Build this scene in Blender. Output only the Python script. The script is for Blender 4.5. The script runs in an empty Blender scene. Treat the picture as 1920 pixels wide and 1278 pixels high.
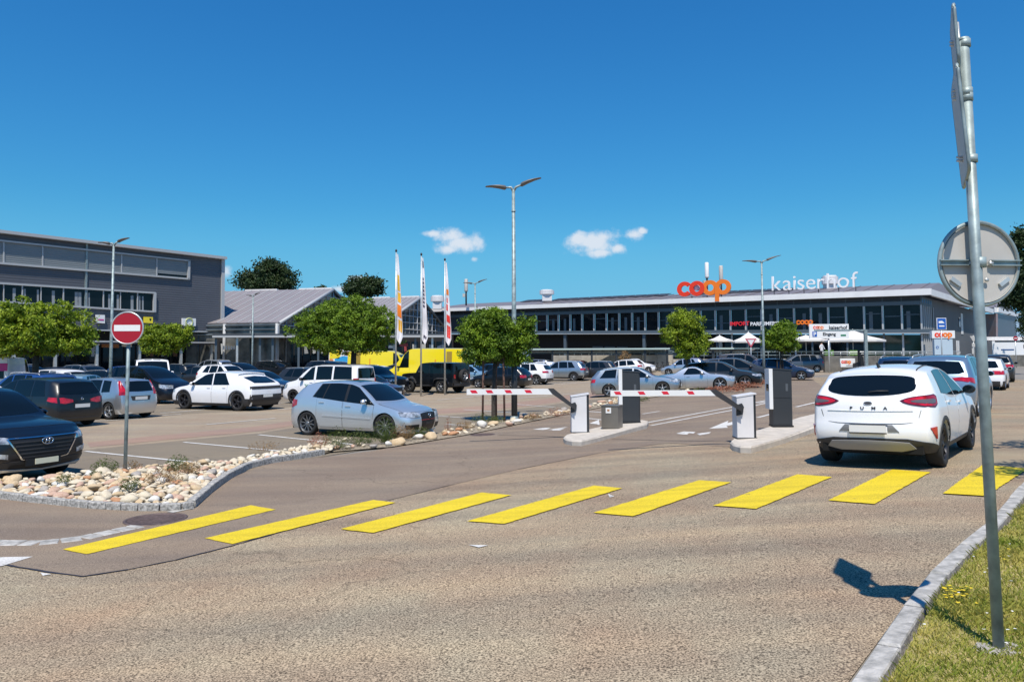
import bpy, bmesh, math, random
from mathutils import Vector, Matrix
R = math.radians
sc = bpy.context.scene
COL = sc.collection

# ------------------------------------------------------------------ camera geometry
F, PX, PY, PITCH, ROLL, CH = 1420.0, 960.0, 588.0, R(3.2), R(0.25), 1.68
cam_d = bpy.data.cameras.new('camera'); cam = bpy.data.objects.new('camera', cam_d); COL.objects.link(cam)
cam_d.sensor_width = 36.0; cam_d.lens = 36.0 * F / 1920.0
cam_d.shift_y = -(639.0 - PY) / 1920.0
cam_d.clip_start = 0.05; cam_d.clip_end = 6000
cam.matrix_world = Matrix.Translation((0, 0, CH)) @ Matrix.Rotation(math.pi/2 + PITCH, 4, 'X') @ Matrix.Rotation(-ROLL, 4, 'Z')
sc.camera = cam

def ray(px, py):
    u = (px - PX) / F; v = -(py - PY) / F
    c, s = math.cos(ROLL), math.sin(ROLL)
    u, v = u*c + v*s, -u*s + v*c
    cp, sp = math.cos(PITCH), math.sin(PITCH)
    return Vector((u, cp - sp*v, sp + cp*v))

# ------------------------------------------------------------------ sky, sun, exposure
SUN_EL, SUN_AZ = R(61), R(-2.5)          # sun stands behind the camera, slightly to its right
w = bpy.data.worlds.new('World'); sc.world = w; w.use_nodes = True
nt = w.node_tree; nt.nodes.clear()
out = nt.nodes.new('ShaderNodeOutputWorld'); bg = nt.nodes.new('ShaderNodeBackground')
sky = nt.nodes.new('ShaderNodeTexSky'); sky.sky_type = 'NISHITA'; sky.sun_disc = False
sky.sun_elevation = SUN_EL; sky.sun_rotation = math.pi - SUN_AZ
sky.altitude = 300; sky.air_density = 1.7; sky.dust_density = 0.0; sky.ozone_density = 2.6
hs = nt.nodes.new('ShaderNodeHueSaturation'); hs.inputs['Saturation'].default_value = 1.28; hs.inputs['Hue'].default_value = 0.494
hs.inputs['Value'].default_value = 0.92
nt.links.new(sky.outputs[0], hs.inputs['Color'])
tint = nt.nodes.new('ShaderNodeMixRGB'); tint.blend_type = 'MULTIPLY'; tint.inputs[0].default_value = 1.0; tint.inputs[2].default_value = (0.20, 0.61, 0.985, 1)
nt.links.new(hs.outputs[0], tint.inputs[1])
SKY_STRENGTH = 0.115
bg.inputs['Strength'].default_value = SKY_STRENGTH
tc = nt.nodes.new('ShaderNodeTexCoord')
nz = nt.nodes.new('ShaderNodeTexNoise'); nz.inputs['Scale'].default_value = 44; nz.inputs['Detail'].default_value = 8
nz.inputs['Roughness'].default_value = 0.62
nt.links.new(tc.outputs['Generated'], nz.inputs['Vector'])
sx = nt.nodes.new('ShaderNodeSeparateXYZ'); nt.links.new(tc.outputs['Generated'], sx.inputs[0])
hr = nt.nodes.new('ShaderNodeMapRange'); hr.interpolation_type = 'SMOOTHSTEP'; hr.inputs['From Min'].default_value = 0.20; hr.inputs['From Max'].default_value = -0.02
hr.inputs['To Min'].default_value = 0.0; hr.inputs['To Max'].default_value = 0.93
nt.links.new(sx.outputs['Z'], hr.inputs['Value'])
hm = nt.nodes.new('ShaderNodeMixRGB'); nt.links.new(hr.outputs[0], hm.inputs[0]); nt.links.new(tint.outputs[0], hm.inputs[1])
hm.inputs[2].default_value = (0.155/SKY_STRENGTH, 0.44/SKY_STRENGTH, 0.80/SKY_STRENGTH, 1)
acc = None
def mth(op, a, b=None, c=None):
    n = nt.nodes.new('ShaderNodeMath'); n.operation = op
    for i, v in enumerate((a, b, c)):
        if v is None: continue
        if isinstance(v, (int, float)): n.inputs[i].default_value = v
        else: nt.links.new(v, n.inputs[i])
    return n.outputs[0]
for (cx, cy, rx, ry) in [(865,458,40,22),(848,441,36,15),(812,438,24,7),(888,486,10,7),(842,468,22,10),
                         (1113,457,50,21),(1136,445,24,18),(1085,448,24,16),(1122,474,24,10),(1158,465,14,10),
                         (1190,441,19,13),(1204,434,10,7),(424,509,11,12),(672,523,16,7),(635,541,15,7)]:
    d = ray(cx, cy).normalized()
    rt = Vector((d.y, -d.x, 0)).normalized(); up = rt.cross(d)
    sub = nt.nodes.new('ShaderNodeVectorMath'); sub.operation = 'SUBTRACT'; sub.inputs[1].default_value = d
    nt.links.new(tc.outputs['Generated'], sub.inputs[0])
    def dot(vec, sc_):
        n = nt.nodes.new('ShaderNodeVectorMath'); n.operation = 'DOT_PRODUCT'
        n.inputs[1].default_value = vec * (F / sc_); nt.links.new(sub.outputs[0], n.inputs[0]); return n.outputs['Value']
    a = dot(rt, rx*1.12); b = dot(up, ry*1.12); f_ = dot(d*0.3, min(rx, ry))
    dist = mth('SQRT', mth('ADD', mth('ADD', mth('MULTIPLY', a, a), mth('MULTIPLY', b, b)), mth('MULTIPLY', f_, f_)))
    m = mth('SUBTRACT', 1.0, dist)
    acc = m if acc is None else mth('MAXIMUM', acc, m)
msk = mth('ADD', acc, mth('MULTIPLY', mth('SUBTRACT', nz.outputs[0], 0.46), 2.4))
mr = nt.nodes.new('ShaderNodeMapRange'); mr.interpolation_type = 'SMOOTHSTEP'
mr.inputs['From Min'].default_value = 0.0; mr.inputs['From Max'].default_value = 1.0
nt.links.new(msk, mr.inputs['Value'])
gate = nt.nodes.new('ShaderNodeMapRange'); gate.inputs['From Min'].default_value = -0.55; gate.inputs['From Max'].default_value = 0.0
nt.links.new(acc, gate.inputs['Value'])
cm = mth('MULTIPLY', mth('MULTIPLY', mr.outputs[0], gate.outputs[0]), 0.93)
mx = nt.nodes.new('ShaderNodeMixRGB'); nt.links.new(cm, mx.inputs[0]); nt.links.new(hm.outputs[0], mx.inputs[1])
mx.inputs[2].default_value = (0.66/SKY_STRENGTH, 0.72/SKY_STRENGTH, 0.80/SKY_STRENGTH, 1)
nt.links.new(mx.outputs[0], bg.inputs['Color']); nt.links.new(bg.outputs[0], out.inputs[0])

sl = bpy.data.lights.new('sun', 'SUN'); sl.energy = 4.8; sl.angle = R(0.53); sl.color = (1.0, 0.93, 0.83)
so = bpy.data.objects.new('sun', sl); COL.objects.link(so)
sdir = Vector((math.sin(SUN_AZ)*math.cos(SUN_EL), -math.cos(SUN_AZ)*math.cos(SUN_EL), math.sin(SUN_EL)))
so.rotation_euler = sdir.to_track_quat('Z', 'Y').to_euler(); so.location = sdir * 60
sc.view_settings.view_transform = 'Standard'; sc.view_settings.look = 'None'
sc.view_settings.exposure = 0.15; sc.view_settings.gamma = 1.0; sc.view_settings.use_curve_mapping = False

# ------------------------------------------------------------------ terrain
def smst(a, b, t):
    t = max(0, min(1, (t-a)/(b-a))); return t*t*(3-2*t)
def softclamp(t, k=0.08):
    if t < -k: return 0.0
    if t < k: return (t+k)**2/(4*k)
    if t > 1+k: return 1.0
    if t > 1-k: return 1-((1+k-t)**2)/(4*k)
    return t
def gz(x, y):
    y2 = min(y, 60)
    t = (5.5 - x + 0.35*(min(y2, 14)-9) + 0.22*max(0, y2-14)) / 10.0
    t = softclamp(t); t2 = t*t*(3-2*t)
    return -0.5*(0.75*t + 0.25*t2) + 0.15*smst(45, 80, y)
def G(px, py, dz=0.0):
    r = ray(px, py); t = 0.5
    f = lambda t: CH + r.z*t - gz(r.x*t, r.y*t) - dz
    while f(t) > 0 and t < 500: t *= 1.02
    a, b = t/1.02, t
    for _ in range(36):
        m = (a+b)/2
        if f(m) > 0: a = m
        else: b = m
    return Vector((r.x*a, r.y*a))
def AT(px, D):              # ground position seen at column px, D metres ahead
    r = ray(px, 668); return Vector((r.x/r.y*D, D))
def ON(px, py, A, B):       # point seen at (px,py) on the vertical plane through A-B
    r = ray(px, py); n = Vector((-(B[1]-A[1]), B[0]-A[0]))
    t = (n.x*A[0]+n.y*A[1])/(n.x*r.x+n.y*r.y)
    return Vector((r.x*t, r.y*t, CH + r.z*t))
def ATZ(px, py, D):         # point seen at (px,py), D metres ahead
    r = ray(px, py); t = D/r.y
    return Vector((r.x*t, D, CH + r.z*t))

# ------------------------------------------------------------------ materials
MATS = {}
def mat(name, col, rough=0.6, metal=0.0, coat=0.0, var=0.0, vscale=3.0, bump=0.0, bscale=40.0, col2=None, spec=0.5, emis=None, detail=4.0, coords='Object'):
    if name in MATS: return MATS[name]
    m = bpy.data.materials.new(name); m.use_nodes = True; n = m.node_tree; b = n.nodes['Principled BSDF']
    b.inputs['Base Color'].default_value = (*col, 1); b.inputs['Roughness'].default_value = rough
    b.inputs['Metallic'].default_value = metal; b.inputs['Coat Weight'].default_value = coat
    b.inputs['Coat Roughness'].default_value = 0.03; b.inputs['Specular IOR Level'].default_value = spec
    if emis: b.inputs['Emission Color'].default_value = (*emis[0], 1); b.inputs['Emission Strength'].default_value = emis[1]
    if var or col2 or bump:
        t = n.nodes.new('ShaderNodeTexCoord')
        src = t.outputs['Object']
        if coords == 'World':
            g = n.nodes.new('ShaderNodeNewGeometry'); src = g.outputs['Position']
        if var or col2:
            z = n.nodes.new('ShaderNodeTexNoise'); z.inputs['Scale'].default_value = vscale; z.inputs['Detail'].default_value = detail
            n.links.new(src, z.inputs['Vector'])
            r = n.nodes.new('ShaderNodeMapRange'); r.inputs['From Min'].default_value = 0.32; r.inputs['From Max'].default_value = 0.68
            n.links.new(z.outputs[0], r.inputs['Value'])
            x = n.nodes.new('ShaderNodeMixRGB'); n.links.new(r.outputs[0], x.inputs[0])
            c2 = col2 or tuple(c*(1+var) for c in col); c1 = col if col2 else tuple(c*(1-var) for c in col)
            x.inputs[1].default_value = (*c1, 1); x.inputs[2].default_value = (*c2, 1)
            n.links.new(x.outputs[0], b.inputs['Base Color'])
        if bump:
            z2 = n.nodes.new('ShaderNodeTexNoise'); z2.inputs['Scale'].default_value = bscale; z2.inputs['Detail'].default_value = 3
            n.links.new(src, z2.inputs['Vector'])
            bp = n.nodes.new('ShaderNodeBump'); bp.inputs['Strength'].default_value = bump; bp.inputs['Distance'].default_value = 0.02
            n.links.new(z2.outputs[0], bp.inputs['Height']); n.links.new(bp.outputs[0], b.inputs['Normal'])
    MATS[name] = m; return m

def asphalt(name, dark, light, tint, grain=95.0, contrast=1.0, patch=0.12, lo=0.38, hi=0.62):
    """speckled aggregate: stones of two tones, large soft patches, hairline cracks"""
    m = bpy.data.materials.new(name); m.use_nodes = True; n = m.node_tree; L = n.links; b = n.nodes['Principled BSDF']
    b.inputs['Roughness'].default_value = 0.88; b.inputs['Specular IOR Level'].default_value = 0.25
    g = n.nodes.new('ShaderNodeNewGeometry')
    v = n.nodes.new('ShaderNodeTexNoise'); v.inputs['Scale'].default_value = grain; v.inputs['Detail'].default_value = 2.5; v.inputs['Roughness'].default_value = 0.7
    L.new(g.outputs['Position'], v.inputs['Vector'])
    r = n.nodes.new('ShaderNodeMapRange'); r.inputs['From Min'].default_value = lo; r.inputs['From Max'].default_value = hi
    L.new(v.outputs[0], r.inputs['Value'])
    x = n.nodes.new('ShaderNodeMixRGB'); L.new(r.outputs[0], x.inputs[0]); x.inputs[1].default_value = (*dark, 1); x.inputs[2].default_value = (*light, 1)
    # second scale, wide blotches, tyre polish
    p = n.nodes.new('ShaderNodeTexNoise'); p.inputs['Scale'].default_value = 0.55; p.inputs['Detail'].default_value = 5; p.inputs['Roughness'].default_value = 0.6
    L.new(g.outputs['Position'], p.inputs['Vector'])
    pr = n.nodes.new('ShaderNodeMapRange'); pr.inputs['From Min'].default_value = 0.35; pr.inputs['From Max'].default_value = 0.68
    L.new(p.outputs[0], pr.inputs['Value'])
    x2 = n.nodes.new('ShaderNodeMixRGB'); x2.blend_type = 'MULTIPLY'; x2.inputs[2].default_value = (*tint, 1)
    L.new(pr.outputs[0], x2.inputs[0]); L.new(x.outputs[0], x2.inputs[1])
    mp = n.nodes.new('ShaderNodeMapping'); mp.inputs['Rotation'].default_value = (0, 0, -R(50)); mp.inputs['Scale'].default_value = (0.16, 1.5, 1)
    L.new(g.outputs['Position'], mp.inputs['Vector'])
    q = n.nodes.new('ShaderNodeTexNoise'); q.inputs['Scale'].default_value = 1.0; q.inputs['Detail'].default_value = 4
    L.new(mp.outputs[0], q.inputs['Vector'])
    qr = n.nodes.new('ShaderNodeMapRange'); qr.inputs['From Min'].default_value = 0.35; qr.inputs['From Max'].default_value = 0.7
    qr.inputs['To Min'].default_value = 1-patch; qr.inputs['To Max'].default_value = 1+patch
    L.new(q.outputs[0], qr.inputs['Value'])
    x3 = n.nodes.new('ShaderNodeVectorMath'); x3.operation = 'SCALE'; L.new(x2.outputs[0], x3.inputs[0]); L.new(qr.outputs[0], x3.inputs['Scale'])
    yl = n.nodes.new('ShaderNodeMixRGB'); yl.blend_type = 'MULTIPLY'; yl.inputs[2].default_value = (1.10, 1.02, 0.80, 1); L.new(q.outputs[0], yl.inputs[0]); L.new(x3.outputs[0], yl.inputs[1]); x3 = yl
    # cracks
    vo = n.nodes.new('ShaderNodeTexVoronoi'); vo.feature = 'DISTANCE_TO_EDGE'; vo.inputs['Scale'].default_value = 0.22
    dn = n.nodes.new('ShaderNodeTexNoise'); dn.inputs['Scale'].default_value = 1.3; dn.inputs['Detail'].default_value = 5
    L.new(g.outputs['Position'], dn.inputs['Vector'])
    ad = n.nodes.new('ShaderNodeVectorMath'); ad.operation = 'MULTIPLY_ADD'; ad.inputs[1].default_value = (1.2, 1.2, 0)
    L.new(dn.outputs['Color'], ad.inputs[0]); L.new(g.outputs['Position'], ad.inputs[2]); L.new(ad.outputs[0], vo.inputs['Vector'])
    cr = n.nodes.new('ShaderNodeMapRange'); cr.inputs['From Min'].default_value = 0.0; cr.inputs['From Max'].default_value = 0.0035
    cr.inputs['To Min'].default_value = 0.72; cr.inputs['To Max'].default_value = 1.0
    L.new(vo.outputs['Distance'], cr.inputs['Value'])
    x4 = n.nodes.new('ShaderNodeVectorMath'); x4.operation = 'SCALE'; L.new(x3.outputs[0], x4.inputs[0]); L.new(cr.outputs[0], x4.inputs['Scale'])
    L.new(x4.outputs[0], b.inputs['Base Color'])
    bp = n.nodes.new('ShaderNodeBump'); bp.inputs['Strength'].default_value = 0.5; bp.inputs['Distance'].default_value = 0.006
    L.new(v.outputs[0], bp.inputs['Height']); L.new(bp.outputs[0], b.inputs['Normal'])
    return m

M_ROAD = asphalt('coarse_asphalt', (0.072, 0.060, 0.046), (0.49, 0.43, 0.335), (0.98, 0.84, 0.80), grain=74, patch=0.19, lo=0.38, hi=0.62)
M_LANE = asphalt('fine_asphalt', (0.135, 0.110, 0.088), (0.325, 0.268, 0.225), (0.88, 0.84, 0.84), grain=85, patch=0.13)
M_BAY = asphalt('bay_asphalt', (0.16, 0.14, 0.115), (0.26, 0.225, 0.185), (0.9, 0.9, 0.92), grain=90, patch=0.07)
M_AISLE = asphalt('aisle_asphalt', (0.20, 0.175, 0.145), (0.40, 0.345, 0.28), (0.95, 0.87, 0.83), grain=70, patch=0.08)
M_PINK = asphalt('pink_asphalt', (0.24, 0.165, 0.14), (0.36, 0.27, 0.235), (0.95, 0.92, 0.9), grain=70, patch=0.08)

def paintmark(name, col, under, wear):
    m = bpy.data.materials.new(name); m.use_nodes = True; n = m.node_tree; L = n.links; b = n.nodes['Principled BSDF']
    b.inputs['Roughness'].default_value = 0.75
    g = n.nodes.new('ShaderNodeNewGeometry')
    a = n.nodes.new('ShaderNodeTexNoise'); a.inputs['Scale'].default_value = 5; a.inputs['Detail'].default_value = 9; a.inputs['Roughness'].default_value = 0.78
    L.new(g.outputs['Position'], a.inputs['Vector'])
    r = n.nodes.new('ShaderNodeMapRange'); r.inputs['From Min'].default_value = wear; r.inputs['From Max'].default_value = wear+0.05
    L.new(a.outputs[0], r.inputs['Value'])
    c = n.nodes.new('ShaderNodeTexNoise'); c.inputs['Scale'].default_value = 1.8; c.inputs['Detail'].default_value = 3; L.new(g.outputs['Position'], c.inputs['Vector'])
    cx = n.nodes.new('ShaderNodeMixRGB'); L.new(c.outputs[0], cx.inputs[0]); cx.inputs[1].default_value = (*[v*0.9 for v in col], 1); cx.inputs[2].default_value = (*col, 1)
    x = n.nodes.new('ShaderNodeMixRGB'); L.new(r.outputs[0], x.inputs[0]); L.new(cx.outputs[0], x.inputs[1]); x.inputs[2].default_value = (*under, 1)
    gr = n.nodes.new('ShaderNodeTexNoise'); gr.inputs['Scale'].default_value = 70; gr.inputs['Detail'].default_value = 3; L.new(g.outputs['Position'], gr.inputs['Vector'])
    grr = n.nodes.new('ShaderNodeMapRange'); grr.inputs['From Min'].default_value = 0.35; grr.inputs['From Max'].default_value = 0.6; grr.inputs['To Min'].default_value = 0.72; grr.inputs['To Max'].default_value = 1.06; L.new(gr.outputs[0], grr.inputs['Value'])
    mp = n.nodes.new('ShaderNodeMapping'); mp.inputs['Rotation'].default_value = (0, 0, -R(50)); mp.inputs['Scale'].default_value = (0.3, 3.0, 1); L.new(g.outputs['Position'], mp.inputs['Vector'])
    st = n.nodes.new('ShaderNodeTexNoise'); st.inputs['Scale'].default_value = 1.6; st.inputs['Detail'].default_value = 6; L.new(mp.outputs[0], st.inputs['Vector'])
    sr = n.nodes.new('ShaderNodeMapRange'); sr.inputs['From Min'].default_value = 0.3; sr.inputs['From Max'].default_value = 0.62; sr.inputs['To Min'].default_value = 0.80; sr.inputs['To Max'].default_value = 1.0; L.new(st.outputs[0], sr.inputs['Value'])
    ml = n.nodes.new('ShaderNodeMath'); ml.operation = 'MULTIPLY'; L.new(grr.outputs[0], ml.inputs[0]); L.new(sr.outputs[0], ml.inputs[1])
    xs = n.nodes.new('ShaderNodeVectorMath'); xs.operation = 'SCALE'; L.new(x.outputs[0], xs.inputs[0]); L.new(ml.outputs[0], xs.inputs['Scale'])
    L.new(xs.outputs[0], b.inputs['Base Color'])
    a2 = n.nodes.new('ShaderNodeTexNoise'); a2.inputs['Scale'].default_value = 90; L.new(g.outputs['Position'], a2.inputs['Vector'])
    bp = n.nodes.new('ShaderNodeBump'); bp.inputs['Strength'].default_value = 0.4; bp.inputs['Distance'].default_value = 0.005
    L.new(a2.outputs[0], bp.inputs['Height']); L.new(bp.outputs[0], b.inputs['Normal'])
    return m
M_YEL = paintmark('yellow_road_paint', (0.80, 0.60, 0.012), (0.34, 0.25, 0.06), 0.615)
M_WHT = paintmark('white_road_paint', (0.74, 0.72, 0.67), (0.3, 0.27, 0.24), 0.57)

M_GALV = mat('galvanised_steel', (0.25, 0.31, 0.31), 0.5, 0.25, var=0.32, vscale=9, bump=0.05, bscale=60)
M_STEEL = mat('light_steel', (0.55, 0.57, 0.56), 0.4, 0.5, var=0.15, vscale=9)
M_ALUBACK = mat('aluminium_sign_back', (0.50, 0.475, 0.43), 0.6, 0.1, var=0.06, vscale=4)
M_RED = mat('sign_red', (0.36, 0.008, 0.02), 0.35)
M_WHITE = mat('white_enamel', (0.78, 0.78, 0.76), 0.4, var=0.03, vscale=2)
M_OFFW = mat('off_white_metal', (0.66, 0.65, 0.65), 0.45, var=0.05)
M_BLACK = mat('black_plastic', (0.012, 0.012, 0.013), 0.5)
M_GAP = mat('panel_gap_black', (0.004, 0.004, 0.004), 0.9)
M_TYRE = mat('tyre_rubber', (0.018, 0.018, 0.018), 0.8, var=0.25, vscale=9)
M_TRIM = mat('grey_plastic_trim', (0.035, 0.035, 0.037), 0.55)
M_GLASS = mat('car_glass', (0.004, 0.007, 0.009), 0.03, 0.0, spec=0.42)
M_WGLASS = mat('window_glass', (0.006, 0.009, 0.012), 0.05, 0.0, spec=0.28, var=0.4, vscale=0.6)
M_CHROME = mat('chrome', (0.75, 0.75, 0.76), 0.12, 1.0)
M_ALLOY = mat('alloy_silver', (0.55, 0.56, 0.57), 0.3, 0.85)
M_DALLOY = mat('alloy_dark', (0.05, 0.05, 0.055), 0.35, 0.7)
M_TAIL = mat('taillight_red', (0.42, 0.006, 0.012), 0.12, coat=1.0, var=0.45, vscale=9)
M_TAILD = mat('taillight_dark_red', (0.09, 0.004, 0.008), 0.1, coat=1.0)
M_HEAD = mat('headlight_clear', (0.42, 0.44, 0.46), 0.12, 0.3, coat=1.0, var=0.6, vscale=12)
M_CONC = mat('concrete', (0.36, 0.335, 0.30), 0.85, var=0.18, vscale=2.5, bump=0.25, bscale=25)
M_ISL = mat('kerb_concrete_pale', (0.52, 0.47, 0.40), 0.85, var=0.12, vscale=5, bump=0.25, bscale=50)
M_GRANITE = mat('granite', (0.17, 0.165, 0.15), 0.8, var=0.0, vscale=28, bump=0.6, bscale=30, col2=(0.52, 0.50, 0.46))
M_GRANL = mat('granite_pale', (0.24, 0.235, 0.215), 0.85, var=0.0, vscale=11, bump=0.5, bscale=40, detail=9.0, col2=(0.52, 0.50, 0.46))
M_MANH = mat('cast_iron', (0.14, 0.10, 0.09), 0.7, 0.3, var=0.3, vscale=20)
M_ANTH = mat('anthracite_metal', (0.040, 0.045, 0.050), 0.45, 0.2)
M_DGREY = mat('dark_grey_cladding', (0.055, 0.058, 0.072), 0.6)
def paint(name, col, metal=0.0, rough=0.35):
    return mat('car_paint_'+name, col, rough, metal, coat=0.45 if max(col) < .06 else 0.9)
P_WHITE = paint('white', (0.84, 0.84, 0.84)); P_SILVER = paint('silver', (0.58, 0.60, 0.62), 0.8, 0.32)
P_BLACK = paint('black', (0.006, 0.007, 0.009)); P_NAVY = paint('navy', (0.005, 0.008, 0.016), 0.2)
P_DBLUE = paint('dark_blue', (0.012, 0.028, 0.07), 0.4); P_GREY = paint('grey', (0.10, 0.11, 0.12), 0.6)
P_DGREY = paint('dark_grey', (0.04, 0.043, 0.048), 0.5); P_SBLUE = paint('silver_blue', (0.64, 0.69, 0.72), 0.72, 0.34)
P_MSIL = paint('mid_silver', (0.42, 0.46, 0.48), 0.8, 0.32); P_YEL = paint('yellow', (0.86, 0.68, 0.005))
P_BLUE = paint('blue', (0.02, 0.07, 0.25), 0.3); P_LBLUE = paint('light_blue', (0.30, 0.48, 0.62), 0.5)
P_MAROON = paint('maroon', (0.08, 0.012, 0.02), 0.4)

# ------------------------------------------------------------------ mesh helpers
def tag(o, label=None, cat=None, group=None, kind=None):
    if label: o['label'] = label
    if cat: o['category'] = cat
    if group: o['group'] = group
    if kind: o['kind'] = kind
    return o
def empty(name, loc=(0, 0, 0), rz=0.0, **k):
    o = bpy.data.objects.new(name, None); COL.objects.link(o); o.location = loc; o.rotation_euler = (0, 0, rz)
    o.empty_display_size = 0.2
    return tag(o, **k)
def link(name, me, parent=None, m=None, **k):
    o = bpy.data.objects.new(name, me); COL.objects.link(o)
    if m is not None and not me.materials: me.materials.append(m)
    if parent is not None: o.parent = parent
    return tag(o, **k)
class MB:
    def __init__(s): s.v = []; s.f = []; s.sm = []
    def add(s, vs, fs, smooth=False):
        b = len(s.v); s.v += [tuple(v) for v in vs]
        for f in fs: s.f.append([i+b for i in f]); s.sm.append(smooth)
        return s
    def box(s, x0, y0, z0, x1, y1, z1):
        v = [(x0,y0,z0),(x1,y0,z0),(x1,y1,z0),(x0,y1,z0),(x0,y0,z1),(x1,y0,z1),(x1,y1,z1),(x0,y1,z1)]
        return s.add(v, [(0,3,2,1),(4,5,6,7),(0,1,5,4),(1,2,6,5),(2,3,7,6),(3,0,4,7)])
    def prism(s, pts, z0, z1, smooth=False):
        n = len(pts); zf0 = z0 if callable(z0) else (lambda x, y: z0); zf1 = z1 if callable(z1) else (lambda x, y: z1)
        v = [(p[0],p[1],zf0(p[0],p[1])) for p in pts]+[(p[0],p[1],zf1(p[0],p[1])) for p in pts]
        return s.add(v, [list(range(n))[::-1], list(range(n,2*n))]+[(i,(i+1)%n,n+(i+1)%n,n+i) for i in range(n)])
    def extr(s, front, off):
        """polygon (3-D points) given thickness along the vector off"""
        n = len(front); off = Vector(off)
        v = [Vector(p) for p in front]+[Vector(p)+off for p in front]
        return s.add(v, [list(range(n)), list(range(n,2*n))[::-1]]+[(i,n+i,n+(i+1)%n,(i+1)%n) for i in range(n)])
    def tube(s, pts, r, n=10, cap=True, closed=False):
        pts = [Vector(p) for p in pts]; rs = r if isinstance(r, (list, tuple)) else [r]*len(pts); m = len(pts); vs = []
        for i, p in enumerate(pts):
            if closed: d = pts[(i+1) % m]-pts[i-1]
            else: d = pts[min(i+1, m-1)]-pts[max(i-1, 0)]
            d.normalize(); u = d.cross(Vector((0, 0, 1)) if abs(d.z) < 0.95 else Vector((1, 0, 0))).normalized(); w_ = d.cross(u)
            for k in range(n):
                a = 2*math.pi*k/n; vs.append(p+(u*math.cos(a)+w_*math.sin(a))*rs[i])
        fs = []
        for i in range(m if closed else m-1):
            j = (i+1) % m
            for k in range(n): fs.append((i*n+k, i*n+(k+1) % n, j*n+(k+1) % n, j*n+k))
        s.add(vs, fs, True)
        if cap and not closed:
            b = len(s.v)-len(vs); s.f.append([b+k for k in range(n)][::-1]); s.f.append([b+(m-1)*n+k for k in range(n)]); s.sm += [False, False]
        return s
    def lathe(s, prof, n=24, axis='Z', cap=False):
        vs = []
        for (r, h) in prof:
            for k in range(n):
                a = 2*math.pi*k/n
                vs.append((r*math.cos(a), r*math.sin(a), h) if axis == 'Z' else (r*math.cos(a), h, r*math.sin(a)))
        m = len(prof)
        fs = [(i*n+k, i*n+(k+1) % n, (i+1)*n+(k+1) % n, (i+1)*n+k) for i in range(m-1) for k in range(n)]
        s.add(vs, fs, True)
        if cap:
            b = len(s.v)-len(vs); s.f.append([b+k for k in range(n)][::-1]); s.f.append([b+(m-1)*n+k for k in range(n)]); s.sm += [False, False]
        return s
    def grid(s, P, smooth=True, skirt=0.0, nrm=None):
        r, c = len(P), len(P[0])
        vs = [p for row in P for p in row]
        s.add(vs, [(i*c+j, i*c+j+1, (i+1)*c+j+1, (i+1)*c+j) for i in range(r-1) for j in range(c-1)], smooth)
        if skirt:
            loop = [(0, j) for j in range(c)]+[(i, c-1) for i in range(1, r)]+[(r-1, j) for j in range(c-2, -1, -1)]+[(i, 0) for i in range(r-2, 0, -1)]
            a = [P[i][j] for i, j in loop]; bb = [P[i][j]-nrm[i][j]*skirt for i, j in loop]; n = len(a)
            s.add(a+bb, [(k, n+k, n+(k+1) % n, (k+1) % n) for k in range(n)])
        return s
    def mesh(s, name, m=None):
        me = bpy.data.meshes.new(name); me.from_pydata(s.v, [], s.f); me.update()
        me.polygons.foreach_set('use_smooth', s.sm)
        if m: me.materials.append(m)
        return me
    def build(s, name, m, parent=None, **k): return link(name, s.mesh(name, m), parent, None, **k)
def copy_tree(o, parent=None):
    c = o.copy(); COL.objects.link(c); c.parent = parent
    for ch in KIDS.get(o.name, None) or [x for x in o.children]: copy_tree(ch, c)
    return c
KIDS = {}
def recalc(me):
    bm = bmesh.new(); bm.from_mesh(me); bmesh.ops.recalc_face_normals(bm, faces=bm.faces); bm.to_mesh(me); bm.free()
_fc = {}
def text_mesh(body, size, ext, name='letters', bold=0.0, sx=1.0):
    cu = bpy.data.curves.new('t', 'FONT'); cu.body = body; cu.size = size; cu.extrude = ext; cu.align_x = 'CENTER'
    cu.offset = bold; cu.resolution_u = 4
    o = bpy.data.objects.new('t', cu); me = bpy.data.meshes.new_from_object(o); me.name = name
    if sx != 1: me.transform(Matrix.Scale(sx, 4, (1, 0, 0)))
    bpy.data.objects.remove(o); bpy.data.curves.remove(cu); return me
def basis(o, X, Z):          # 4x4 with local x, y(up of text), z(out)
    X = X.normalized(); Z = Z.normalized(); Y = Z.cross(X).normalized()
    return Matrix(((X.x, Y.x, Z.x, o.x), (X.y, Y.y, Z.y, o.y), (X.z, Y.z, Z.z, o.z), (0, 0, 0, 1)))

def drape(poly, dz, cell=1.0, name='sheet'):
    """flat polygon laid on the terrain, cut by a world grid so that it follows it"""
    bm = bmesh.new(); vs = [bm.verts.new((p[0], p[1], 0)) for p in poly]; bm.faces.new(vs)
    xs = [p[0] for p in poly]; ys = [p[1] for p in poly]
    for ax, a, b in ((0, min(xs), max(xs)), (1, min(ys), max(ys))):
        k = math.floor(a/cell)+1
        while k*cell < b:
            co = (k*cell, 0, 0) if ax == 0 else (0, k*cell, 0); no = (1, 0, 0) if ax == 0 else (0, 1, 0)
            bmesh.ops.bisect_plane(bm, geom=bm.verts[:]+bm.edges[:]+bm.faces[:], plane_co=co, plane_no=no); k += 1
    bmesh.ops.triangulate(bm, faces=bm.faces[:])
    for v in bm.verts: v.co.z = gz(v.co.x, v.co.y)+dz
    bmesh.ops.recalc_face_normals(bm, faces=bm.faces)
    me = bpy.data.meshes.new(name); bm.to_mesh(me); bm.free()
    if me.polygons and me.polygons[0].normal.z < 0: me.flip_normals()
    return me
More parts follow.
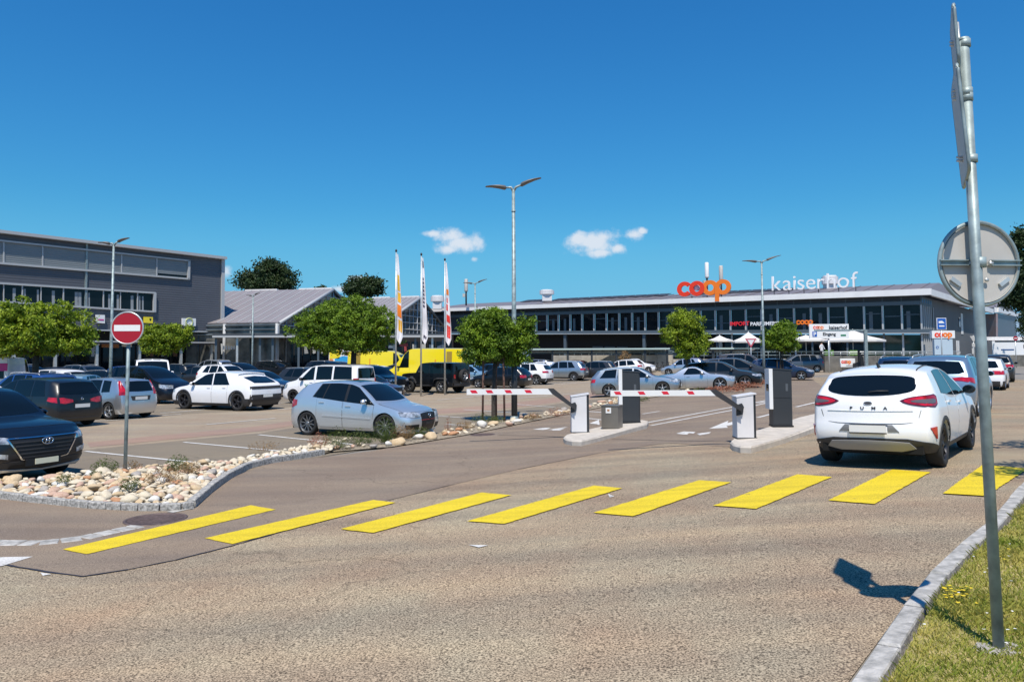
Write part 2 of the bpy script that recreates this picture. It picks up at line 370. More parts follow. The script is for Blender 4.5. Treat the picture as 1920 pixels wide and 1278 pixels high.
# ------------------------------------------------------------------ ground
def lines(a, b, fine0, fine1, step, far):
    L = []; x = fine0
    while x <= fine1+1e-6: L.append(x); x += step
    lo = []; d = step; x = fine0
    while x > a: d *= 1.35; x -= d; lo.append(x)
    hi = []; d = step; x = L[-1]
    while x < b: d *= 1.35; x += d; hi.append(x)
    return lo[::-1]+L+hi
gx = lines(-1800, 1800, -34, 34, 1.0, 0); gy = lines(-300, 2500, -2, 84, 1.0, 0)
mb = MB(); mb.grid([[Vector((x, y, gz(x, y)-0.012)) for x in gx] for y in gy])
M_FAR = mat('far_ground', (0.22, 0.20, 0.17), 0.9, var=0.15, vscale=0.2, coords='World')
g_o = mb.build('ground', M_FAR, kind='structure')

def sheet(name, pts, dz, m, cell=1.0, px=True, **k):
    P = [G(*p) for p in pts] if px else pts
    return link(name, drape(P, dz, cell, name), None, m, **k)
# foreground road in coarse aggregate (everything in front and to the right)
dirv = Vector((math.cos(R(49)), math.sin(R(49))))
road_poly = [(-30, -2), (2.6, -2.0)] + [tuple(G(*p)) for p in [(1590, 1278), (1715, 1110), (1850, 990), (1905, 925)]] + [(9.5, 12.3), (17, 20), (32, 34), (34, 58), (22, 56)]
pe = [(1600, 770), (1530, 800), (1445, 832), (1370, 838), (1250, 830), (1120, 850), (970, 880), (850, 908), (700, 945), (560, 988), (440, 1022), (330, 1050), (240, 1068), (155, 1081), (80, 1071), (6, 1058), (-120, 1050)]
road_poly += [tuple(G(*p)) for p in pe] + [(-30, 6.0)]
link('road', drape(road_poly, 0.0, 1.0, 'road'), None, M_ROAD, kind='structure')
# entrance lanes, fine dark asphalt
lane_poly = [tuple(G(*p)) for p in pe[::-1]] + [(22, 56), (17, 55), (13.5, 47), (9.0, 39.5), (5.2, 34.5), (2.0, 29.0)]
lane_poly += [tuple(G(*p)) for p in [(960, 797), (900, 806), (830, 818), (700, 845), (612, 856), (500, 868), (440, 893), (395, 925), (362, 955), (300, 957), (160, 952), (6, 927), (-300, 905)]]
link('entrance_lane', drape(lane_poly, 0.004, 1.0, 'entrance_lane'), None, M_LANE, kind='structure')
# seam between the two asphalts: dark tar joint, ragged
random.seed(4)
mbs = []
for i in range(5, len(pe)-2):
    a, b = G(*pe[i]), G(*pe[i+1])
    if i in (6,): continue
    n = max(2, int((b-a).length/0.12)); t = (b-a).normalized(); nn = Vector((-t.y, t.x))
    wv = 0.020 if i > 8 else 0.008
    L1 = [a.lerp(b, k/n)+nn*(random.uniform(0.2, 1)*wv) for k in range(n+1)]; L2 = [a.lerp(b, k/n)-nn*(random.uniform(0.2, 1)*wv) for k in range(n+1)]
    mbs.append((L1, L2))
mb = MB()
for L1, L2 in mbs: mb.grid([[Vector((p.x, p.y, gz(p.x, p.y)+0.0085)) for p in L1], [Vector((p.x, p.y, gz(p.x, p.y)+0.0085)) for p in L2]])
for pts in ([(1148, 823.5), (1250, 826), (1365, 828)], [(935, 816), (1000, 817), (1056, 819)]):
    for a, b in zip(pts, pts[1:]):
        A, B = G(*a), G(*b); n = 8; t = (B-A).normalized(); nn = Vector((-t.y, t.x))*0.018
        mb.grid([[Vector((p.x+s*nn.x, p.y+s*nn.y, gz(p.x, p.y)+0.0085)) for p in [A.lerp(B, k/n) for k in range(n+1)]] for s in (1, -1)])
mb.build('tar_joint', mat('tar', (0.035, 0.032, 0.04), 0.6), kind='structure')
# car park: aisles pale, bays dark, brick-pink strips between
lot = [(-34, 13), tuple(G(-200, 905)), tuple(G(6, 915)), (-6.0, 12.2), (-4.9, 15.5), (-2.6, 19.5), (2.3, 29.2), (5.0, 34.8), (9.0, 39.8), (13.6, 47.2), (17.2, 55.2), (22, 58), (30, 66), (34, 84), (-34, 84)]
link('car_park', drape(lot, -0.004, 1.0, 'car_park'), None, M_AISLE, kind='structure')
HD = R(-24); ax = Vector((math.cos(HD), math.sin(HD))); rowd = Vector((0.44, 0.90)).normalized()
# bay row beside the rock bed: its back edge follows pixels (170,835)..(1060,737)
bay1 = [tuple(G(*p)) for p in [(-60, 880), (60, 850), (170, 842), (345, 825), (485, 812), (560, 800), (640, 790), (760, 783), (880, 775), (1000, 763), (1075, 752), (1150, 745)]]
bay1 += [(5.2, 34.6), (2.2, 29.2), (-2.6, 19.4), (-4.9, 15.6), (-6.2, 12.4)] + [tuple(G(6, 912)), tuple(G(-100, 905))]
link('parking_bays', drape(bay1, 0.0, 1.0, 'parking_bays'), None, M_BAY, kind='structure')
pink = [(168, 838), (345, 821), (485, 808), (560, 796), (640, 787), (760, 780), (880, 772), (1000, 760), (1075, 749), (1150, 742)]
pk = [tuple(G(*p)) for p in pink] + [tuple(G(p[0]-4, p[1]-9)) for p in pink[::-1]]
link('pink_strip', drape(pk, 0.001, 1.0, 'pink_strip'), None, M_PINK, kind='structure')
bay2 = [tuple(G(*p)) for p in [(-60, 812), (180, 792), (345, 776), (520, 766), (560, 760), (700, 744), (860, 735), (1010, 722), (1110, 712), (1110, 706), (900, 718), (700, 728), (560, 742), (330, 757), (180, 770), (-60, 780)]]
link('parking_bays', drape(bay2, 0.0, 1.0, 'parking_bays'), None, M_BAY, kind='structure')

def line_mark(a, b, wd, m=M_WHT, dz=0.009, name='white_line', pxl=True, nseg=0, **k):
    A, B = (G(*a), G(*b)) if pxl else (Vector(a), Vector(b))
    t = (B-A).normalized(); nn = Vector((-t.y, t.x))*wd/2
    return link(name, drape([A+nn, B+nn, B-nn, A-nn], dz, 1.0, name), None, m, kind='structure')
for a, b in [((160, 846), (385, 869)), ((345, 829), (552, 848)), ((485, 815), (660, 833)), ((835, 795), (900, 800)), ((812, 779), (925, 787)), ((870, 768), (990, 775)),
             ((960, 757), (1040, 763)), ((1100, 771), (1170, 776)), ((1105, 758), (1165, 763)), ((1090, 783), (1128, 787)), ((890, 781), (960, 786))]:
    line_mark(a, b, 0.11)
for a, b in [((168, 790), (260, 785)), ((387, 796), (516, 784)), ((180, 797), (60, 806)), ((260, 782), (340, 776)), ((520, 768), (620, 760)), ((820, 750), (905, 742)), ((900, 752), (1105, 735)), ((1010, 723), (1105, 716)),
             ((300, 775), (560, 752)), ((560, 752), (900, 728)), ((930, 728), (1110, 712))]:
    line_mark(a, b, 0.10)
# lane lines behind the barriers
for a, b in [((1205, 794), (1385, 761)), ((1220, 798), (1400, 764)), ((1385, 761), (1450, 748)), ((1400, 764), (1452, 752)), ((1420, 783), (1455, 774)), ((1493, 763), (1560, 748)), ((1205, 776), (1237, 771)), ((1030, 806), (1062, 801)), ((1420, 756), (1450, 750))]:
    line_mark(a, b, 0.12, name='lane_line')
def poly_mark(pts, m=M_WHT, dz=0.009, name='lane_arrow'):
    return link(name, drape([G(*p) for p in pts], dz, 1.0, name), None, m, kind='structure')
poly_mark([(1329, 804), (1366, 788.5), (1364, 793), (1382, 789), (1384, 794), (1362, 799), (1365, 802)])
poly_mark([(1105, 794), (1123, 787), (1123, 790), (1124, 793), (1124, 797), (1118, 795)])
for p in ([(1268, 813), (1282, 809), (1304, 810), (1300, 813), (1292, 812), (1288, 815), (1276, 814)], [(1306, 813), (1333, 810), (1330, 813), (1312, 816)],
          [(999, 805), (1020, 802), (1033, 802), (1026, 805), (1018, 806)], [(1034, 805), (1059, 803), (1050, 807), (1036, 807)]):
    poly_mark(p, name='lane_symbol')
# give-way triangle and paint remnants lower left
poly_mark([(-60, 1052), (6, 1045), (62, 1044), (6, 1061), (-60, 1075)], name='give_way_mark')
for p in ([(76, 1074), (96, 1077), (80, 1080)], [(878, 1022), (915, 1023), (898, 1027)], [(1140, 926), (1152, 931), (1143, 933)]):
    poly_mark(p, name='paint_remnant')
# crosswalk
S = [[(117,1031),(163,1040),(517,956),(470,948)],[(384,1010),(435,1021),(742,943),(700,938)],[(638,993),(700,1000),(959,929),(903,924)],
     [(876,978),(946,983),(1167,916),(1113,911)],[(1113,962),(1187,969),(1371,905),(1311,901)],[(1337,949),(1418,955),(1560,895),(1495,890)],
     [(1553,939),(1640,946),(1745,886),(1673,881)],[(1768,926),(1850,931),(1928,879),(1843,872)]]
def ragged(P, step=0.07, amp=0.007, seed=0):
    rg_ = random.Random(seed); out_ = []
    for a, b in zip(P, P[1:]+P[:1]):
        a, b = Vector(a), Vector(b); n = max(2, int((b-a).length/step)); t = (b-a).normalized(); nn = Vector((-t.y, t.x))
        out_ += [a.lerp(b, k/n)+nn*rg_.uniform(-amp, amp) for k in range(n)]
    return out_
words = ['leftmost', 'second', 'third', 'fourth', 'fifth', 'sixth', 'seventh', 'rightmost']
for i, s in enumerate(S):
    link('crosswalk_stripe', drape(ragged([G(*p) for p in s], seed=i), 0.0125, 1.0, 'crosswalk_stripe'), None, M_YEL, kind='structure')

# manholes: flat iron discs with ribs
def manhole(px, py, r, lab):
    c = G(px, py); e = empty('manhole_cover', (c.x, c.y, gz(c.x, c.y)), R(50), label=lab, cat='manhole cover')
    sl_ = (gz(c.x+.5, c.y)-gz(c.x-.5, c.y)); e.rotation_euler = (0, -math.atan(sl_), 0)
    MB().lathe([(r, 0.006), (r, 0.014), (r*0.9, 0.016), (r*0.9, 0.010), (0.001, 0.010)], 40).build('frame', M_MANH, e)
    m = MB()
    k = -int(r/0.07)
    while k*0.07 < r*0.85:
        y = k*0.07; hw = math.sqrt(max(0.0, (r*0.86)**2-y*y))
        if hw > 0.03: m.box(-hw, y-0.016, 0.010, hw, y+0.016, 0.0155)
        k += 1
    m.build('rib', M_MANH, e, kind='stuff')
manhole(292, 974, 0.40, 'round cast iron manhole cover beside the leftmost yellow crosswalk stripe')
manhole(905, 815, 0.34, 'round dark manhole cover in the lane left of the barrier island')

# ------------------------------------------------------------------ kerbs
def kerb_run(P, wd, h0, h1, seg, name, root, m, jit=0.006, gap=0.012, seed=1):
    """individual stones along the polyline P (ground xy), raised from terrain"""
    rnd = random.Random(seed); P = [Vector(p) for p in P]
    tot = 0; cum = [0]
    for a, b in zip(P, P[1:]): tot += (b-a).length; cum.append(tot)
    def at(s_):
        s_ = max(0, min(tot, s_))
        for i in range(len(P)-1):
            if s_ <= cum[i+1] or i == len(P)-2:
                return P[i].lerp(P[i+1], (s_-cum[i])/max(1e-6, cum[i+1]-cum[i]))
    s_ = 0; n = 0
    while s_ < tot-0.03:
        L = seg*rnd.uniform(0.85, 1.15); e_ = min(tot, s_+L); a, b = at(s_+gap/2), at(e_-gap/2); t = (b-a)
        if t.length > 0.02:
            t.normalize(); nn = Vector((-t.y, t.x))*wd/2; j = rnd.uniform(-jit, jit); c = 0.012
            q = [a+nn, a-nn, b-nn, b+nn]; m_ = MB(); dh = rnd.uniform(-jit, jit)
            ins = [a+nn*0.86+t*c, a-nn*0.86+t*c, b-nn*0.86-t*c, b+nn*0.86-t*c]
            vs = [(p.x, p.y, gz(p.x, p.y)-0.06) for p in q]+[(p.x, p.y, gz(p.x, p.y)+h1-c+dh) for p in q]+[(p.x+j*0.5, p.y, gz(p.x, p.y)+h1+dh) for p in ins]
            fs = [(0,1,2,3)]+[(i,(i+1)%4,4+(i+1)%4,4+i) for i in range(4)]+[(4+i,4+(i+1)%4,8+(i+1)%4,8+i) for i in range(4)]+[(8,9,10,11)]
            m_.add(vs, fs); me = m_.mesh('kerb_stone', m); recalc(me); link('kerb_stone', me, root)
            n += 1
        s_ = e_
kr = empty('kerb', kind='structure')
RK = [G(1480, 1400), G(1560, 1300), G(1600, 1278), G(1655, 1200), G(1715, 1112), G(1782, 1045), G(1850, 990), G(1905, 925), G(1935, 896)]
RK[0] = Vector((1.0, 3.1)); RK[1] = Vector((1.42, 3.65))
kerb_run([p+Vector((0.07, -0.04)) for p in RK]+[Vector((8.4, 11.9)), Vector((12.5, 16.4))], 0.125, 0, 0.07, 0.95, 'kerb', kr, M_GRANL, seed=3, gap=.028, jit=.012)
kl = empty('kerb', kind='structure')
BK = [G(-160, 918), G(6, 934), G(80, 943), G(170, 952), G(260, 957), G(330, 957), G(362, 952)]
kerb_run(BK[:4], 0.10, 0, 0.10, 0.9, 'kerb', kl, M_GRANITE, seed=5)
kerb_run(BK[3:], 0.10, 0, 0.10, 0.28, 'kerb', kl, M_GRANITE, seed=6)
BK2 = [G(362, 952), G(392, 925), G(425, 900), G(465, 878), G(510, 868), G(560, 860), G(608, 852)]
kerb_run([p+Vector((-0.03, 0.0)) for p in BK2], 0.12, 0, 0.12, 0.30, 'kerb', kl, M_GRANITE, seed=7)
# flush pale paver strip curving round the left corner
pv = empty('paver_strip', kind='structure')
PV = [G(-120, 1012), G(6, 1018), G(80, 1018), G(150, 1010), G(205, 998), G(262, 986)]
kerb_run(PV, 0.26, 0, 0.012, 0.22, 'paver', pv, M_GRANL, jit=0.002, gap=0.014, seed=9)
line_mark((318, 961), (356, 953), 0.14, M_GRANL, 0.011, 'white_line')

# ------------------------------------------------------------------ rock bed
M_SOIL = mat('gravel_soil', (0.17, 0.135, 0.09), 0.95, col2=(.40, .34, .25), vscale=22, bump=0.6, bscale=25)
bed = [tuple(p) for p in [G(-160, 905)]] + [(-8.2, 12.9), (-7.0, 13.3), (-6.3, 14.2), (-5.7, 15.4), (-5.2, 16.6), (-4.6, 18.0), (-3.9, 18.4)] + [tuple(p) for p in BK2[::-1]] + [tuple(p) for p in BK[::-1]]
root_bed = link('rock_bed', drape(bed, 0.035, 1.0, 'rock_bed'), None, M_SOIL, kind='structure')
bed2 = [(-4.5, 18.0), (-3.3, 18.9), (-1.9, 21.9), (0.0, 25.9), (2.0, 29.4), (5.0, 35.0), (8.9, 40.0), (13.5, 47.4), (17.0, 55.4), (17.5, 55.0), (14.1, 46.8), (9.5, 39.2), (5.6, 34.1), (2.7, 28.6), (0.7, 25.0), (-1.3, 20.9), (-2.9, 18.3), (-4.1, 17.4)]
root_bed2 = link('rock_bed', drape(bed2, 0.03, 1.0, 'rock_bed'), None, M_SOIL, kind='structure')
RM = [mat('stone_%s' % n_, c, 0.85, vscale=6, col2=c2, bump=0.4, bscale=14) for n_, c, c2 in [
    ('cream', (0.55, 0.47, 0.33), (0.68, 0.60, 0.46)), ('sand', (0.50, 0.36, 0.20), (0.62, 0.49, 0.32)), ('white', (0.60, 0.57, 0.50), (0.75, 0.72, 0.66)),
    ('rose', (0.46, 0.28, 0.19), (0.58, 0.42, 0.32)), ('grey', (0.30, 0.27, 0.24), (0.46, 0.42, 0.37)), ('terracotta', (0.40, 0.19, 0.09), (0.52, 0.30, 0.17))]]
def rock_mesh(seed, n1=6):
    rnd = random.Random(seed); bm = bmesh.new(); bmesh.ops.create_icosphere(bm, subdivisions=2, radius=1.0)
    ph = [rnd.uniform(0, 6) for _ in range(6)]; cuts = [(Vector((rnd.uniform(-1, 1), rnd.uniform(-1, 1), rnd.uniform(-1, 1))).normalized(), rnd.uniform(0.5, 0.85)) for _ in range(10)]
    for v in bm.verts:
        c = v.co; f = 1+0.10*math.sin(2.3*c.x+ph[0])+0.09*math.sin(2.7*c.y+ph[1])+0.08*math.sin(3.1*c.z+ph[2])
        c = c*f
        for nrm, d in cuts:
            dd = c.dot(nrm)-d
            if dd > 0: c = c-nrm*dd*0.85
        v.co = c
    me = bpy.data.meshes.new('stone'); bm.to_mesh(me); bm.free(); me.polygons.foreach_set('use_smooth', [True]*len(me.polygons)); return me
RMESH = []
for i in range(8):
    base = rock_mesh(i)
    row = []
    for m in RM:
        c = base.copy(); c.materials.append(m); row.append(c)
    RMESH.append(row)
def inpoly(x, y, poly):
    r = False; j = len(poly)-1
    for i in range(len(poly)):
        xi, yi = poly[i][0], poly[i][1]; xj, yj = poly[j][0], poly[j][1]
        if (yi > y) != (yj > y) and x < (xj-xi)*(y-yi)/(yj-yi)+xi: r = not r
        j = i
    return r
rnd = random.Random(11)
placed = []; stones = []
xs = [p[0] for p in bed]; ys = [p[1] for p in bed]
edge = [Vector(p) for p in (BK+BK2)]
def edist(x, y):
    p = Vector((x, y)); best = 9
    for a, b in zip(edge, edge[1:]):
        d = b-a; t = max(0, min(1, (p-a).dot(d)/max(1e-9, d.dot(d)))); best = min(best, (p-(a+d*t)).length)
    return best
for size, tries in ((0.125, 90), (0.088, 1500), (0.062, 5600), (0.038, 6500)):
    for _ in range(tries):
        x = rnd.uniform(max(min(xs), -9.6), max(xs)); y = rnd.uniform(min(ys), max(ys))
        if not inpoly(x, y, bed): continue
        s_ = size*rnd.uniform(0.75, 1.25)
        if edist(x, y) < s_*0.75+0.05: continue
        if any((x-a)**2+(y-b)**2 < ((s_+c)*0.66)**2 for a, b, c in placed): continue
        placed.append((x, y, s_)); stones.append((x, y, s_, root_bed))
placed2 = []
for _ in range(6000):
    x = rnd.uniform(-4.5, 16); y = rnd.uniform(17.5, 54)
    if not inpoly(x, y, bed2): continue
    s_ = rnd.choice((0.07, 0.10, 0.14, 0.09))*rnd.uniform(0.8, 1.3)
    if any((x-a)**2+(y-b)**2 < ((s_+c)*0.72)**2 for a, b, c in placed2): continue
    placed2.append((x, y, s_)); stones.append((x, y, s_, root_bed2))
stones.sort(key=lambda q: -q[2]/q[1])
rest = {root_bed: MB(), root_bed2: MB()}
for i, (x, y, s_, rb) in enumerate(stones):
    me = RMESH[rnd.randrange(8)][rnd.choices(range(6), (9, 9, 3, 4, 2, 2))[0]]
    rot = (rnd.uniform(-.3, .3), rnd.uniform(-.3, .3), rnd.uniform(0, 6.28)); scl = (s_*rnd.uniform(1.0, 1.5), s_*rnd.uniform(0.75, 1.0), s_*rnd.uniform(0.5, 0.8))
    z = gz(x, y)+0.04+s_*0.30+min(0.16, max(0, edist(x, y)-0.15)*0.14 if rb is root_bed else 0)
    if i < 560 and sum(1 for _ in ()) == 0 and (rb is root_bed and rb.get('_n', 0) < 295 or rb is root_bed2 and rb.get('_n', 0) < 250):
        rb['_n'] = rb.get('_n', 0)+1
        o = bpy.data.objects.new('stone', me); COL.objects.link(o); o.parent = rb
        o.location = (x, y, z); o.rotation_euler = rot; o.scale = scl
    else:
        mt = Matrix.LocRotScale(Vector((x, y, z)), __import__('mathutils').Euler(rot), Vector(scl))
        rest[rb].add([mt @ v.co for v in me.vertices], [list(p.vertices) for p in me.polygons], True)
for rb, m_ in rest.items():
    if '_n' in rb: del rb['_n']
    if m_.v: m_.build('small_stone', RM[0], rb, kind='stuff')

# weeds in the bed and along the verge
def blades(pts, n_each, h, spread, seed, wd=0.008, lean=0.5):
    rnd = random.Random(seed); m_ = MB()
    for (x, y, z) in pts:
        for _ in range(n_each):
            a = rnd.uniform(0, 6.28); rr = spread*math.sqrt(rnd.random()); bx, by = x+rr*math.cos(a), y+rr*math.sin(a)
            hh = h*rnd.uniform(0.5, 1.15); l = hh*lean*rnd.uniform(0.2, 1); a2 = rnd.uniform(0, 6.28); dx, dy = math.cos(a2)*l, math.sin(a2)*l
            w2 = wd*rnd.uniform(0.7, 1.4); px_, py_ = -math.sin(a2)*w2, math.cos(a2)*w2
            m_.add([(bx-px_, by-py_, z), (bx+px_, by+py_, z), (bx+dx*0.4+px_*0.8, by+dy*0.4+py_*0.8, z+hh*0.6), (bx+dx*0.4-px_*0.8, by+dy*0.4-py_*0.8, z+hh*0.6), (bx+dx, by+dy, z+hh*0.95)],
                   [(0, 1, 2, 3), (3, 2, 4)])
    return m_
def leafmat(name, c1, c2, vs=6.0, trans=0.35):
    m = bpy.data.materials.new(name); m.use_nodes = True; n = m.node_tree; L = n.links; n.nodes.clear()
    o = n.nodes.new('ShaderNodeOutputMaterial'); d = n.nodes.new('ShaderNodeBsdfPrincipled'); t = n.nodes.new('ShaderNodeBsdfTranslucent'); x = n.nodes.new('ShaderNodeMixShader')
    d.inputs['Roughness'].default_value = 0.55; d.inputs['Specular IOR Level'].default_value = 0.35
    g = n.nodes.new('ShaderNodeNewGeometry'); z = n.nodes.new('ShaderNodeTexNoise'); z.inputs['Scale'].default_value = vs; z.inputs['Detail'].default_value = 3
    L.new(g.outputs['Position'], z.inputs['Vector'])
    a = n.nodes.new('ShaderNodeMath'); a.operation = 'MULTIPLY_ADD'; a.inputs[1].default_value = 0.45; L.new(g.outputs['Random Per Island'], a.inputs[0])
    r = n.nodes.new('ShaderNodeMapRange'); r.inputs['From Min'].default_value = 0.35; r.inputs['From Max'].default_value = 0.65; r.inputs['To Max'].default_value = 0.6; L.new(z.outputs[0], r.inputs['Value'])
    L.new(r.outputs[0], a.inputs[2])
    mx_ = n.nodes.new('ShaderNodeMixRGB'); L.new(a.outputs[0], mx_.inputs[0]); mx_.inputs[1].default_value = (*c1, 1); mx_.inputs[2].default_value = (*c2, 1)
    L.new(mx_.outputs[0], d.inputs['Base Color']); L.new(mx_.outputs[0], t.inputs['Color'])
    x.inputs[0].default_value = trans; L.new(d.outputs[0], x.inputs[1]); L.new(t.outputs[0], x.inputs[2]); L.new(x.outputs[0], o.inputs[0])
    return m
L_GRASS = leafmat('grass_blades', (0.16, 0.24, 0.012), (0.55, 0.46, 0.12), 1.6, 0.3)
L_WEED = leafmat('weed_green', (0.05, 0.09, 0.015), (0.14, 0.17, 0.04), 4)
L_DRY = leafmat('weed_dry', (0.22, 0.13, 0.06), (0.36, 0.24, 0.11), 4)
L_RUST = leafmat('weed_rust', (0.28, 0.09, 0.05), (0.40, 0.20, 0.12), 4)
def bush(px, py, h, sp, n, m, lab, seed, wd=0.011):
    c = G(px, py); z = gz(c.x, c.y)+(0.16 if px < 420 else 0.07)
    o = MB(); rnd = random.Random(seed)
    for k in range(n):       # short stems with small leaves
        a = rnd.uniform(0, 6.28); rr = sp*math.sqrt(rnd.random()); hh = 1.25*h*rnd.uniform(0.15, 1.0)*(1-0.45*rr/sp)
        p = Vector((rr*math.cos(a), rr*math.sin(a), hh)); u = Vector((rnd.gauss(0, 1), rnd.gauss(0, 1), rnd.gauss(0, 0.6))).normalized(); v = u.cross(Vector((rnd.gauss(0, 1), rnd.gauss(0, 1), 1))).normalized()
        L = wd*rnd.uniform(1.6, 3.4)
        o.add([p-u*L, p+v*wd*0.6, p+u*L, p-v*wd*0.6], [(0, 1, 2, 3)])
        if k % 5 == 0: o.add([(0.4*p.x, 0.4*p.y, 0), (0.4*p.x+0.006, 0.4*p.y, 0), (p.x+0.002, p.y, p.z)], [(0, 1, 2)])
    ob = o.build('weed', m, label=lab, cat='weed', kind='stuff'); ob.location = (c.x, c.y, z); return ob
bush(196, 908, 0.28, 0.22, 420, L_WEED, 'green weed among the stones just left of the no entry sign pole', 1)
bush(180, 915, 0.14, 0.11, 140, L_WEED, 'smaller green weed left of the bushy one near the no entry pole', 2)
bush(248, 905, 0.22, 0.18, 240, L_DRY, 'brownish green weed at the foot of the no entry sign pole', 3)
bush(243, 937, 0.20, 0.16, 240, L_WEED, 'low green weed at the kerb below the no entry sign pole', 4)
bush(333, 900, 0.28, 0.20, 380, L_WEED, 'green weed in the middle of the rock bed right of the sign pole', 5)
bush(355, 903, 0.20, 0.18, 260, L_DRY, 'dry brown weed beside the green one in the middle of the rock bed', 6)
bush(308, 922, 0.22, 0.30, 420, L_DRY, 'wide dry brown weed spreading between the stones', 7)
bush(120, 925, 0.15, 0.12, 140, L_WEED, 'tiny green weed among pale stones in front of the dark parked SUV', 8)
bush(598, 846, 0.34, 0.28, 420, L_RUST, 'rust red weed at the end of the kerb left of the silver hatchback wheel', 9)
bush(632, 845, 0.46, 0.34, 560, L_WEED, 'tall green weed behind the kerb end below the silver hatchback door', 10)
bush(722, 834, 0.60, 0.30, 760, L_WEED, 'tallest green weed in front of the front wheel of the silver hatchback', 11)
bush(756, 828, 0.36, 0.34, 520, L_DRY, 'dry weed patch under the front bumper of the silver hatchback', 12)
bush(690, 836, 0.25, 0.2, 220, L_WEED, 'low green weed between the pale boulder and the tallest weed', 13)
bush(840, 815, 0.42, 0.10, 110, L_RUST, 'single rusty dock stalk between stones right of the silver hatchback', 14)
bush(902, 797, 0.30, 0.32, 300, L_WEED, 'green weed round the foot of the left tree stake', 15)
bush(1045, 783, 0.28, 0.45, 380, L_RUST, 'reddish weed patch left of the first barrier cabinet', 16)
bush(1150, 768, 0.45, 0.45, 240, L_DRY, 'wispy dry weed behind the small grey box', 17)
bush(1246, 745, 0.28, 0.6, 380, L_WEED, 'green weed clump behind the second barrier arm', 18)
bush(495, 850, 0.22, 0.35, 200, L_DRY, 'sparse dry weed on the narrow end of the rock bed', 19)
for k, (px_, py_, h_, m_, lab) in enumerate([(785, 823, .26, L_WEED, 'low green weed under the nose of the silver blue hatchback'), (672, 838, .34, L_WEED, 'thin green weed left of the pale boulder behind the silver hatchback sill'),
        (872, 808, .2, L_DRY, 'dry weed between stones halfway to the staked tree'), (930, 796, .22, L_WEED, 'green weed between the stakes of the tree'), (1000, 789, .2, L_DRY, 'dry weed right of the dark lamp post foot'),
        (1085, 772, .24, L_DRY, 'dry weed behind the left barrier cabinet'), (1205, 755, .28, L_WEED, 'green weed right of the left ticket machine'), (1310, 738, .22, L_WEED, 'green weed at the foot of the lone slim tree')]):
    bush(px_, py_, h_, .3, 320, m_, lab, 60+k, .013)
for k, (px_, py_, lab) in enumerate([(1395, 728, 'rust brown ground plants at the bumper of the silver coupe'), (1360, 736, 'rust brown ground plants in front of the silver coupe wheel'), (1420, 722, 'rust brown ground plants at the foot of the tall right lamp post')]):
    bush(px_, py_, 0.25, 0.9, 500, L_RUST, lab, 30+k, 0.03)

# ------------------------------------------------------------------ grass verge (right)
vp = [Vector(p)+Vector((0.16, -0.09)) for p in RK[:-1]] + [Vector((8.5, 11.7)), Vector((12.6, 16.2)), Vector((16, 16)), Vector((14, 8)), Vector((8, 1.5)), Vector((3, 1.5))]
def vz(x, y):
    return gz(x, y)
M_TURF = mat('turf_soil', (0.20, 0.19, 0.05), 0.95, var=0.0, vscale=7, col2=(0.46, 0.37, 0.16), bump=0.6, bscale=40)
link('verge', drape(vp, 0.06, 1.0, 'verge'), None, M_TURF, kind='structure')
rnd = random.Random(21); gm = MB()
L_GREEN = L_GRASS
cnt = 0
while cnt < 52000:
    y = 2.6+10.0*(rnd.random()**1.5); x = rnd.uniform(1.4, 9.5)
    if x > 0.70*y+0.7 or not inpoly(x, y, vp): continue
    cnt += 1; z = gz(x, y)+0.058; a = rnd.uniform(0, 6.28); hh = rnd.uniform(0.015, 0.05)*(1.3 if math.sin(x*3.1+y*2.2) > 0.3 else 0.8); l = hh*rnd.uniform(0.2, 1.3); a2 = rnd.uniform(0, 6.28)
    w2 = rnd.uniform(0.0018, 0.0035)*(0.6+y*0.12); dx, dy = math.cos(a2)*l, math.sin(a2)*l; qx, qy = -math.sin(a2)*w2, math.cos(a2)*w2
    gm.add([(x-qx, y-qy, z), (x+qx, y+qy, z), (x+dx*0.5+qx*.7, y+dy*0.5+qy*.7, z+hh*0.75), (x+dx, y+dy, z+hh)], [(0, 1, 2), (0, 2, 3)])
gm.build('grass', L_GRASS, label='patchy green and straw coloured grass on the verge beside the road', cat='grass', kind='stuff')
fm = MB(); wm = MB(); L_YF = mat('yellow_petals', (0.75, 0.55, 0.02), 0.6); L_WF = mat('white_petals', (0.75, 0.75, 0.7), 0.6)
for k in range(70):
    if k < 26: c = G(1790+rnd.gauss(0, 14), 1140+rnd.gauss(0, 7))
    elif k < 32: c = G(1880+rnd.gauss(0, 14), 1068+rnd.gauss(0, 5))
    else: c = G(rnd.uniform(1700, 1915), rnd.uniform(980, 1250))
    if not inpoly(c.x, c.y, vp): continue
    z = gz(c.x, c.y)+0.09+rnd.uniform(0, 0.03); r_ = 0.010 if k >= 32 else 0.014
    tgt = fm if k < 32 else wm
    tgt.add([(c.x+r_*math.cos(j*1.047), c.y+r_*math.sin(j*1.047), z+rnd.uniform(0, .004)) for j in range(6)], [list(range(6))])
fm.build('yellow_flowers', L_YF, label='small yellow flowers low in the grass by the pole shadow', cat='flowers', kind='stuff')
wm.build('daisies', L_WF, label='tiny white daisies scattered over the grass verge', cat='flowers', kind='stuff')
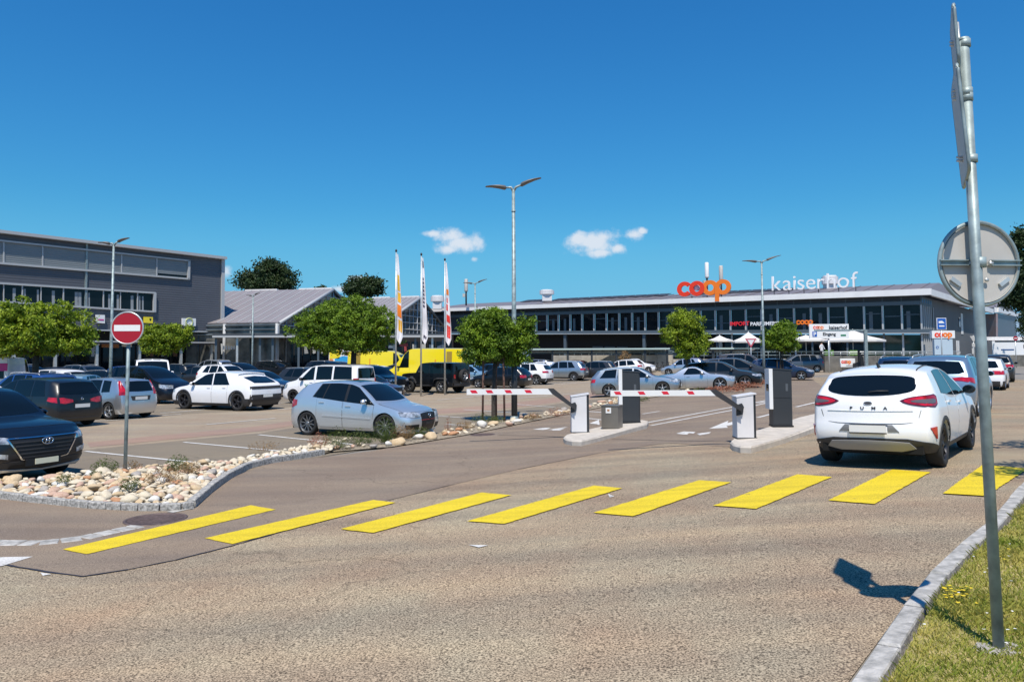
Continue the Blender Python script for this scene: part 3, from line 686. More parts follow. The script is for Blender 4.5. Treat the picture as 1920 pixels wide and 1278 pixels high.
# ------------------------------------------------------------------ cars
def lerp(a, b, t): return a+(b-a)*t
def interp(P, x, smooth=True):
    if x <= P[0][0]: return P[0][1]
    if x >= P[-1][0]: return P[-1][1]
    for i in range(len(P)-1):
        if x <= P[i+1][0]:
            x0, y0 = P[i][:2]; x1, y1 = P[i+1][:2]; h = x1-x0
            if h < 1e-6: return y1
            t = (x-x0)/h
            if not smooth: return y0+(y1-y0)*t
            s = (y1-y0)/h
            sp = (y0-P[i-1][1])/max(1e-6, x0-P[i-1][0]) if i > 0 else s
            sn = (P[i+2][1]-y1)/max(1e-6, P[i+2][0]-x1) if i+2 < len(P) else s
            def mono(a, b): return 0 if a*b <= 0 else 2*a*b/(a+b)
            m0 = mono(sp, s) if i > 0 else s; m1 = mono(s, sn) if i+2 < len(P) else s
            t2, t3 = t*t, t*t*t
            return (2*t3-3*t2+1)*y0+(t3-2*t2+t)*h*m0+(-2*t3+3*t2)*y1+(t3-t2)*h*m1
    return P[-1][1]
class Car:
    def __init__(s, **p):
        s.__dict__.update(dict(L=4.2, W=1.78, H=1.48, wb=2.6, fo=0.86, r=0.32, gc=0.20, tumble=0.36, crown=0.048, bowf=0.16, bowr=0.10, cf=0.80, cr=0.84, lf=0.50, lr=0.40,
            front=[(0.15, 0.12), (0.3, 0.03), (0.45, 0.0), (0.62, 0.015), (0.75, 0.08)], dr_len=0.95, df_len=0.7, boxy=0.0, arch=1.13))
        s.__dict__.update(p)
        s.uf, s.ur = s.fo, s.fo+s.wb
    def top(s, u): return interp(s.topc, u)
    def beltz(s, u): return interp(s.belt, u)
    def crn(s, u): return s.crown
    def zs(s, u): return min(s.beltz(u), s.top(u)-s.crn(u))
    def zre(s, u): return max(s.zs(u)+0.002, s.top(u)-s.crn(u))
    def plan(s, u):
        d = u/s.lf
        w = 1.0
        if d < 1: w = s.cf+(1-s.cf)*(max(0, 1-(1-d)**2.3))**(1/2.3)
        d = (s.L-u)/s.lr
        if d < 1: w *= s.cr+(1-s.cr)*(max(0, 1-(1-max(0, d))**2.3))**(1/2.3)
        return s.W/2*w*(1-0.012*abs(2*u/s.L-1)**2)
    def Y(s, u, z):
        w = s.plan(u); b = s.zs(u)
        if z <= b:
            r = (z-s.gc)/max(0.05, (b-s.gc))
            k = interp([(0, .915), (.10, .96), (.28, .985), (.52, 1.0), (.74, .992), (.80, .982), (.94, .958), (1, .945)], r)
            if s.boxy: k = lerp(k, 0.99, s.boxy)
            return w*k
        d = z-b; k = 0.945 if not s.boxy else lerp(0.945, 0.99, s.boxy)
        return w*k-s.tumble*d*(0.75+0.45*d)
    def warp(s, u, y, z):
        x = s.L/2-u
        b = smst(s.L-s.dr_len, s.L, u); x += interp(s.rear, z)*b**1.2
        x += s.bowr*(y/(s.W/2))**2*smst(s.L-0.5, s.L, u)
        b = smst(s.df_len, 0, -u) if False else (1-smst(0, s.df_len, u)); x -= interp(s.front, z)*b**1.2
        x -= s.bowf*(abs(y)/(s.W/2))**2*(1-smst(0, 0.55, u))
        return x
    def side(s, sg):
        def f(u, z):
            y = s.Y(u, z); return Vector((s.warp(u, y, z), sg*y, z))
        return f
    def roof(s, u, q):
        ze = s.zre(u); ye = s.Y(u, ze); z = ze+(s.top(u)-ze)*(1-abs(q)**2.4); y = q*ye
        return Vector((s.warp(u, y, z), y, z))
    def capr(s, y, z): return Vector((s.warp(s.L, y, z), y, z))
    def capf(s, y, z): return Vector((s.warp(0, y, z), y, z))
    def wrap(s, end, sg):
        """t = distance along the outline from the centre of the cap, round the corner, along the side"""
        def f(t, z):
            u0 = s.L if end == 'r' else 0.0; Yc = s.Y(u0, z)
            if t <= Yc: return Vector((s.warp(u0, t, z), sg*t, z))
            u = (s.L-(t-Yc)) if end == 'r' else (t-Yc); y = s.Y(u, z); return Vector((s.warp(u, y, z), sg*y, z))
        return f
    def archz(s, u, k=1.0):
        z = s.gc; ra = s.r*s.arch*k
        for c in (s.uf, s.ur):
            d = abs(u-c)
            if d < ra: z = max(z, s.r+math.sqrt(ra*ra-d*d))
        return z
    def shell(s):
        us = set([0, .008, .025, .05, .09, .14, .2, .28, .38, .5, .62]); ra = s.r*s.arch
        for d in (.006, .02, .05, .09, .14, .2, .28, .38, .5, .7): us.add(s.L-d)
        us.add(s.L)
        for c in (s.uf, s.ur):
            for k in range(13): us.add(c+ra*math.cos(math.pi*k/12)*0.9995)
            us.add(c-ra-0.002); us.add(c+ra+0.002)
        for p in s.topc: us.add(p[0])
        u = 0.7
        while u < s.L-0.6: us.add(u); u += 0.13
        us = sorted(x for x in us if 0 <= x <= s.L); U = [us[0]]
        for x in us[1:]:
            if x-U[-1] > 0.0015: U.append(x)
        U[-1] = s.L
        NS, NG, NT = 9, 4, 6; rows = []
        for u in U:
            zb = s.archz(u); b = s.zs(u); e = s.zre(u); r = [Vector((s.warp(u, s.Y(u, zb), zb), s.Y(u, zb)-0.13, zb+0.01))]
            for k in range(NS): z = lerp(zb, b, (k/(NS-1))); r.append(s.side(1)(u, z))
            for k in range(1, NG+1): r.append(s.side(1)(u, lerp(b, e, k/NG)))
            for k in range(1, NT+1): r.append(s.roof(u, 1-k/NT))
            full = r+[Vector((p.x, -p.y, p.z)) for p in r[-2::-1]]
            rows.append(full)
        m = MB(); m.grid(rows)
        for end, u in (('f', 0.0), ('r', s.L)):
            zb = s.gc; b = s.zs(u); e = s.zre(u); g = []
            zz = [lerp(zb, b, k/(NS-1)) for k in range(NS)]+[lerp(b, e, k/NG) for k in range(1, NG+1)]
            for z in zz:
                Yv = s.Y(u, z); g.append([Vector((s.warp(u, -q*Yv, z), -q*Yv, z)) for q in [k/NT for k in range(-NT, NT+1)]])
            g.append([s.roof(u, -k/NT) for k in range(-NT, NT+1)])
            m.grid(g)
        me = m.mesh('body'); bm = bmesh.new(); bm.from_mesh(me); bmesh.ops.remove_doubles(bm, verts=bm.verts, dist=0.0012)
        bmesh.ops.recalc_face_normals(bm, faces=bm.faces)
        bm.to_mesh(me); bm.free(); me.polygons.foreach_set('use_smooth', [True]*len(me.polygons))
        me.set_sharp_from_angle(angle=R(50)); return me
    def win(s, ub0, ut0, ub1, ut1, sg, zb=0.015, zt=0.03, n=10):
        """side window from its four corners (bottom/top u); follows belt and roof edge"""
        bot = [lerp(ub0, ub1, k/n) for k in range(n+1)]; tp = [lerp(ut0, ut1, k/n) for k in range(n+1)]
        return [[(lerp(b, t, j/4), lerp(s.zs(b)+zb, max(s.zs(b)+zb+0.004, s.zre(t)-zt), j/4)) for b, t in zip(bot, tp)] for j in range(5)]
def patch(car, surf, P, off=0.004, skirt=0.014, mb=None, eps=0.01):
    """grid of 2-D parameters placed on a car surface, proud by off"""
    pts = [[surf(*q) for q in row] for row in P]; r, c = len(pts), len(pts[0]); N = []
    ctr = Vector((0, 0, car.H*0.45))
    for i in range(r):
        row = []
        for j in range(c):
            a = pts[i][min(j+1, c-1)]-pts[i][max(j-1, 0)]; b = pts[min(i+1, r-1)][j]-pts[max(i-1, 0)][j]; n = a.cross(b)
            n = n.normalized() if n.length > 1e-9 else Vector((0, 0, 1))
            if n.dot(pts[i][j]-Vector((max(-car.L/2+0.8, min(car.L/2-0.8, pts[i][j].x)), 0, car.H*0.45))) < 0: n = -n
            row.append(n)
        N.append(row)
    Q = [[pts[i][j]+N[i][j]*off for j in range(c)] for i in range(r)]
    m = mb or MB(); a = (Q[0][1]-Q[0][0]).cross(Q[1][0]-Q[0][0])
    mid = (r//2, c//2); i, j = min(mid[0], r-2), min(mid[1], c-2); a = (Q[i][j+1]-Q[i][j]).cross(Q[i+1][j]-Q[i][j])
    if a.dot(N[i][j]) < 0: Q = [row[::-1] for row in Q]; N = [row[::-1] for row in N]
    m.grid(Q, True, skirt, N); return m
def rect(a0, a1, b0, b1, na=8, nb=4):
    return [[(lerp(a0, a1, i/na), lerp(b0, b1, j/nb)) for i in range(na+1)] for j in range(nb+1)]
def band(lo, hi, n=12, nb=4):
    """lo, hi: polylines (a, b) resampled and joined"""
    def rs(P, t):
        t *= len(P)-1; i = min(int(t), len(P)-2); f = t-i; return (lerp(P[i][0], P[i+1][0], f), lerp(P[i][1], P[i+1][1], f))
    A = [rs(lo, k/n) for k in range(n+1)]; B = [rs(hi, k/n) for k in range(n+1)]
    return [[(lerp(a[0], b[0], j/nb), lerp(a[1], b[1], j/nb)) for a, b in zip(A, B)] for j in range(nb+1)]
_wh = {}
def wheel(parent, x, y, r, wd, style, sg, rimr=None):
    rr = rimr or r*0.70; key = (round(r, 3), wd, style, round(rr, 3))
    if key not in _wh:
        t = MB(); h = wd/2
        t.lathe([(rr*0.97, -h*0.92), (rr, -h), (r*0.93, -h), (r*0.985, -h*0.8), (r, -h*0.55), (r, h*0.55), (r*0.985, h*0.8), (r*0.93, h), (rr, h), (rr*0.97, h*0.92), (rr*0.94, -h*0.92)], 36, 'Y')
        tm = t.mesh('wheel', M_TYRE); recalc(tm)
        m = MB(); m.lathe([(rr*0.99, h*0.97), (rr*0.93, h*0.80), (rr*0.88, h*0.2), (rr*0.88, -h*0.3), (rr*1.0, -h*0.5)], 32, 'Y')
        n, w0, w1 = {'5': (5, .17, .24), '10': (10, .09, .07), '7': (7, .13, .12), 'turb': (5, .28, .34), '6': (6, .16, .20), 'steel': (8, .20, .20), '14': (14, .055, .05)}[style]
        dep = h*0.72
        for k in range(n):
            a = 2*math.pi*(k+.25)/n; c, s_ = math.cos(a), math.sin(a); tw = 0.25 if style == 'turb' else 0.0
            c2, s2 = math.cos(a+tw), math.sin(a+tw)
            def P(rad, off, d, cc, ss): return (rad*cc-off*ss, d, rad*ss+off*cc)
            i0, i1 = rr*0.14, rr*0.93
            f = [P(i0, -w0*rr*.5, dep, c, s_), P(i0, w0*rr*.5, dep, c, s_), P(i1, w1*rr*.5, dep*1.12, c2, s2), P(i1, -w1*rr*.5, dep*1.12, c2, s2)]
            m.extr(f, (0, -h*0.35, 0))
        m.lathe([(rr*0.20, dep*0.7), (rr*0.20, dep*1.08), (rr*0.15, dep*1.15), (0.001, dep*1.15)], 14, 'Y')
        rm = m.mesh('rim', M_ALLOY)
        b = MB(); b.lathe([(rr*0.9, -h*0.2), (0.001, -h*0.2)], 24, 'Y'); b.lathe([(rr*0.62, -h*0.15), (rr*0.62, h*0.12), (0.001, h*0.14)], 20, 'Y')
        _wh[key] = (tm, rm, b.mesh('brake_disc', M_TRIM))
    tm, rm, bd = _wh[key]
    o = link('wheel', tm, parent); o.location = (x, y, r)
    if sg < 0: o.rotation_euler = (0, 0, math.pi)
    return o, rm, bd
def torus_mb(R_, r_, n=20, m=8, sx=1.0, mb=None, M=None):
    mb = mb or MB(); P = [Vector((R_*sx*math.cos(2*math.pi*k/n), R_*math.sin(2*math.pi*k/n), 0)) for k in range(n)]
    if M is not None: P = [M @ p for p in P]
    mb.tube(P, r_, m, closed=True); return mb
def surfM(surf, a, b, off):
    e = 0.01; p = surf(a, b); X = surf(a+e, b)-surf(a-e, b); Yv = surf(a, b+e)-surf(a, b-e); n = X.cross(Yv).normalized()
    if n.dot(Vector((p.x, p.y*2, 0))) < 0: n = -n
    Yv.normalize(); X = Yv.cross(n); p = p+n*off
    return Matrix(((X.x, Yv.x, n.x, p.x), (X.y, Yv.y, n.y, p.y), (X.z, Yv.z, n.z, p.z), (0, 0, 0, 1)))

def build_car(car, paint_m, label, cat='car', group='cars in the car park', rim_m=None, style='5', lod=2, wins=None, o=None, wd=0.215, rimr=None):
    """returns the root Empty; parts are its children"""
    o = o or {}; c = car; root = empty('parked_car' if not o.get('name') else o['name'], label=label, cat=cat, group=group)
    if 'rootloc' in o: pass
    rim_m = rim_m or M_ALLOY
    bm_ = c.shell(); bm_.materials.append(paint_m); link('body', bm_, root)
    W2 = c.W/2
    # underbody: closes the wheel arches and the floor
    m = MB(); m.box(-c.L/2+0.30, -W2+0.26, c.gc*0.8, c.L/2-0.35, W2-0.26, c.gc+0.42)
    m.box(-c.L/2+0.12, -W2+0.2, c.gc*0.95, -c.L/2+0.7, W2-0.2, c.gc+0.1)
    m.box(c.L/2-0.7, -W2+0.2, c.gc*0.95, c.L/2-0.22, W2-0.2, c.gc+0.1)
    m.build('underbody', M_GAP, root)
    # wheels
    tw = o.get('track', 0.03); k = 0
    for ux in (c.uf, c.ur):
        for sg in (1, -1):
            w_, rm, bd = wheel(root, c.L/2-ux, sg*(W2-tw-wd/2), c.r, wd, style, sg, rimr)
            key = (rm.as_pointer(), rim_m.name)
            if key not in _rimc:
                r2 = rm.copy(); r2.name = 'rim'; r2.materials.clear(); r2.materials.append(rim_m); _rimc[key] = r2
            link('rim', _rimc[key], w_); link('brake_disc', bd, w_)
    # glass
    ws0, ws1 = o.get('ws', (c.cowl+0.05, c.wtop-0.02))
    P = [[(lerp(ws0+0.10*abs(q)**2, ws1+0.03*abs(q)**2, j/7), q*0.90) for q in [k/8 for k in range(-8, 9)]] for j in range(8)]
    patch(c, c.roof, P, 0.004).build('windshield', M_GLASS, root)
    wins = wins or []
    for sg in (1, -1):
        S_ = c.side(sg)
        for wq in wins: patch(c, S_, c.win(*wq, sg), 0.004).build('side_window', M_GLASS, root)
        if o.get('winframe'):
            a, b_ = wins[0], wins[-1]; patch(c, S_, c.win(a[0]-.04, a[1]-.02, b_[2]+.04, b_[3]+.03, sg, 0.012, 0.025, 24), 0.002, 0.01).build('window_frame', o['winframe'], root)
    rg = o.get('rg')
    if rg: patch(c, c.capr, rg, 0.005).build('rear_window', M_GLASS, root)
    rgt = o.get('rgt')
    if rgt:
        P = [[(lerp(rgt[0]-0.02*abs(q)**2, rgt[1]-0.10*abs(q)**2, j/6), q*rgt[2]) for q in [k/8 for k in range(-8, 9)]] for j in range(7)]
        patch(c, c.roof, P, 0.004).build('rear_window', M_GLASS, root)
    # doors with gaps
    if lod >= 1:
        for sg in (1, -1):
            S_ = c.side(sg)
            for (a, b_) in o.get('doors', []):
                n = 14; U = [lerp(a, b_, k/n) for k in range(n+1)]
                def zl(u): return max(c.gc+0.07, c.archz(u, 1.10)+0.01)
                def gridof(e): return [[(lerp(a+e, b_-e, k/n), lerp(zl(lerp(a+e, b_-e, k/n))+e, c.zs(U[k])+0.012-e, j/8)) for k in range(n+1)] for j in range(9)]
                patch(c, S_, gridof(0.0), 0.0012, 0.004).build('door_gap', M_GAP, root)
                d = patch(c, S_, gridof(0.006), 0.0035, 0.006).build('door', paint_m, root)
                if lod >= 2:
                    hz = c.zs(b_-0.16)-0.10; p = S_(b_-0.17, hz); h = MB(); h.box(p.x-0.085, p.y+sg*0.012-0.006 if sg > 0 else p.y-0.036+0.006, hz-0.012, p.x+0.085, p.y+0.036-0.006 if sg > 0 else p.y-0.012+0.006, hz+0.014)
                    h.build('handle', o.get('handle', paint_m), d)
    # bonnet and tailgate seams
    if lod >= 2:
        u0, u1 = o.get('hood', (0.22, c.cowl-0.02))
        P = [[(lerp(u0+0.10*q*q, u1+0.06*q*q, j/6), q*0.93) for q in [k/8 for k in range(-8, 9)]] for j in range(7)]
        patch(c, c.roof, P, 0.001, 0.003).build('hood_gap', M_GAP, root)
        P = [[(lerp(u0+0.008+0.10*q*q, u1-0.008+0.06*q*q, j/6), q*0.922) for q in [k/8 for k in range(-8, 9)]] for j in range(7)]
        patch(c, c.roof, P, 0.003, 0.004).build('hood', paint_m, root)
    # mirrors
    um = c.cowl+o.get('mir', 0.42); zm = c.zs(um)+0.05
    for sg in (1, -1):
        p = c.side(sg)(um, zm); m = MB()
        prof = [(0.0, 0.35), (0.03, 0.8), (0.08, 1.0), (0.13, 0.85), (0.15, 0.4)]
        g = [[Vector((p.x-0.05+dx, p.y+sg*(0.13+0.10*k_*math.cos(a)), zm+0.03+0.075*k_*math.sin(a))) for a in [2*math.pi*t/12 for t in range(13)]] for dx, k_ in prof]
        m.grid(g); m.tube([(p.x, p.y-sg*0.02, zm-0.02), (p.x+0.02, p.y+sg*0.09, zm)], 0.022, 6)
        mo = m.build('mirror', o.get('mirror', paint_m), root)
        gm_ = MB(); gm_.extr([(p.x-0.05, p.y+sg*(0.13+0.085*math.cos(a)), zm+0.03+0.062*math.sin(a)) for a in [2*math.pi*t/12 for t in range(12)]], (-0.004, 0, 0)); gm_.build('mirror_glass', M_GLASS, mo)
    # lights, grille, bumpers, plates: lists of patches
    for (nm, surfname, P, m_, off) in o.get('patches', []):
        for sg in ((1, -1) if surfname in ('wf', 'wr', 'side') else (1,)):
            surf = {'wf': c.wrap('f', sg), 'wr': c.wrap('r', sg), 'side': c.side(sg), 'capf': c.capf, 'capr': c.capr, 'roof': c.roof}[surfname]
            patch(c, surf, P, off).build(nm, m_ if m_ != 'paint' else paint_m, root)
    if o.get('cladding'):
        cm_, wdth = o['cladding']; ra = c.r*c.arch
        for sg in (1, -1):
            S_ = c.side(sg)
            for cu in (c.uf, c.ur):
                P = [[(cu+math.cos(a)*(ra+wdth*j), max(c.gc, c.r+math.sin(a)*(ra+wdth*j))) for a in [math.pi*(-0.12+1.24*t/18) for t in range(19)]] for j in (0, 1)]
                patch(c, S_, P, 0.010, 0.02).build('arch_trim', cm_, root)
            patch(c, S_, rect(c.uf+ra+0.04, c.ur-ra-0.04, c.gc, c.gc+wdth*1.5, 8, 2), 0.010, 0.02).build('sill_trim', cm_, root)
        m = MB(); patch(c, c.wrap('r', 1), rect(0, W2*0.95+c.L-c.ur-ra-0.02, c.gc, c.gc+o.get('cladr', 0.24), 12, 3), 0.010, 0.02, m); patch(c, c.wrap('r', -1), rect(0, W2*0.95+c.L-c.ur-ra-0.02, c.gc, c.gc+o.get('cladr', 0.24), 12, 3), 0.010, 0.02, m)
        m.build('rear_bumper_trim', cm_, root)
        m = MB(); patch(c, c.wrap('f', 1), rect(0, W2*0.9+c.uf-ra-0.02, c.gc, c.gc+0.18, 12, 3), 0.010, 0.02, m); patch(c, c.wrap('f', -1), rect(0, W2*0.9+c.uf-ra-0.02, c.gc, c.gc+0.18, 12, 3), 0.010, 0.02, m)
        m.build('front_bumper_trim', cm_, root)
    if o.get('rails'):
        a, b_, rm_ = o['rails']
        for sg in (1, -1):
            pts = [c.roof(lerp(a, b_, k/8), sg*0.93)+Vector((0, 0, 0.045 if 0 < k < 8 else 0.0)) for k in range(9)]
            MB().tube(pts, 0.014, 6).build('roof_rail', rm_, root)
    if o.get('antenna'):
        p = c.roof(o['antenna'], 0); m = MB(); m.extr([(p.x+0.09, -0.012, p.z), (p.x-0.08, -0.02, p.z), (p.x-0.085, -0.006, p.z+0.075), (p.x-0.05, -0.006, p.z+0.075)], (0, 0.03, 0)); m.build('antenna', M_BLACK, root)
    for (nm, end, zc, wdt, m_) in o.get('plates', []):
        f = c.capr if end == 'r' else c.capf; p = f(0, zc); sgn = -1 if end == 'r' else 1; m = MB(); m.box(p.x-0.006+sgn*0.012, -wdt/2, zc-0.056, p.x+0.006+sgn*0.012, wdt/2, zc+0.056)
        pl = m.build('license_plate', m_, root)
    return root
_rimc = {}
M_PLATE = mat('plate_white', (0.74, 0.74, 0.70), 0.4)
TL = [(0, 0), (1, 1)]
def std_lights(c, tz0=0.80, tz1=0.98, ty0=0.42, tw=0.62, hz0=0.60, hz1=0.73, hy0=0.42, hw=0.72, grill=(0.42, 0.66, 0.48), low=(0.24, 0.40, 0.62), tail=None, head=None):
    Yr = c.W/2*c.cr*0.95; Yf = c.W/2*c.cf*0.95
    P = [('taillight', 'wr', rect(ty0, ty0+tw, tz0, tz1, 10, 3), tail or M_TAIL, 0.009),
         ('headlight', 'wf', band([(hy0, hz0), (hy0+hw*.6, hz0), (hy0+hw, hz0+.07)], [(hy0, hz1-.03), (hy0+hw*.5, hz1), (hy0+hw, hz1+.03)]), head or M_HEAD, 0.008)]
    if grill: P.append(('grille', 'capf', rect(-grill[2], grill[2], grill[0], grill[1], 8, 3), M_BLACK, 0.006))
    if low: P.append(('lower_grille', 'capf', rect(-low[2], low[2], low[0], low[1], 8, 2), M_BLACK, 0.008))
    return P
def rglass(c, z0, z1, w0, w1, cut=0.0):
    return band([(-w0, z0+cut), (-w0*.8, z0), (0, z0-.01), (w0*.8, z0), (w0, z0+cut)], [(-w1, z1), (0, z1+.015), (w1, z1)], 16, 6)
def put(root, hd, anchor, at, dz=0.0):
    """rest the car so that the ground point `anchor` (car frame) is at world xy `at`"""
    h = R(hd); c, s = math.cos(h), math.sin(h); x = at[0]-(anchor[0]*c-anchor[1]*s); y = at[1]-(anchor[0]*s+anchor[1]*c)
    e = 1.1; zx = (gz(x+c*e, y+s*e)-gz(x-c*e, y-s*e))/(2*e); zy = (gz(x-s*.7, y+c*.7)-gz(x+s*.7, y-c*.7))/1.4
    z = gz(x, y)+dz
    X = Vector((c, s, zx)).normalized(); Yv = Vector((-s, c, zy)); Z = X.cross(Yv).normalized(); Yv = Z.cross(X)
    root.matrix_world = Matrix(((X.x, Yv.x, Z.x, x), (X.y, Yv.y, Z.y, y), (X.z, Yv.z, Z.z, z), (0, 0, 0, 1)))
    return root

# --- body types ------------------------------------------------------------
def hatch(L=4.2, W=1.76, H=1.48, wb=2.58, **k):
    f = L/4.2; h = H/1.48
    d = dict(L=L, W=W, H=H, wb=wb, fo=0.84*f, r=0.315, gc=0.19, cowl=1.08*f, wtop=1.80*f,
        topc=[(0, .60*h), (.08, .68*h), (.3, .77*h), (.7*f, .885*h), (1.08*f, .965*h), (1.45*f, 1.20*h), (1.80*f, 1.385*h), (2.15*f, 1.465*h), (2.6*f, 1.48*h), (3.2*f, 1.455*h), (L-.25, 1.40*h), (L, 1.33*h)],
        belt=[(0, .66*h), (.5, .78*h), (1.1*f, .88*h), (2.5*f, .925*h), (L, .985*h)],
        rear=[(.15, .10), (.3, .02), (.5, 0), (.75, .03), (.93*h, .07), (1.0*h, .12), (1.3*h, .42), (1.48*h, .5)])
    d.update(k); return Car(**d)
def suv(L=4.5, W=1.86, H=1.66, wb=2.68, **k):
    f = L/4.5; h = H/1.66
    d = dict(L=L, W=W, H=H, wb=wb, fo=0.88*f, r=0.355, gc=0.24, cowl=1.20*f, wtop=1.90*f,
        topc=[(0, .80*h), (.06, .88*h), (.3, .99*h), (.8*f, 1.06*h), (1.20*f, 1.11*h), (1.55*f, 1.36*h), (1.90*f, 1.56*h), (2.25*f, 1.64*h), (2.7*f, 1.66*h), (3.5*f, 1.635*h), (L-.25, 1.58*h), (L, 1.52*h)],
        belt=[(0, .84*h), (.5, .95*h), (1.2*f, 1.02*h), (2.8*f, 1.06*h), (L, 1.10*h)],
        rear=[(.2, .12), (.4, .02), (.6, 0), (.9, .03), (1.05*h, .08), (1.15*h, .13), (1.45*h, .36), (1.66*h, .42)], front=[(.2, .10), (.4, .02), (.55, 0), (.8, .01), (.95, .06)], cf=.84, bowf=.10)
    d.update(k); return Car(**d)
def wagon(L=4.6, W=1.8, H=1.48, wb=2.65, **k):
    f = L/4.6; h = H/1.48
    d = dict(L=L, W=W, H=H, wb=wb, fo=0.90*f, r=0.32, gc=0.18, cowl=1.22*f, wtop=1.98*f,
        topc=[(0, .60*h), (.08, .67*h), (.35, .78*h), (.8*f, .89*h), (1.22*f, .955*h), (1.6*f, 1.19*h), (1.98*f, 1.38*h), (2.3*f, 1.46*h), (2.8*f, 1.48*h), (3.7*f, 1.44*h), (L-.25, 1.39*h), (L, 1.33*h)],
        belt=[(0, .66*h), (.5, .78*h), (1.2*f, .87*h), (2.8*f, .92*h), (L, .98*h)],
        rear=[(.15, .10), (.3, .02), (.5, 0), (.75, .03), (.95*h, .08), (1.3*h, .38), (1.48*h, .46)])
    d.update(k); return Car(**d)
def mpv(L=4.3, W=1.8, H=1.6, wb=2.65, **k):
    f = L/4.3; h = H/1.6
    d = dict(L=L, W=W, H=H, wb=wb, fo=0.86*f, r=0.32, gc=0.20, cowl=0.92*f, wtop=1.85*f,
        topc=[(0, .66*h), (.08, .75*h), (.3, .86*h), (.6*f, .96*h), (.92*f, 1.05*h), (1.4*f, 1.33*h), (1.85*f, 1.52*h), (2.2*f, 1.59*h), (2.6*f, 1.60*h), (3.4*f, 1.575*h), (L-.2, 1.52*h), (L, 1.47*h)],
        belt=[(0, .72*h), (.5, .86*h), (1.0*f, .95*h), (2.6*f, .99*h), (L, 1.02*h)],
        rear=[(.15, .10), (.3, .02), (.5, 0), (.8, .03), (1.0*h, .06), (1.1*h, .09), (1.4*h, .28), (1.6*h, .34)])
    d.update(k); return Car(**d)
def notch(L=4.5, W=1.78, H=1.42, wb=2.65, **k):
    f = L/4.5; h = H/1.42
    d = dict(L=L, W=W, H=H, wb=wb, fo=0.88*f, r=0.315, gc=0.17, cowl=1.22*f, wtop=1.92*f,
        topc=[(0, .58*h), (.08, .65*h), (.35, .76*h), (.8*f, .87*h), (1.22*f, .93*h), (1.6*f, 1.17*h), (1.92*f, 1.33*h), (2.3*f, 1.41*h), (2.7*f, 1.42*h), (3.1*f, 1.37*h), (3.5*f, 1.22*h), (3.95*f, 1.03*h), (4.2*f, 1.0*h), (L-.06, .97*h), (L, .93*h)],
        belt=[(0, .63*h), (.5, .76*h), (1.2*f, .85*h), (2.8*f, .89*h), (4.0*f, .93*h), (L, .90*h)],
        rear=[(.15, .10), (.3, .02), (.5, 0), (.8, .02), (1.0, .05)], crown=.05)
    d.update(k); return Car(**d)

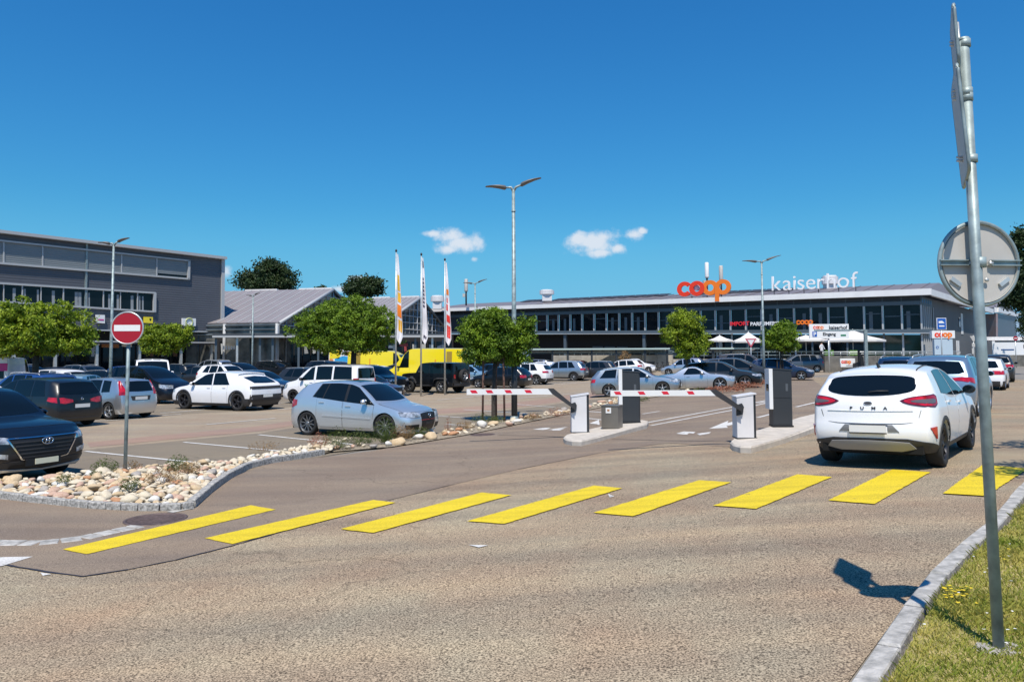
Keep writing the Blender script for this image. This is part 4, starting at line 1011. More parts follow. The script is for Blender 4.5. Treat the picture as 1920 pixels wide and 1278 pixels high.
# standard option sets ---------------------------------------------------------
def opt(kind, c, **k):
    f = {'hatch': c.L/4.2, 'suv': c.L/4.5, 'wagon': c.L/4.6, 'mpv': c.L/4.3, 'notch': c.L/4.5}[kind]; h = c.H/{'hatch': 1.48, 'suv': 1.66, 'wagon': 1.48, 'mpv': 1.6, 'notch': 1.42}[kind]
    o = dict(antenna=None)
    if kind == 'hatch':
        o['rg'] = rglass(c, 1.02*h, 1.33*h, .66, .52, .03); o['doors'] = [(1.22*f, 2.22*f), (2.24*f, 3.12*f)]
        o['patches'] = std_lights(c, .72*h, .90*h, .42, .55, .58*h, .70*h); W_ = [(1.30*f, 1.86*f, 2.16*f, 2.12*f), (2.24*f, 2.20*f, 2.95*f, 2.85*f), (3.02*f, 2.90*f, 3.38*f, 3.10*f)]
        o['plates'] = [('p', 'r', .62*h, .5, M_PLATE), ('p', 'f', .40, .5, M_PLATE)]
    elif kind == 'suv':
        o['rg'] = rglass(c, 1.15*h, 1.47*h, .68, .54, .04); o['doors'] = [(1.35*f, 2.35*f), (2.37*f, 3.30*f)]
        o['patches'] = std_lights(c, .90*h, 1.05*h, .36, .66, .74*h, .88*h, grill=(.52, .86, .46), low=(.30, .46, .5)); W_ = [(1.45*f, 2.0*f, 2.28*f, 2.24*f), (2.36*f, 2.32*f, 3.08*f, 3.0*f), (3.15*f, 3.06*f, 3.72*f, 3.40*f)]
        o['plates'] = [('p', 'r', .74*h, .5, M_PLATE), ('p', 'f', .46, .5, M_PLATE)]; o['rails'] = (2.3*f, 3.9*f, M_STEEL); o['cladding'] = (M_TRIM, .06)
    elif kind == 'wagon':
        o['rg'] = rglass(c, 1.02*h, 1.34*h, .66, .54, .03); o['doors'] = [(1.35*f, 2.35*f), (2.37*f, 3.25*f)]
        o['patches'] = std_lights(c, .76*h, .93*h, .40, .60, .58*h, .70*h); W_ = [(1.42*f, 2.05*f, 2.30*f, 2.26*f), (2.38*f, 2.34*f, 3.12*f, 3.05*f), (3.2*f, 3.12*f, 4.05*f, 3.72*f)]
        o['plates'] = [('p', 'r', .62*h, .5, M_PLATE), ('p', 'f', .40, .5, M_PLATE)]; o['rails'] = (2.3*f, 4.0*f, M_STEEL)
    elif kind == 'mpv':
        o['rg'] = rglass(c, 1.08*h, 1.44*h, .68, .56, .03); o['doors'] = [(1.10*f, 2.20*f), (2.22*f, 3.15*f)]
        o['patches'] = std_lights(c, .80*h, 1.0*h, .46, .42, .64*h, .80*h); W_ = [(1.12*f, 1.86*f, 2.15*f, 2.12*f), (2.22*f, 2.19*f, 3.0*f, 2.95*f), (3.08*f, 3.02*f, 3.72*f, 3.50*f)]
        o['plates'] = [('p', 'r', .70*h, .5, M_PLATE), ('p', 'f', .40, .5, M_PLATE)]
    else:
        o['rgt'] = (3.10*f, 3.90*f, .84); o['doors'] = [(1.35*f, 2.35*f), (2.37*f, 3.25*f)]
        o['patches'] = std_lights(c, .72*h, .86*h, .40, .60, .56*h, .67*h); W_ = [(1.42*f, 2.0*f, 2.30*f, 2.26*f), (2.38*f, 2.34*f, 3.2*f, 2.95*f)]
        o['plates'] = [('p', 'r', .62*h, .5, M_PLATE), ('p', 'f', .38, .5, M_PLATE)]
    W2 = k.pop('wins', None); o.update(k); return o, (W2 or W_)
def car(kind, pm, label, hd, anchor=None, at=None, px=None, D=None, dims=None, cat='car', style='5', rim=None, lod=1, over=None, group='cars in the car park', wins=None, name=None):
    c = {'hatch': hatch, 'suv': suv, 'wagon': wagon, 'mpv': mpv, 'notch': notch}[kind](**(dims or {}))
    o, W_ = opt(kind, c, **(over or {}))
    if name: o['name'] = name
    root = build_car(c, pm, label, cat, group, rim, style, lod, wins or W_, o)
    if anchor: # 'fl','fr','rl','rr' wheel contact
        ax_ = c.L/2-(c.uf if anchor[0] == 'f' else c.ur); ay = (c.W/2-0.12)*(1 if anchor[1] == 'l' else -1); put(root, hd, (ax_, ay), G(*at))
    else: put(root, hd, (0, 0), AT(px, D))
    return root, c
# ------------------------------------------------------------------ the cars themselves
AX = 156.0; AXF = -24.0
M_GLOWPLATE = mat('plate_pale_yellow', (0.80, 0.76, 0.55), 0.4)
# 1 silver-blue hatchback in front
c = hatch(L=4.20, W=1.76, H=1.52, wb=2.58, bowf=.18, fo=.87, cr=.78, lr=.55, r=.332, arch=1.09,
    belt=[(0, .64), (.5, .76), (1.1, .86), (2.0, .93), (3.0, 1.03), (3.4, 1.065), (4.2, 1.09)],
    topc=[(0, .58), (.08, .66), (.3, .75), (.7, .855), (1.08, .945), (1.45, 1.21), (1.80, 1.42), (2.1, 1.50), (2.5, 1.525), (3.0, 1.51), (3.6, 1.455), (4.0, 1.39), (4.2, 1.33)],
    rear=[(.15, .10), (.3, .02), (.5, 0), (.75, .03), (.98, .07), (1.05, .12), (1.38, .44), (1.52, .52)])
o, W_ = opt('hatch', c)
W_ = [(1.24, 1.80, 2.12, 2.08), (2.20, 2.16, 2.90, 2.76), (2.94, 2.80, 3.24, 3.0)]
o['patches'] = [
    ('taillight', 'wr', band([(.46, .78), (.74, .76), (1.02, .84)], [(.46, .98), (.74, 1.0), (.98, .98)]), M_TAIL, .009),
    ('headlight', 'wf', band([(.40, .57), (.60, .56), (.95, .60)], [(.42, .67), (.62, .71), (1.02, .71)]), M_HEAD, .008),
    ('grille', 'capf', band([(-.29, .20), (0, .19), (.29, .20)], [(-.36, .66), (-.2, .68), (0, .69), (.2, .68), (.36, .66)], 16, 8), M_BLACK, .010),
    ('fog_light_intake', 'wf', band([(.42, .24), (.75, .27)], [(.42, .38), (.80, .38)]), M_BLACK, .008),
    ('side_moulding', 'side', band([(1.30, .50), (2.9, .55)], [(1.30, .535), (2.9, .585)], 16, 2), 'paint', .016),
    ('front_lip', 'wf', rect(0, .95, .17, .19, 10, 2), 'paint', .02)]
o['plates'] = [('p', 'r', .62, .5, M_PLATE)]; o['winframe'] = M_BLACK; o['hood'] = (.14, 1.06)
r_ = build_car(c, P_SBLUE, 'silver blue five door hatchback parked against the rock bed with red striped black grille', 'hatchback', 'cars in the car park', mat('alloy_mid', (.30, .31, .32), .35, .8), '10', 2, W_, o, wd=.235, rimr=.252)
GOLF = r_
patch(c, c.capf, rect(-.345, .345, .487, .497, 10, 1), .018).build('grille_stripe', M_TAIL, r_)
g2 = MB()
for zz in (.56, .60, .64): patch(c, c.capf, rect(-.33, .33, zz, zz+.010, 10, 1), .016, .01, g2)
g2.build('grille_slat', M_TRIM, r_)
Mx = surfM(c.capf, 0, .60, .03); em = MB(); torus_mb(.055, .007, 18, 6, mb=em, M=Mx)
for a, b in (((-.03, .035), (-.012, -.035)), ((-.012, -.035), (0, .0)), ((0, 0), (.012, -.035)), ((.012, -.035), (.03, .035))): em.tube([Mx @ Vector((*a, 0)), Mx @ Vector((*b, 0))], .005, 5)
em.build('emblem', M_CHROME, r_)
patch(c, c.capf, rect(-.16, .16, .36, .42, 4, 2), .02).build('license_plate', M_TRIM, r_)
patch(c, c.roof, rect(2.0, 2.5, -.55, .55, 6, 6), .004).build('sunroof', M_GLASS, r_)
put(r_, -24.5, (c.L/2-c.ur, -(c.W/2-.12)), G(579, 815))

# 2 dark SUV cropped by the left edge
c = suv(L=4.48, W=1.85, H=1.66, wb=2.67, fo=.90, cf=.82, bowf=.16, front=[(.2, .16), (.35, .06), (.5, .0), (.75, .01), (.9, .10)])
o, W_ = opt('suv', c)
gl = [(-.40, .46), (-.2, .41), (0, .40), (.2, .41), (.40, .46)]; gh = [(-.62, .80), (-.3, .81), (0, .81), (.3, .81), (.62, .80)]
o['patches'] = [
    ('headlight', 'wf', band([(.60, .72), (.8, .74), (1.12, .86)], [(.60, .82), (.85, .88), (1.2, .95)]), M_HEAD, .009),
    ('grille', 'capf', band(gl, gh, 16, 8), M_BLACK, .008),
    ('lower_grille', 'wf', band([(0, .26), (.60, .28)], [(0, .36), (.55, .37)]), M_BLACK, .010),
    ('fog_light', 'wf', band([(.62, .47), (.9, .52)], [(.62, .55), (.95, .60)]), M_HEAD, .010),
    ('skid_trim', 'wf', band([(0, .235), (.75, .255)], [(0, .255), (.82, .31)]), M_STEEL, .022),
    ('taillight', 'wr', rect(.36, 1.0, .92, 1.06, 10, 3), M_TAIL, .009)]
o['plates'] = [('p', 'r', .74, .5, M_PLATE)]
r_ = build_car(c, paint('blue_black', (.003, .006, .012), .1), 'dark navy SUV cropped by the left edge with wide barred chrome grille', 'suv', 'cars in the car park', M_ALLOY, '5', 2, W_, o)
g2 = MB()
for zz in (.47, .535, .60, .665, .73):
    hw = lerp(.40, .62, (zz-.42)/.38)-.03; patch(c, c.capf, rect(-hw, hw, zz, zz+.022, 14, 1), .026, .02, g2)
g2.build('grille_bar', M_TRIM, r_)
g2 = MB()
for sg in (1, -1): patch(c, c.capf, band([(sg*.40, .455), (sg*.62, .80)], [(sg*.425, .45), (sg*.645, .80)], 8, 1), .024, .02, g2)
patch(c, c.capf, band([(-.42, .445), (0, .39), (.42, .445)], [(-.42, .46), (0, .405), (.42, .46)], 10, 1), .024, .02, g2)
patch(c, c.capf, rect(-.62, .62, .795, .81, 10, 1), .024, .02, g2)
g2.build('grille_surround', M_CHROME, r_)
Mx = surfM(c.capf, 0, .735, .045); em = MB(); torus_mb(.058, .008, 22, 6, 1.75, em, Mx)
for a, b in (((-.045, -.045), (-.015, .045)), ((.015, -.045), (.045, .045)), ((-.035, -.008), (.035, .008))): em.tube([Mx @ Vector((*a, 0)), Mx @ Vector((*b, 0))], .009, 6)
em.build('emblem', M_CHROME, r_)
p = c.capf(0, .40); pb = MB(); pb.box(p.x+.025, -.36, .325, p.x+.04, .27, .455); pb.build('plate_holder', M_BLACK, r_)
pb = MB(); pb.box(p.x+.041, -.20, .345, p.x+.052, .22, .44); pb.build('license_plate', M_GLOWPLATE, r_)
# plate centre is at px ~95,863; right front tyre at px ~130
put(r_, AXF, (c.L/2, 0), G(85, 904))

# 3 black people carrier, rear towards us
r_, c = car('mpv', P_BLACK, 'black compact people carrier seen from behind with glowing red left taillight', AX, 'rr', (164, 795), dims=dict(L=4.34, H=1.56, wb=2.67, cr=.80, lr=.5), lod=2, cat='car',
    over=dict(patches=[('taillight', 'wr', band([(.30, .80), (.55, .76), (1.12, .86)], [(.30, .88), (.6, .95), (1.05, .97)]), M_TAIL, .010), ('headlight', 'wf', rect(.42, 1.1, .64, .78), M_HEAD, .008),
        ('rear_bumper_trim', 'capr', rect(-.6, .6, .30, .33, 8, 1), M_TRIM, .012)]))
MB().box(*[v for v in (c.capr(0, .7).x-.02, .20, .62, c.capr(0, .7).x-.014, .25, .73)]).build('plate_band', P_BLUE, r_)
Mx = surfM(c.capr, 0, .90, .008); em = MB(); torus_mb(.032, .012, 14, 6, mb=em, M=Mx); em.build('emblem', M_CHROME, r_)
# 4 silver small hatch with tall red lights
c = hatch(L=3.95, W=1.69, H=1.47, wb=2.49, r=.30, rear=[(.15, .10), (.3, .02), (.5, 0), (.75, .02), (.95, .05), (1.3, .22), (1.48, .28)], dr_len=.7)
o, W_ = opt('hatch', c)
o['patches'] = [('taillight', 'wr', band([(.58, .86), (.78, .86)], [(.60, 1.36), (.70, 1.36)]), M_TAIL, .012), ('headlight', 'wf', rect(.42, 1.0, .58, .72), M_HEAD, .008),
    ('plate_recess', 'capr', band([(-.36, .66), (.36, .66)], [(-.42, .82), (.42, .82)]), M_TRIM, .006), ('side_moulding', 'side', rect(1.3, 2.9, .52, .56, 10, 1), M_TRIM, .012)]
o['rg'] = rglass(c, .98, 1.33, .55, .50, .0); o['plates'] = [('p', 'r', .735, .5, M_PLATE)]; o['handle'] = M_TRIM
W_ = [(1.22, 1.70, 2.02, 1.98), (2.10, 2.06, 2.78, 2.74), (2.86, 2.82, 3.28, 3.22)]
r_ = build_car(c, P_SILVER, 'small silver hatchback seen from behind with tall narrow red lights beside the window', 'hatchback', 'cars in the car park', M_ALLOY, '5', 2, W_, o)
put(r_, AX, (c.L/2-c.ur, c.W/2-.12), G(207, 786))
# 5 white electric crossover with black trim
c = suv(L=4.635, W=1.89, H=1.605, wb=3.0, fo=.845, r=.37, gc=.20, cowl=1.02, wtop=1.85, cf=.86, cr=.90, bowf=.10, bowr=.06, arch=1.10, dr_len=1.1,
    topc=[(0, .76), (.05, .82), (.3, .92), (.7, 1.0), (1.02, 1.05), (1.45, 1.33), (1.85, 1.50), (2.2, 1.58), (2.7, 1.605), (3.5, 1.57), (4.3, 1.50), (4.635, 1.44)],
    belt=[(0, .80), (.5, .93), (1.1, 1.0), (2.8, 1.03), (4.635, 1.05)], rear=[(.2, .14), (.4, .03), (.6, 0), (.85, .02), (1.02, .05), (1.1, .10), (1.42, .80), (1.6, .95)])
o, W_ = opt('suv', c)
W_ = [(1.20, 1.90, 2.42, 2.36), (2.49, 2.43, 3.40, 3.02)]
o['rg'] = band([(-.62, 1.13), (0, 1.12), (.62, 1.13)], [(-.66, 1.36), (0, 1.40), (.66, 1.36)], 14, 5)
o['patches'] = [('taillight_band', 'wr', rect(0, .88, .88, 1.0, 14, 2), M_TRIM, .008), ('headlight', 'wf', rect(.45, 1.0, .72, .82), M_HEAD, .008),
    ('lower_rear_panel', 'wr', band([(0, .36), (.93, .36)], [(0, .66), (.90, .66)], 14, 3), M_TRIM, .012), ('rear_bumper_blade', 'wr', rect(0, .95, .40, .46, 12, 1), M_BLACK, .03)]
o['plates'] = [('p', 'r', .60, .52, M_PLATE)]; o['rails'] = None; o['cladding'] = (M_TRIM, .07); o['cladr'] = .30; o['mirror'] = P_WHITE; o['doors'] = [(1.25, 2.44), (2.46, 3.30)]
r_ = build_car(c, P_WHITE, 'angular white crossover with black wheel arches and dark rear light band', 'car', 'cars in the car park', M_DALLOY, 'turb', 2, W_, o, wd=.235)
put(r_, AX-1, (c.L/2-c.ur, c.W/2-.12), G(447, 770))
# 6 white high-roof leisure van
c = mpv(L=4.45, W=1.84, H=1.83, wb=2.78, r=.325, fo=.85, gc=.20, cowl=.98, wtop=1.78, tumble=.20, rear=[(.15, .08), (.3, .02), (.5, 0), (1.0, .02), (1.8, .12)], crown=.05,
    topc=[(0, .74), (.08, .86), (.3, .98), (.6, 1.06), (.98, 1.14), (1.38, 1.48), (1.78, 1.75), (2.1, 1.82), (2.6, 1.83), (4.2, 1.80), (4.45, 1.76)], belt=[(0, .80), (.5, .95), (1.0, 1.05), (2.4, 1.12), (4.45, 1.14)])
o, W_ = opt('mpv', c); W_ = [(1.20, 1.82, 2.02, 2.02), (2.14, 2.14, 3.02, 3.02), (3.12, 3.12, 4.22, 4.18)]
o['rg'] = rglass(c, 1.2, 1.66, .66, .60); o['patches'] = std_lights(c, .75, 1.2, .62, .24, .68, .88); o['rails'] = (2.1, 4.1, M_BLACK); o['mirror'] = M_BLACK; o['doors'] = [(1.15, 2.06), (2.1, 3.08)]
r_ = build_car(c, P_WHITE, 'white high roofed leisure van with green slanted stripes on its door', 'van', 'vans in the car park', M_DALLOY, '6', 2, W_, o)
put(r_, AX, (c.L/2-c.uf, c.W/2-.12), G(552, 756))
M_GREEN = mat('green_print', (0.01, 0.22, 0.10), 0.5); lg = MB()
for sg in (1, -1):
    for k, (a, h_) in enumerate([(1.50, .05), (1.57, .16), (1.66, .16), (1.76, .22)]):
        patch(c, c.side(sg), band([(a+.04, .88-h_+.05), (a+.09, .88-h_+.05)], [(a-.02, .92), (a+.03, .92)], 2, 1), .006, .004, lg)
lg.build('logo', M_GREEN, r_)
# 7 off-roader with spare wheel
c = Car(L=4.05, W=1.80, H=1.84, wb=2.46, fo=.70, r=.405, gc=.42, cowl=1.22, wtop=1.55, tumble=.10, crown=.035, boxy=.95, cf=.86, cr=.97, bowf=.05, bowr=.02, lf=.5, lr=.12, arch=1.14,
    topc=[(0, .92), (.05, 1.10), (.2, 1.16), (.8, 1.20), (1.22, 1.22), (1.32, 1.40), (1.55, 1.74), (1.68, 1.80), (2.2, 1.84), (3.6, 1.83), (4.05, 1.80)],
    belt=[(0, 1.0), (.5, 1.10), (1.2, 1.17), (4.05, 1.17)], rear=[(.3, .04), (.6, 0), (1.2, .0), (1.84, .04)], front=[(.3, .10), (.5, .02), (1.1, 0)])
o = dict(rg=rect(-.62, .62, 1.27, 1.66), doors=[(1.30, 2.30)], winframe=None, mirror=M_BLACK, hood=(.12, 1.18))
o['patches'] = [('taillight', 'wr', rect(.66, .80, .88, 1.10, 3, 3), M_TAIL, .02), ('grille', 'capf', rect(-.42, .42, .72, 1.02), M_BLACK, .01), ('front_bumper', 'wf', rect(0, .82, .46, .62, 10, 2), M_TRIM, .14), ('rear_bumper', 'wr', rect(0, .86, .46, .60, 10, 2), M_TRIM, .10), ('side_step', 'side', rect(1.3, 2.6, .42, .50, 6, 1), M_TRIM, .07)]
o['plates'] = [('p', 'r', .62, .40, M_PLATE)]; o['track'] = -.05
W_ = [(1.46, 1.62, 2.22, 2.22), (2.34, 2.34, 3.10, 3.10), (3.22, 3.22, 3.86, 3.86)]
r_ = build_car(c, P_BLACK, 'black two door off roader with spare wheel on its tail and silver fender vent', 'off-roader', 'cars in the car park', M_ALLOY, '5', 2, W_, o, wd=.25, rimr=.23)
fl = MB()
for sg in (1, -1):
    for cu in (c.uf, c.ur):
        P = [(-.56, .62), (-.46, .86), (-.30, .92), (.30, .92), (.46, .86), (.60, .60)]
        pr = [Vector((c.L/2-cu-a, sg*.88, z)) for a, z in P]; po = [Vector((q.x, sg*1.00, q.z-.03)) for q in pr]; pz = [Vector((q.x, sg*1.0, q.z-.09)) for q in pr]
        fl.grid([pr, po, pz], False)
fl.build('fender_flare', M_TRIM, r_)
vt = MB()
for sg in (1, -1): patch(c, c.side(sg), band([(.98, .62), (1.14, .58)], [(.80, .98), (1.02, .98)], 2, 2), .01, .01, vt)
vt.build('fender_vent', M_ALLOY, r_)
sw, rm, bd = wheel(r_, -c.L/2-.12, .12, .40, .24, '5', 1, .23); sw.name = 'spare_wheel'; sw.location = (-c.L/2-.14, 0.02, 1.02); sw.rotation_euler = (0, 0, math.pi/2); link('rim', rm, sw)
put(r_, 148, (c.L/2-c.ur, c.W/2-.06), G(828, 737))
# 8 dark blue MPV nose towards us behind the silver Fiesta-sized car
r_, c = car('mpv', P_NAVY, 'tall dark blue van like car facing the camera behind the small silver hatchback', AXF, 'fr', (290, 757), dims=dict(L=4.4, W=1.8, H=1.80), lod=2, over=dict(winframe=None))
Mx = surfM(c.capf, 0, .74, .012); em = MB(); torus_mb(.075, .012, 18, 6, mb=em, M=Mx); em.tube([Mx @ Vector((-.05, .05, 0)), Mx @ Vector((0, -.06, 0)), Mx @ Vector((.05, .05, 0))], .009, 5); em.build('emblem', M_CHROME, r_)
# 9 white camper van, front towards us
c = Car(L=5.2, W=2.02, H=2.12, wb=3.2, fo=.95, r=.34, gc=.22, cowl=.55, wtop=1.10, tumble=.10, crown=.07, cf=.86, cr=.95, bowf=.12, bowr=.02, lr=.2,
    topc=[(0, .86), (.06, 1.02), (.3, 1.16), (.55, 1.26), (.8, 1.65), (1.10, 1.98), (1.4, 2.09), (2.0, 2.12), (5.2, 2.10)], belt=[(0, .95), (.4, 1.15), (.8, 1.22), (5.2, 1.25)], rear=[(.2, .05), (.5, 0), (2.1, .10)])
o = dict(doors=[(.75, 1.75), (1.9, 3.0)], mirror=P_WHITE, mir=.30, ws=(.60, 1.08)); o['patches'] = std_lights(c, .8, 1.2, .75, .2, .70, .95, .50, .5, grill=(.62, .80, .40), low=(.30, .46, .6))
o['patches'] += [('roof_vent', 'roof', rect(1.22, 1.32, -.5, -.05, 4, 2), M_TRIM, .01), ('roof_vent', 'roof', rect(1.22, 1.32, .05, .5, 4, 2), M_TRIM, .01)]
o['rg'] = rect(-.6, .6, 1.3, 1.9)
r_ = build_car(c, P_WHITE, 'white camper van facing the camera between the dark blue car and the grey estate', 'van', 'vans in the car park', M_ALLOY, 'steel', 1, [(.95, 1.12, 1.62, 1.62), (1.95, 1.95, 2.9, 2.9), (3.1, 3.1, 4.8, 4.8)], o)
put(r_, -62, (0, 0), AT(284, 47))
# 10.. the further rows
car('wagon', P_DGREY, 'dark grey estate car seen from behind right of the white camper van', AX, 'rl', (381, 725), dims=dict(L=4.77, W=1.82, H=1.49), lod=1, cat='estate car')
car('suv', P_WHITE, 'white SUV with black glass facing right behind the roof of the angular white crossover', AXF, px=425, D=55, dims=dict(L=4.4, H=1.64), lod=1)
car('mpv', P_NAVY, 'small navy car with curved roof left of the slim lamp post', AXF, px=452, D=60, dims=dict(L=4.0, H=1.72), lod=0)
car('hatch', P_DBLUE, 'dark blue hatchback with sloping windscreen just over the white crossover roof', AXF, px=487, D=43, dims=dict(L=4.3, H=1.47), lod=1)
car('suv', P_BLACK, 'black SUV facing right right of the slim lamp post with bright wheels', AXF, 'fr', (532, 712), dims=dict(L=4.7, H=1.74), lod=1)
car('suv', P_DGREY, 'blue grey car seen from behind half hidden by the white leisure van', AXF, px=585, D=46, dims=dict(L=4.3, H=1.55, W=1.8), lod=1)
car('suv', P_BLACK, 'black SUV with roof rails behind the roof of the white leisure van', AXF, px=620, D=62, dims=dict(L=4.6, H=1.80), lod=0)
car('hatch', P_MAROON, 'maroon car mostly hidden behind the white leisure van', AXF, px=688, D=38.5, dims=dict(L=3.8, H=1.34), lod=0)
car('suv', P_NAVY, 'navy blue SUV with round headlight left of the black off roader', AXF-6, px=700, D=45.5, dims=dict(L=4.34, H=1.69, W=1.82), lod=1)
car('hatch', P_WHITE, 'white small car in front of the yellow van bonnet', AXF, px=715, D=56, dims=dict(L=4.0, H=1.5), lod=0)
car('hatch', P_LBLUE, 'light blue hatchback showing its windscreen right of the black off roader', AXF, px=888, D=60, dims=dict(L=4.0, H=1.45), lod=0)
car('hatch', P_BLACK, 'black hatchback with bright wheels behind the staked tree', AX, 'fl', (897, 727), dims=dict(L=4.35, W=1.78, H=1.46, wb=2.62), lod=1)
car('hatch', P_NAVY, 'dark small car behind the black hatchback near the lamp post foot', AX, px=915, D=62, dims=dict(L=4.0, H=1.5), lod=0)
car('suv', P_WHITE, 'white SUV seen from behind right of the dark lamp post', AX, 'rl', (1006, 721), dims=dict(L=4.4, W=1.83, H=1.62), lod=1)
car('suv', P_MSIL, 'mid grey silver SUV seen from behind with large bright wheels', AX+2, 'rl', (1076, 714), dims=dict(L=4.66, W=1.88, H=1.67, wb=2.81), lod=1, style='10')
car('suv', P_DGREY, 'dark grey SUV directly behind the grey silver SUV', AX, px=1112, D=66, dims=dict(L=4.4, H=1.62), lod=0)
car('hatch', P_WHITE, 'white car roof between the staked tree and the grey silver SUV', AX, px=1010, D=72, dims=dict(L=4.2, H=1.55), lod=0)
car('mpv', P_SILVER, 'silver car roof farthest back left of the bicycle shelter', AX, px=1000, D=80, dims=dict(L=4.3, H=1.7), lod=0)
car('hatch', P_MAROON, 'dark red car roof above the grey silver SUV', AX, px=1070, D=80, dims=dict(L=4.2, H=1.6), lod=0)
car('wagon', P_WHITE, 'white estate car seen from behind at the foot of the concrete wall', AX, px=1165, D=73, dims=dict(L=4.4, H=1.5), lod=1)
car('hatch', P_WHITE, 'small white rounded car facing right at the foot of the concrete wall', AXF+10, px=1196, D=76, dims=dict(L=3.7, W=1.65, H=1.5, wb=2.3, fo=.75), lod=1)
car('hatch', P_SILVER, 'silver car half hidden behind the trunk of the lone right tree', AX, px=1283, D=66, dims=dict(L=4.0, H=1.45), lod=0)
# silver estate with blue sky on its bonnet, behind the first ticket machine
r_, c = car('wagon', P_MSIL, 'silver estate car behind the left ticket machine with swept back rear window line', -14, 'rr', (1143, 744), dims=dict(L=4.56, W=1.76, H=1.46), lod=2, cat='estate car', style='5')
# silver roadster
c = notch(L=4.0, W=1.72, H=1.27, wb=2.40, fo=.82, r=.315, gc=.15, cowl=1.28, wtop=1.88, crown=.05,
    topc=[(0, .55), (.08, .63), (.35, .74), (.8, .84), (1.28, .90), (1.55, 1.06), (1.88, 1.22), (2.15, 1.27), (2.45, 1.255), (2.8, 1.12), (3.12, .955), (3.5, .93), (3.92, .89), (4.0, .84)],
    belt=[(0, .60), (.5, .72), (1.25, .83), (2.6, .86), (3.5, .87), (4.0, .80)], rear=[(.15, .1), (.3, .02), (.5, 0), (.8, .03), (1, .06)])
o = dict(doors=[(1.42, 2.55)], rgt=(2.48, 3.0, .80)); o['patches'] = std_lights(c, .62, .78, .45, .5, .52, .68, .42, .55, grill=(.45, .60, .30)); o['plates'] = [('p', 'f', .34, .5, M_PLATE)]
r_ = build_car(c, P_SILVER, 'silver two seat roadster with closed metal roof parked behind the barrier arm', 'car', 'cars in the car park', M_ALLOY, '6', 2, [(1.50, 1.94, 2.62, 2.36)], o, rimr=.25)
put(r_, -16, (c.L/2-c.uf, -(c.W/2-.12)), G(1351, 731))
car('hatch', P_BLACK, 'dark hatchback with bright headlights right beside the silver roadster', -18, 'fr', (1398, 727), dims=dict(L=4.4, W=1.8, H=1.48), lod=1)
car('mpv', P_DGREY, 'dark grey green car whose front wheel stands left of the right lamp post', -18, 'fr', (1425, 720), dims=dict(L=4.5, W=1.82, H=1.58), lod=1)
car('suv', P_NAVY, 'long dark blue minivan topping the row left of the right lamp post', -20, px=1400, D=55, dims=dict(L=4.9, W=1.88, H=1.75), lod=1)
car('hatch', P_DBLUE, 'dark blue car behind the white edged ticket machine', -18, px=1462, D=51, dims=dict(L=4.3, H=1.45), lod=1)
# grey people carrier leaving on the access road
r_, c = car('mpv', P_GREY, 'grey people carrier driving left on the access road with open side window', 172, 'rl', (1532, 698), dims=dict(L=4.26, W=1.81, H=1.62, wb=2.69), lod=1, style='steel', group='cars on the road')
# left rear rows
car('hatch', P_LBLUE, 'light blue hatchback roof between the tree trunk and the left lamp post', AX-60, px=152, D=33, dims=dict(L=4.1, H=1.5), lod=0)
car('suv', P_BLUE, 'blue car roof behind the black people carrier left of the tree trunk', AX, px=60, D=31, dims=dict(L=4.4, H=1.6), lod=0)
car('wagon', P_NAVY, 'navy estate car left of the tall dark blue van like car', AXF, px=222, D=39, dims=dict(L=4.7, H=1.56), lod=0)
car('mpv', P_WHITE, 'white roofed car between the tree trunk and the light blue roof', AX, px=98, D=40, dims=dict(L=4.2, H=1.62), lod=0)
car('suv', P_DBLUE, 'dark blue SUV in the shade left of the big left tree trunk', AXF, px=48, D=46, dims=dict(L=4.6, H=1.8), lod=0)
car('notch', P_NAVY, 'navy saloon in the shade right of the big left tree trunk', AXF, px=112, D=50, dims=dict(L=4.7, H=1.6), lod=0)
car('wagon', P_GREY, 'grey estate car with light window frame far left of the left lamp post', AXF, px=168, D=52, dims=dict(L=4.7, H=1.7), lod=0)
car('hatch', P_BLUE, 'bright blue car just right of the left lamp post', AX, px=228, D=54, dims=dict(L=4.0, H=1.6), lod=0)
car('suv', P_BLACK, 'black car between the camper van and the grey estate', AX, px=330, D=58, dims=dict(L=4.4, H=1.66), lod=0)
car('hatch', P_NAVY, 'navy car behind the white SUV roof far back by the shop front', AX, px=418, D=66, dims=dict(L=4.4, H=1.7), lod=0)
car('wagon', P_SILVER, 'silver car far back by the shop front below the red dot poster', AX, px=395, D=64, dims=dict(L=4.5, H=1.9), lod=0)
car('hatch', P_DGREY, 'dark car under the big round tree left of the printed trailer', AXF, px=640, D=66, dims=dict(L=4.3, H=1.7), lod=0)
car('wagon', P_DBLUE, 'dark blue estate car left of the yellow van under the round tree', AX, px=742, D=62, dims=dict(L=4.5, H=1.5), lod=0)

# white van with pink print at the left edge
c = Car(L=5.2, W=2.02, H=2.25, wb=3.2, fo=.95, r=.34, gc=.22, cowl=.7, wtop=1.3, tumble=.08, crown=.05, cf=.86, cr=.96, bowf=.12, bowr=.02, lr=.2,
    topc=[(0, .86), (.06, 1.02), (.4, 1.16), (.7, 1.3), (1.3, 2.1), (1.6, 2.22), (2.2, 2.25), (5.2, 2.23)], belt=[(0, .95), (.4, 1.15), (.8, 1.25), (5.2, 1.28)], rear=[(.2, .05), (.5, 0), (2.1, .06)])
o = dict(rg=rect(-.72, .72, 1.25, 1.95), mir=.4); o['patches'] = std_lights(c, .8, 1.2, .75, .2, .70, .95, .50, .5) + [('pink_print', 'capr', rect(-.85, -.45, 1.6, 1.95), mat('pink_print', (.6, .05, .25), .5), .02)]
r_ = build_car(c, P_WHITE, 'white van with pink print at the left edge of the picture behind the dark SUV', 'van', 'vans in the car park', M_ALLOY, 'steel', 0, [(.9, 1.35, 1.8, 1.8)], o)
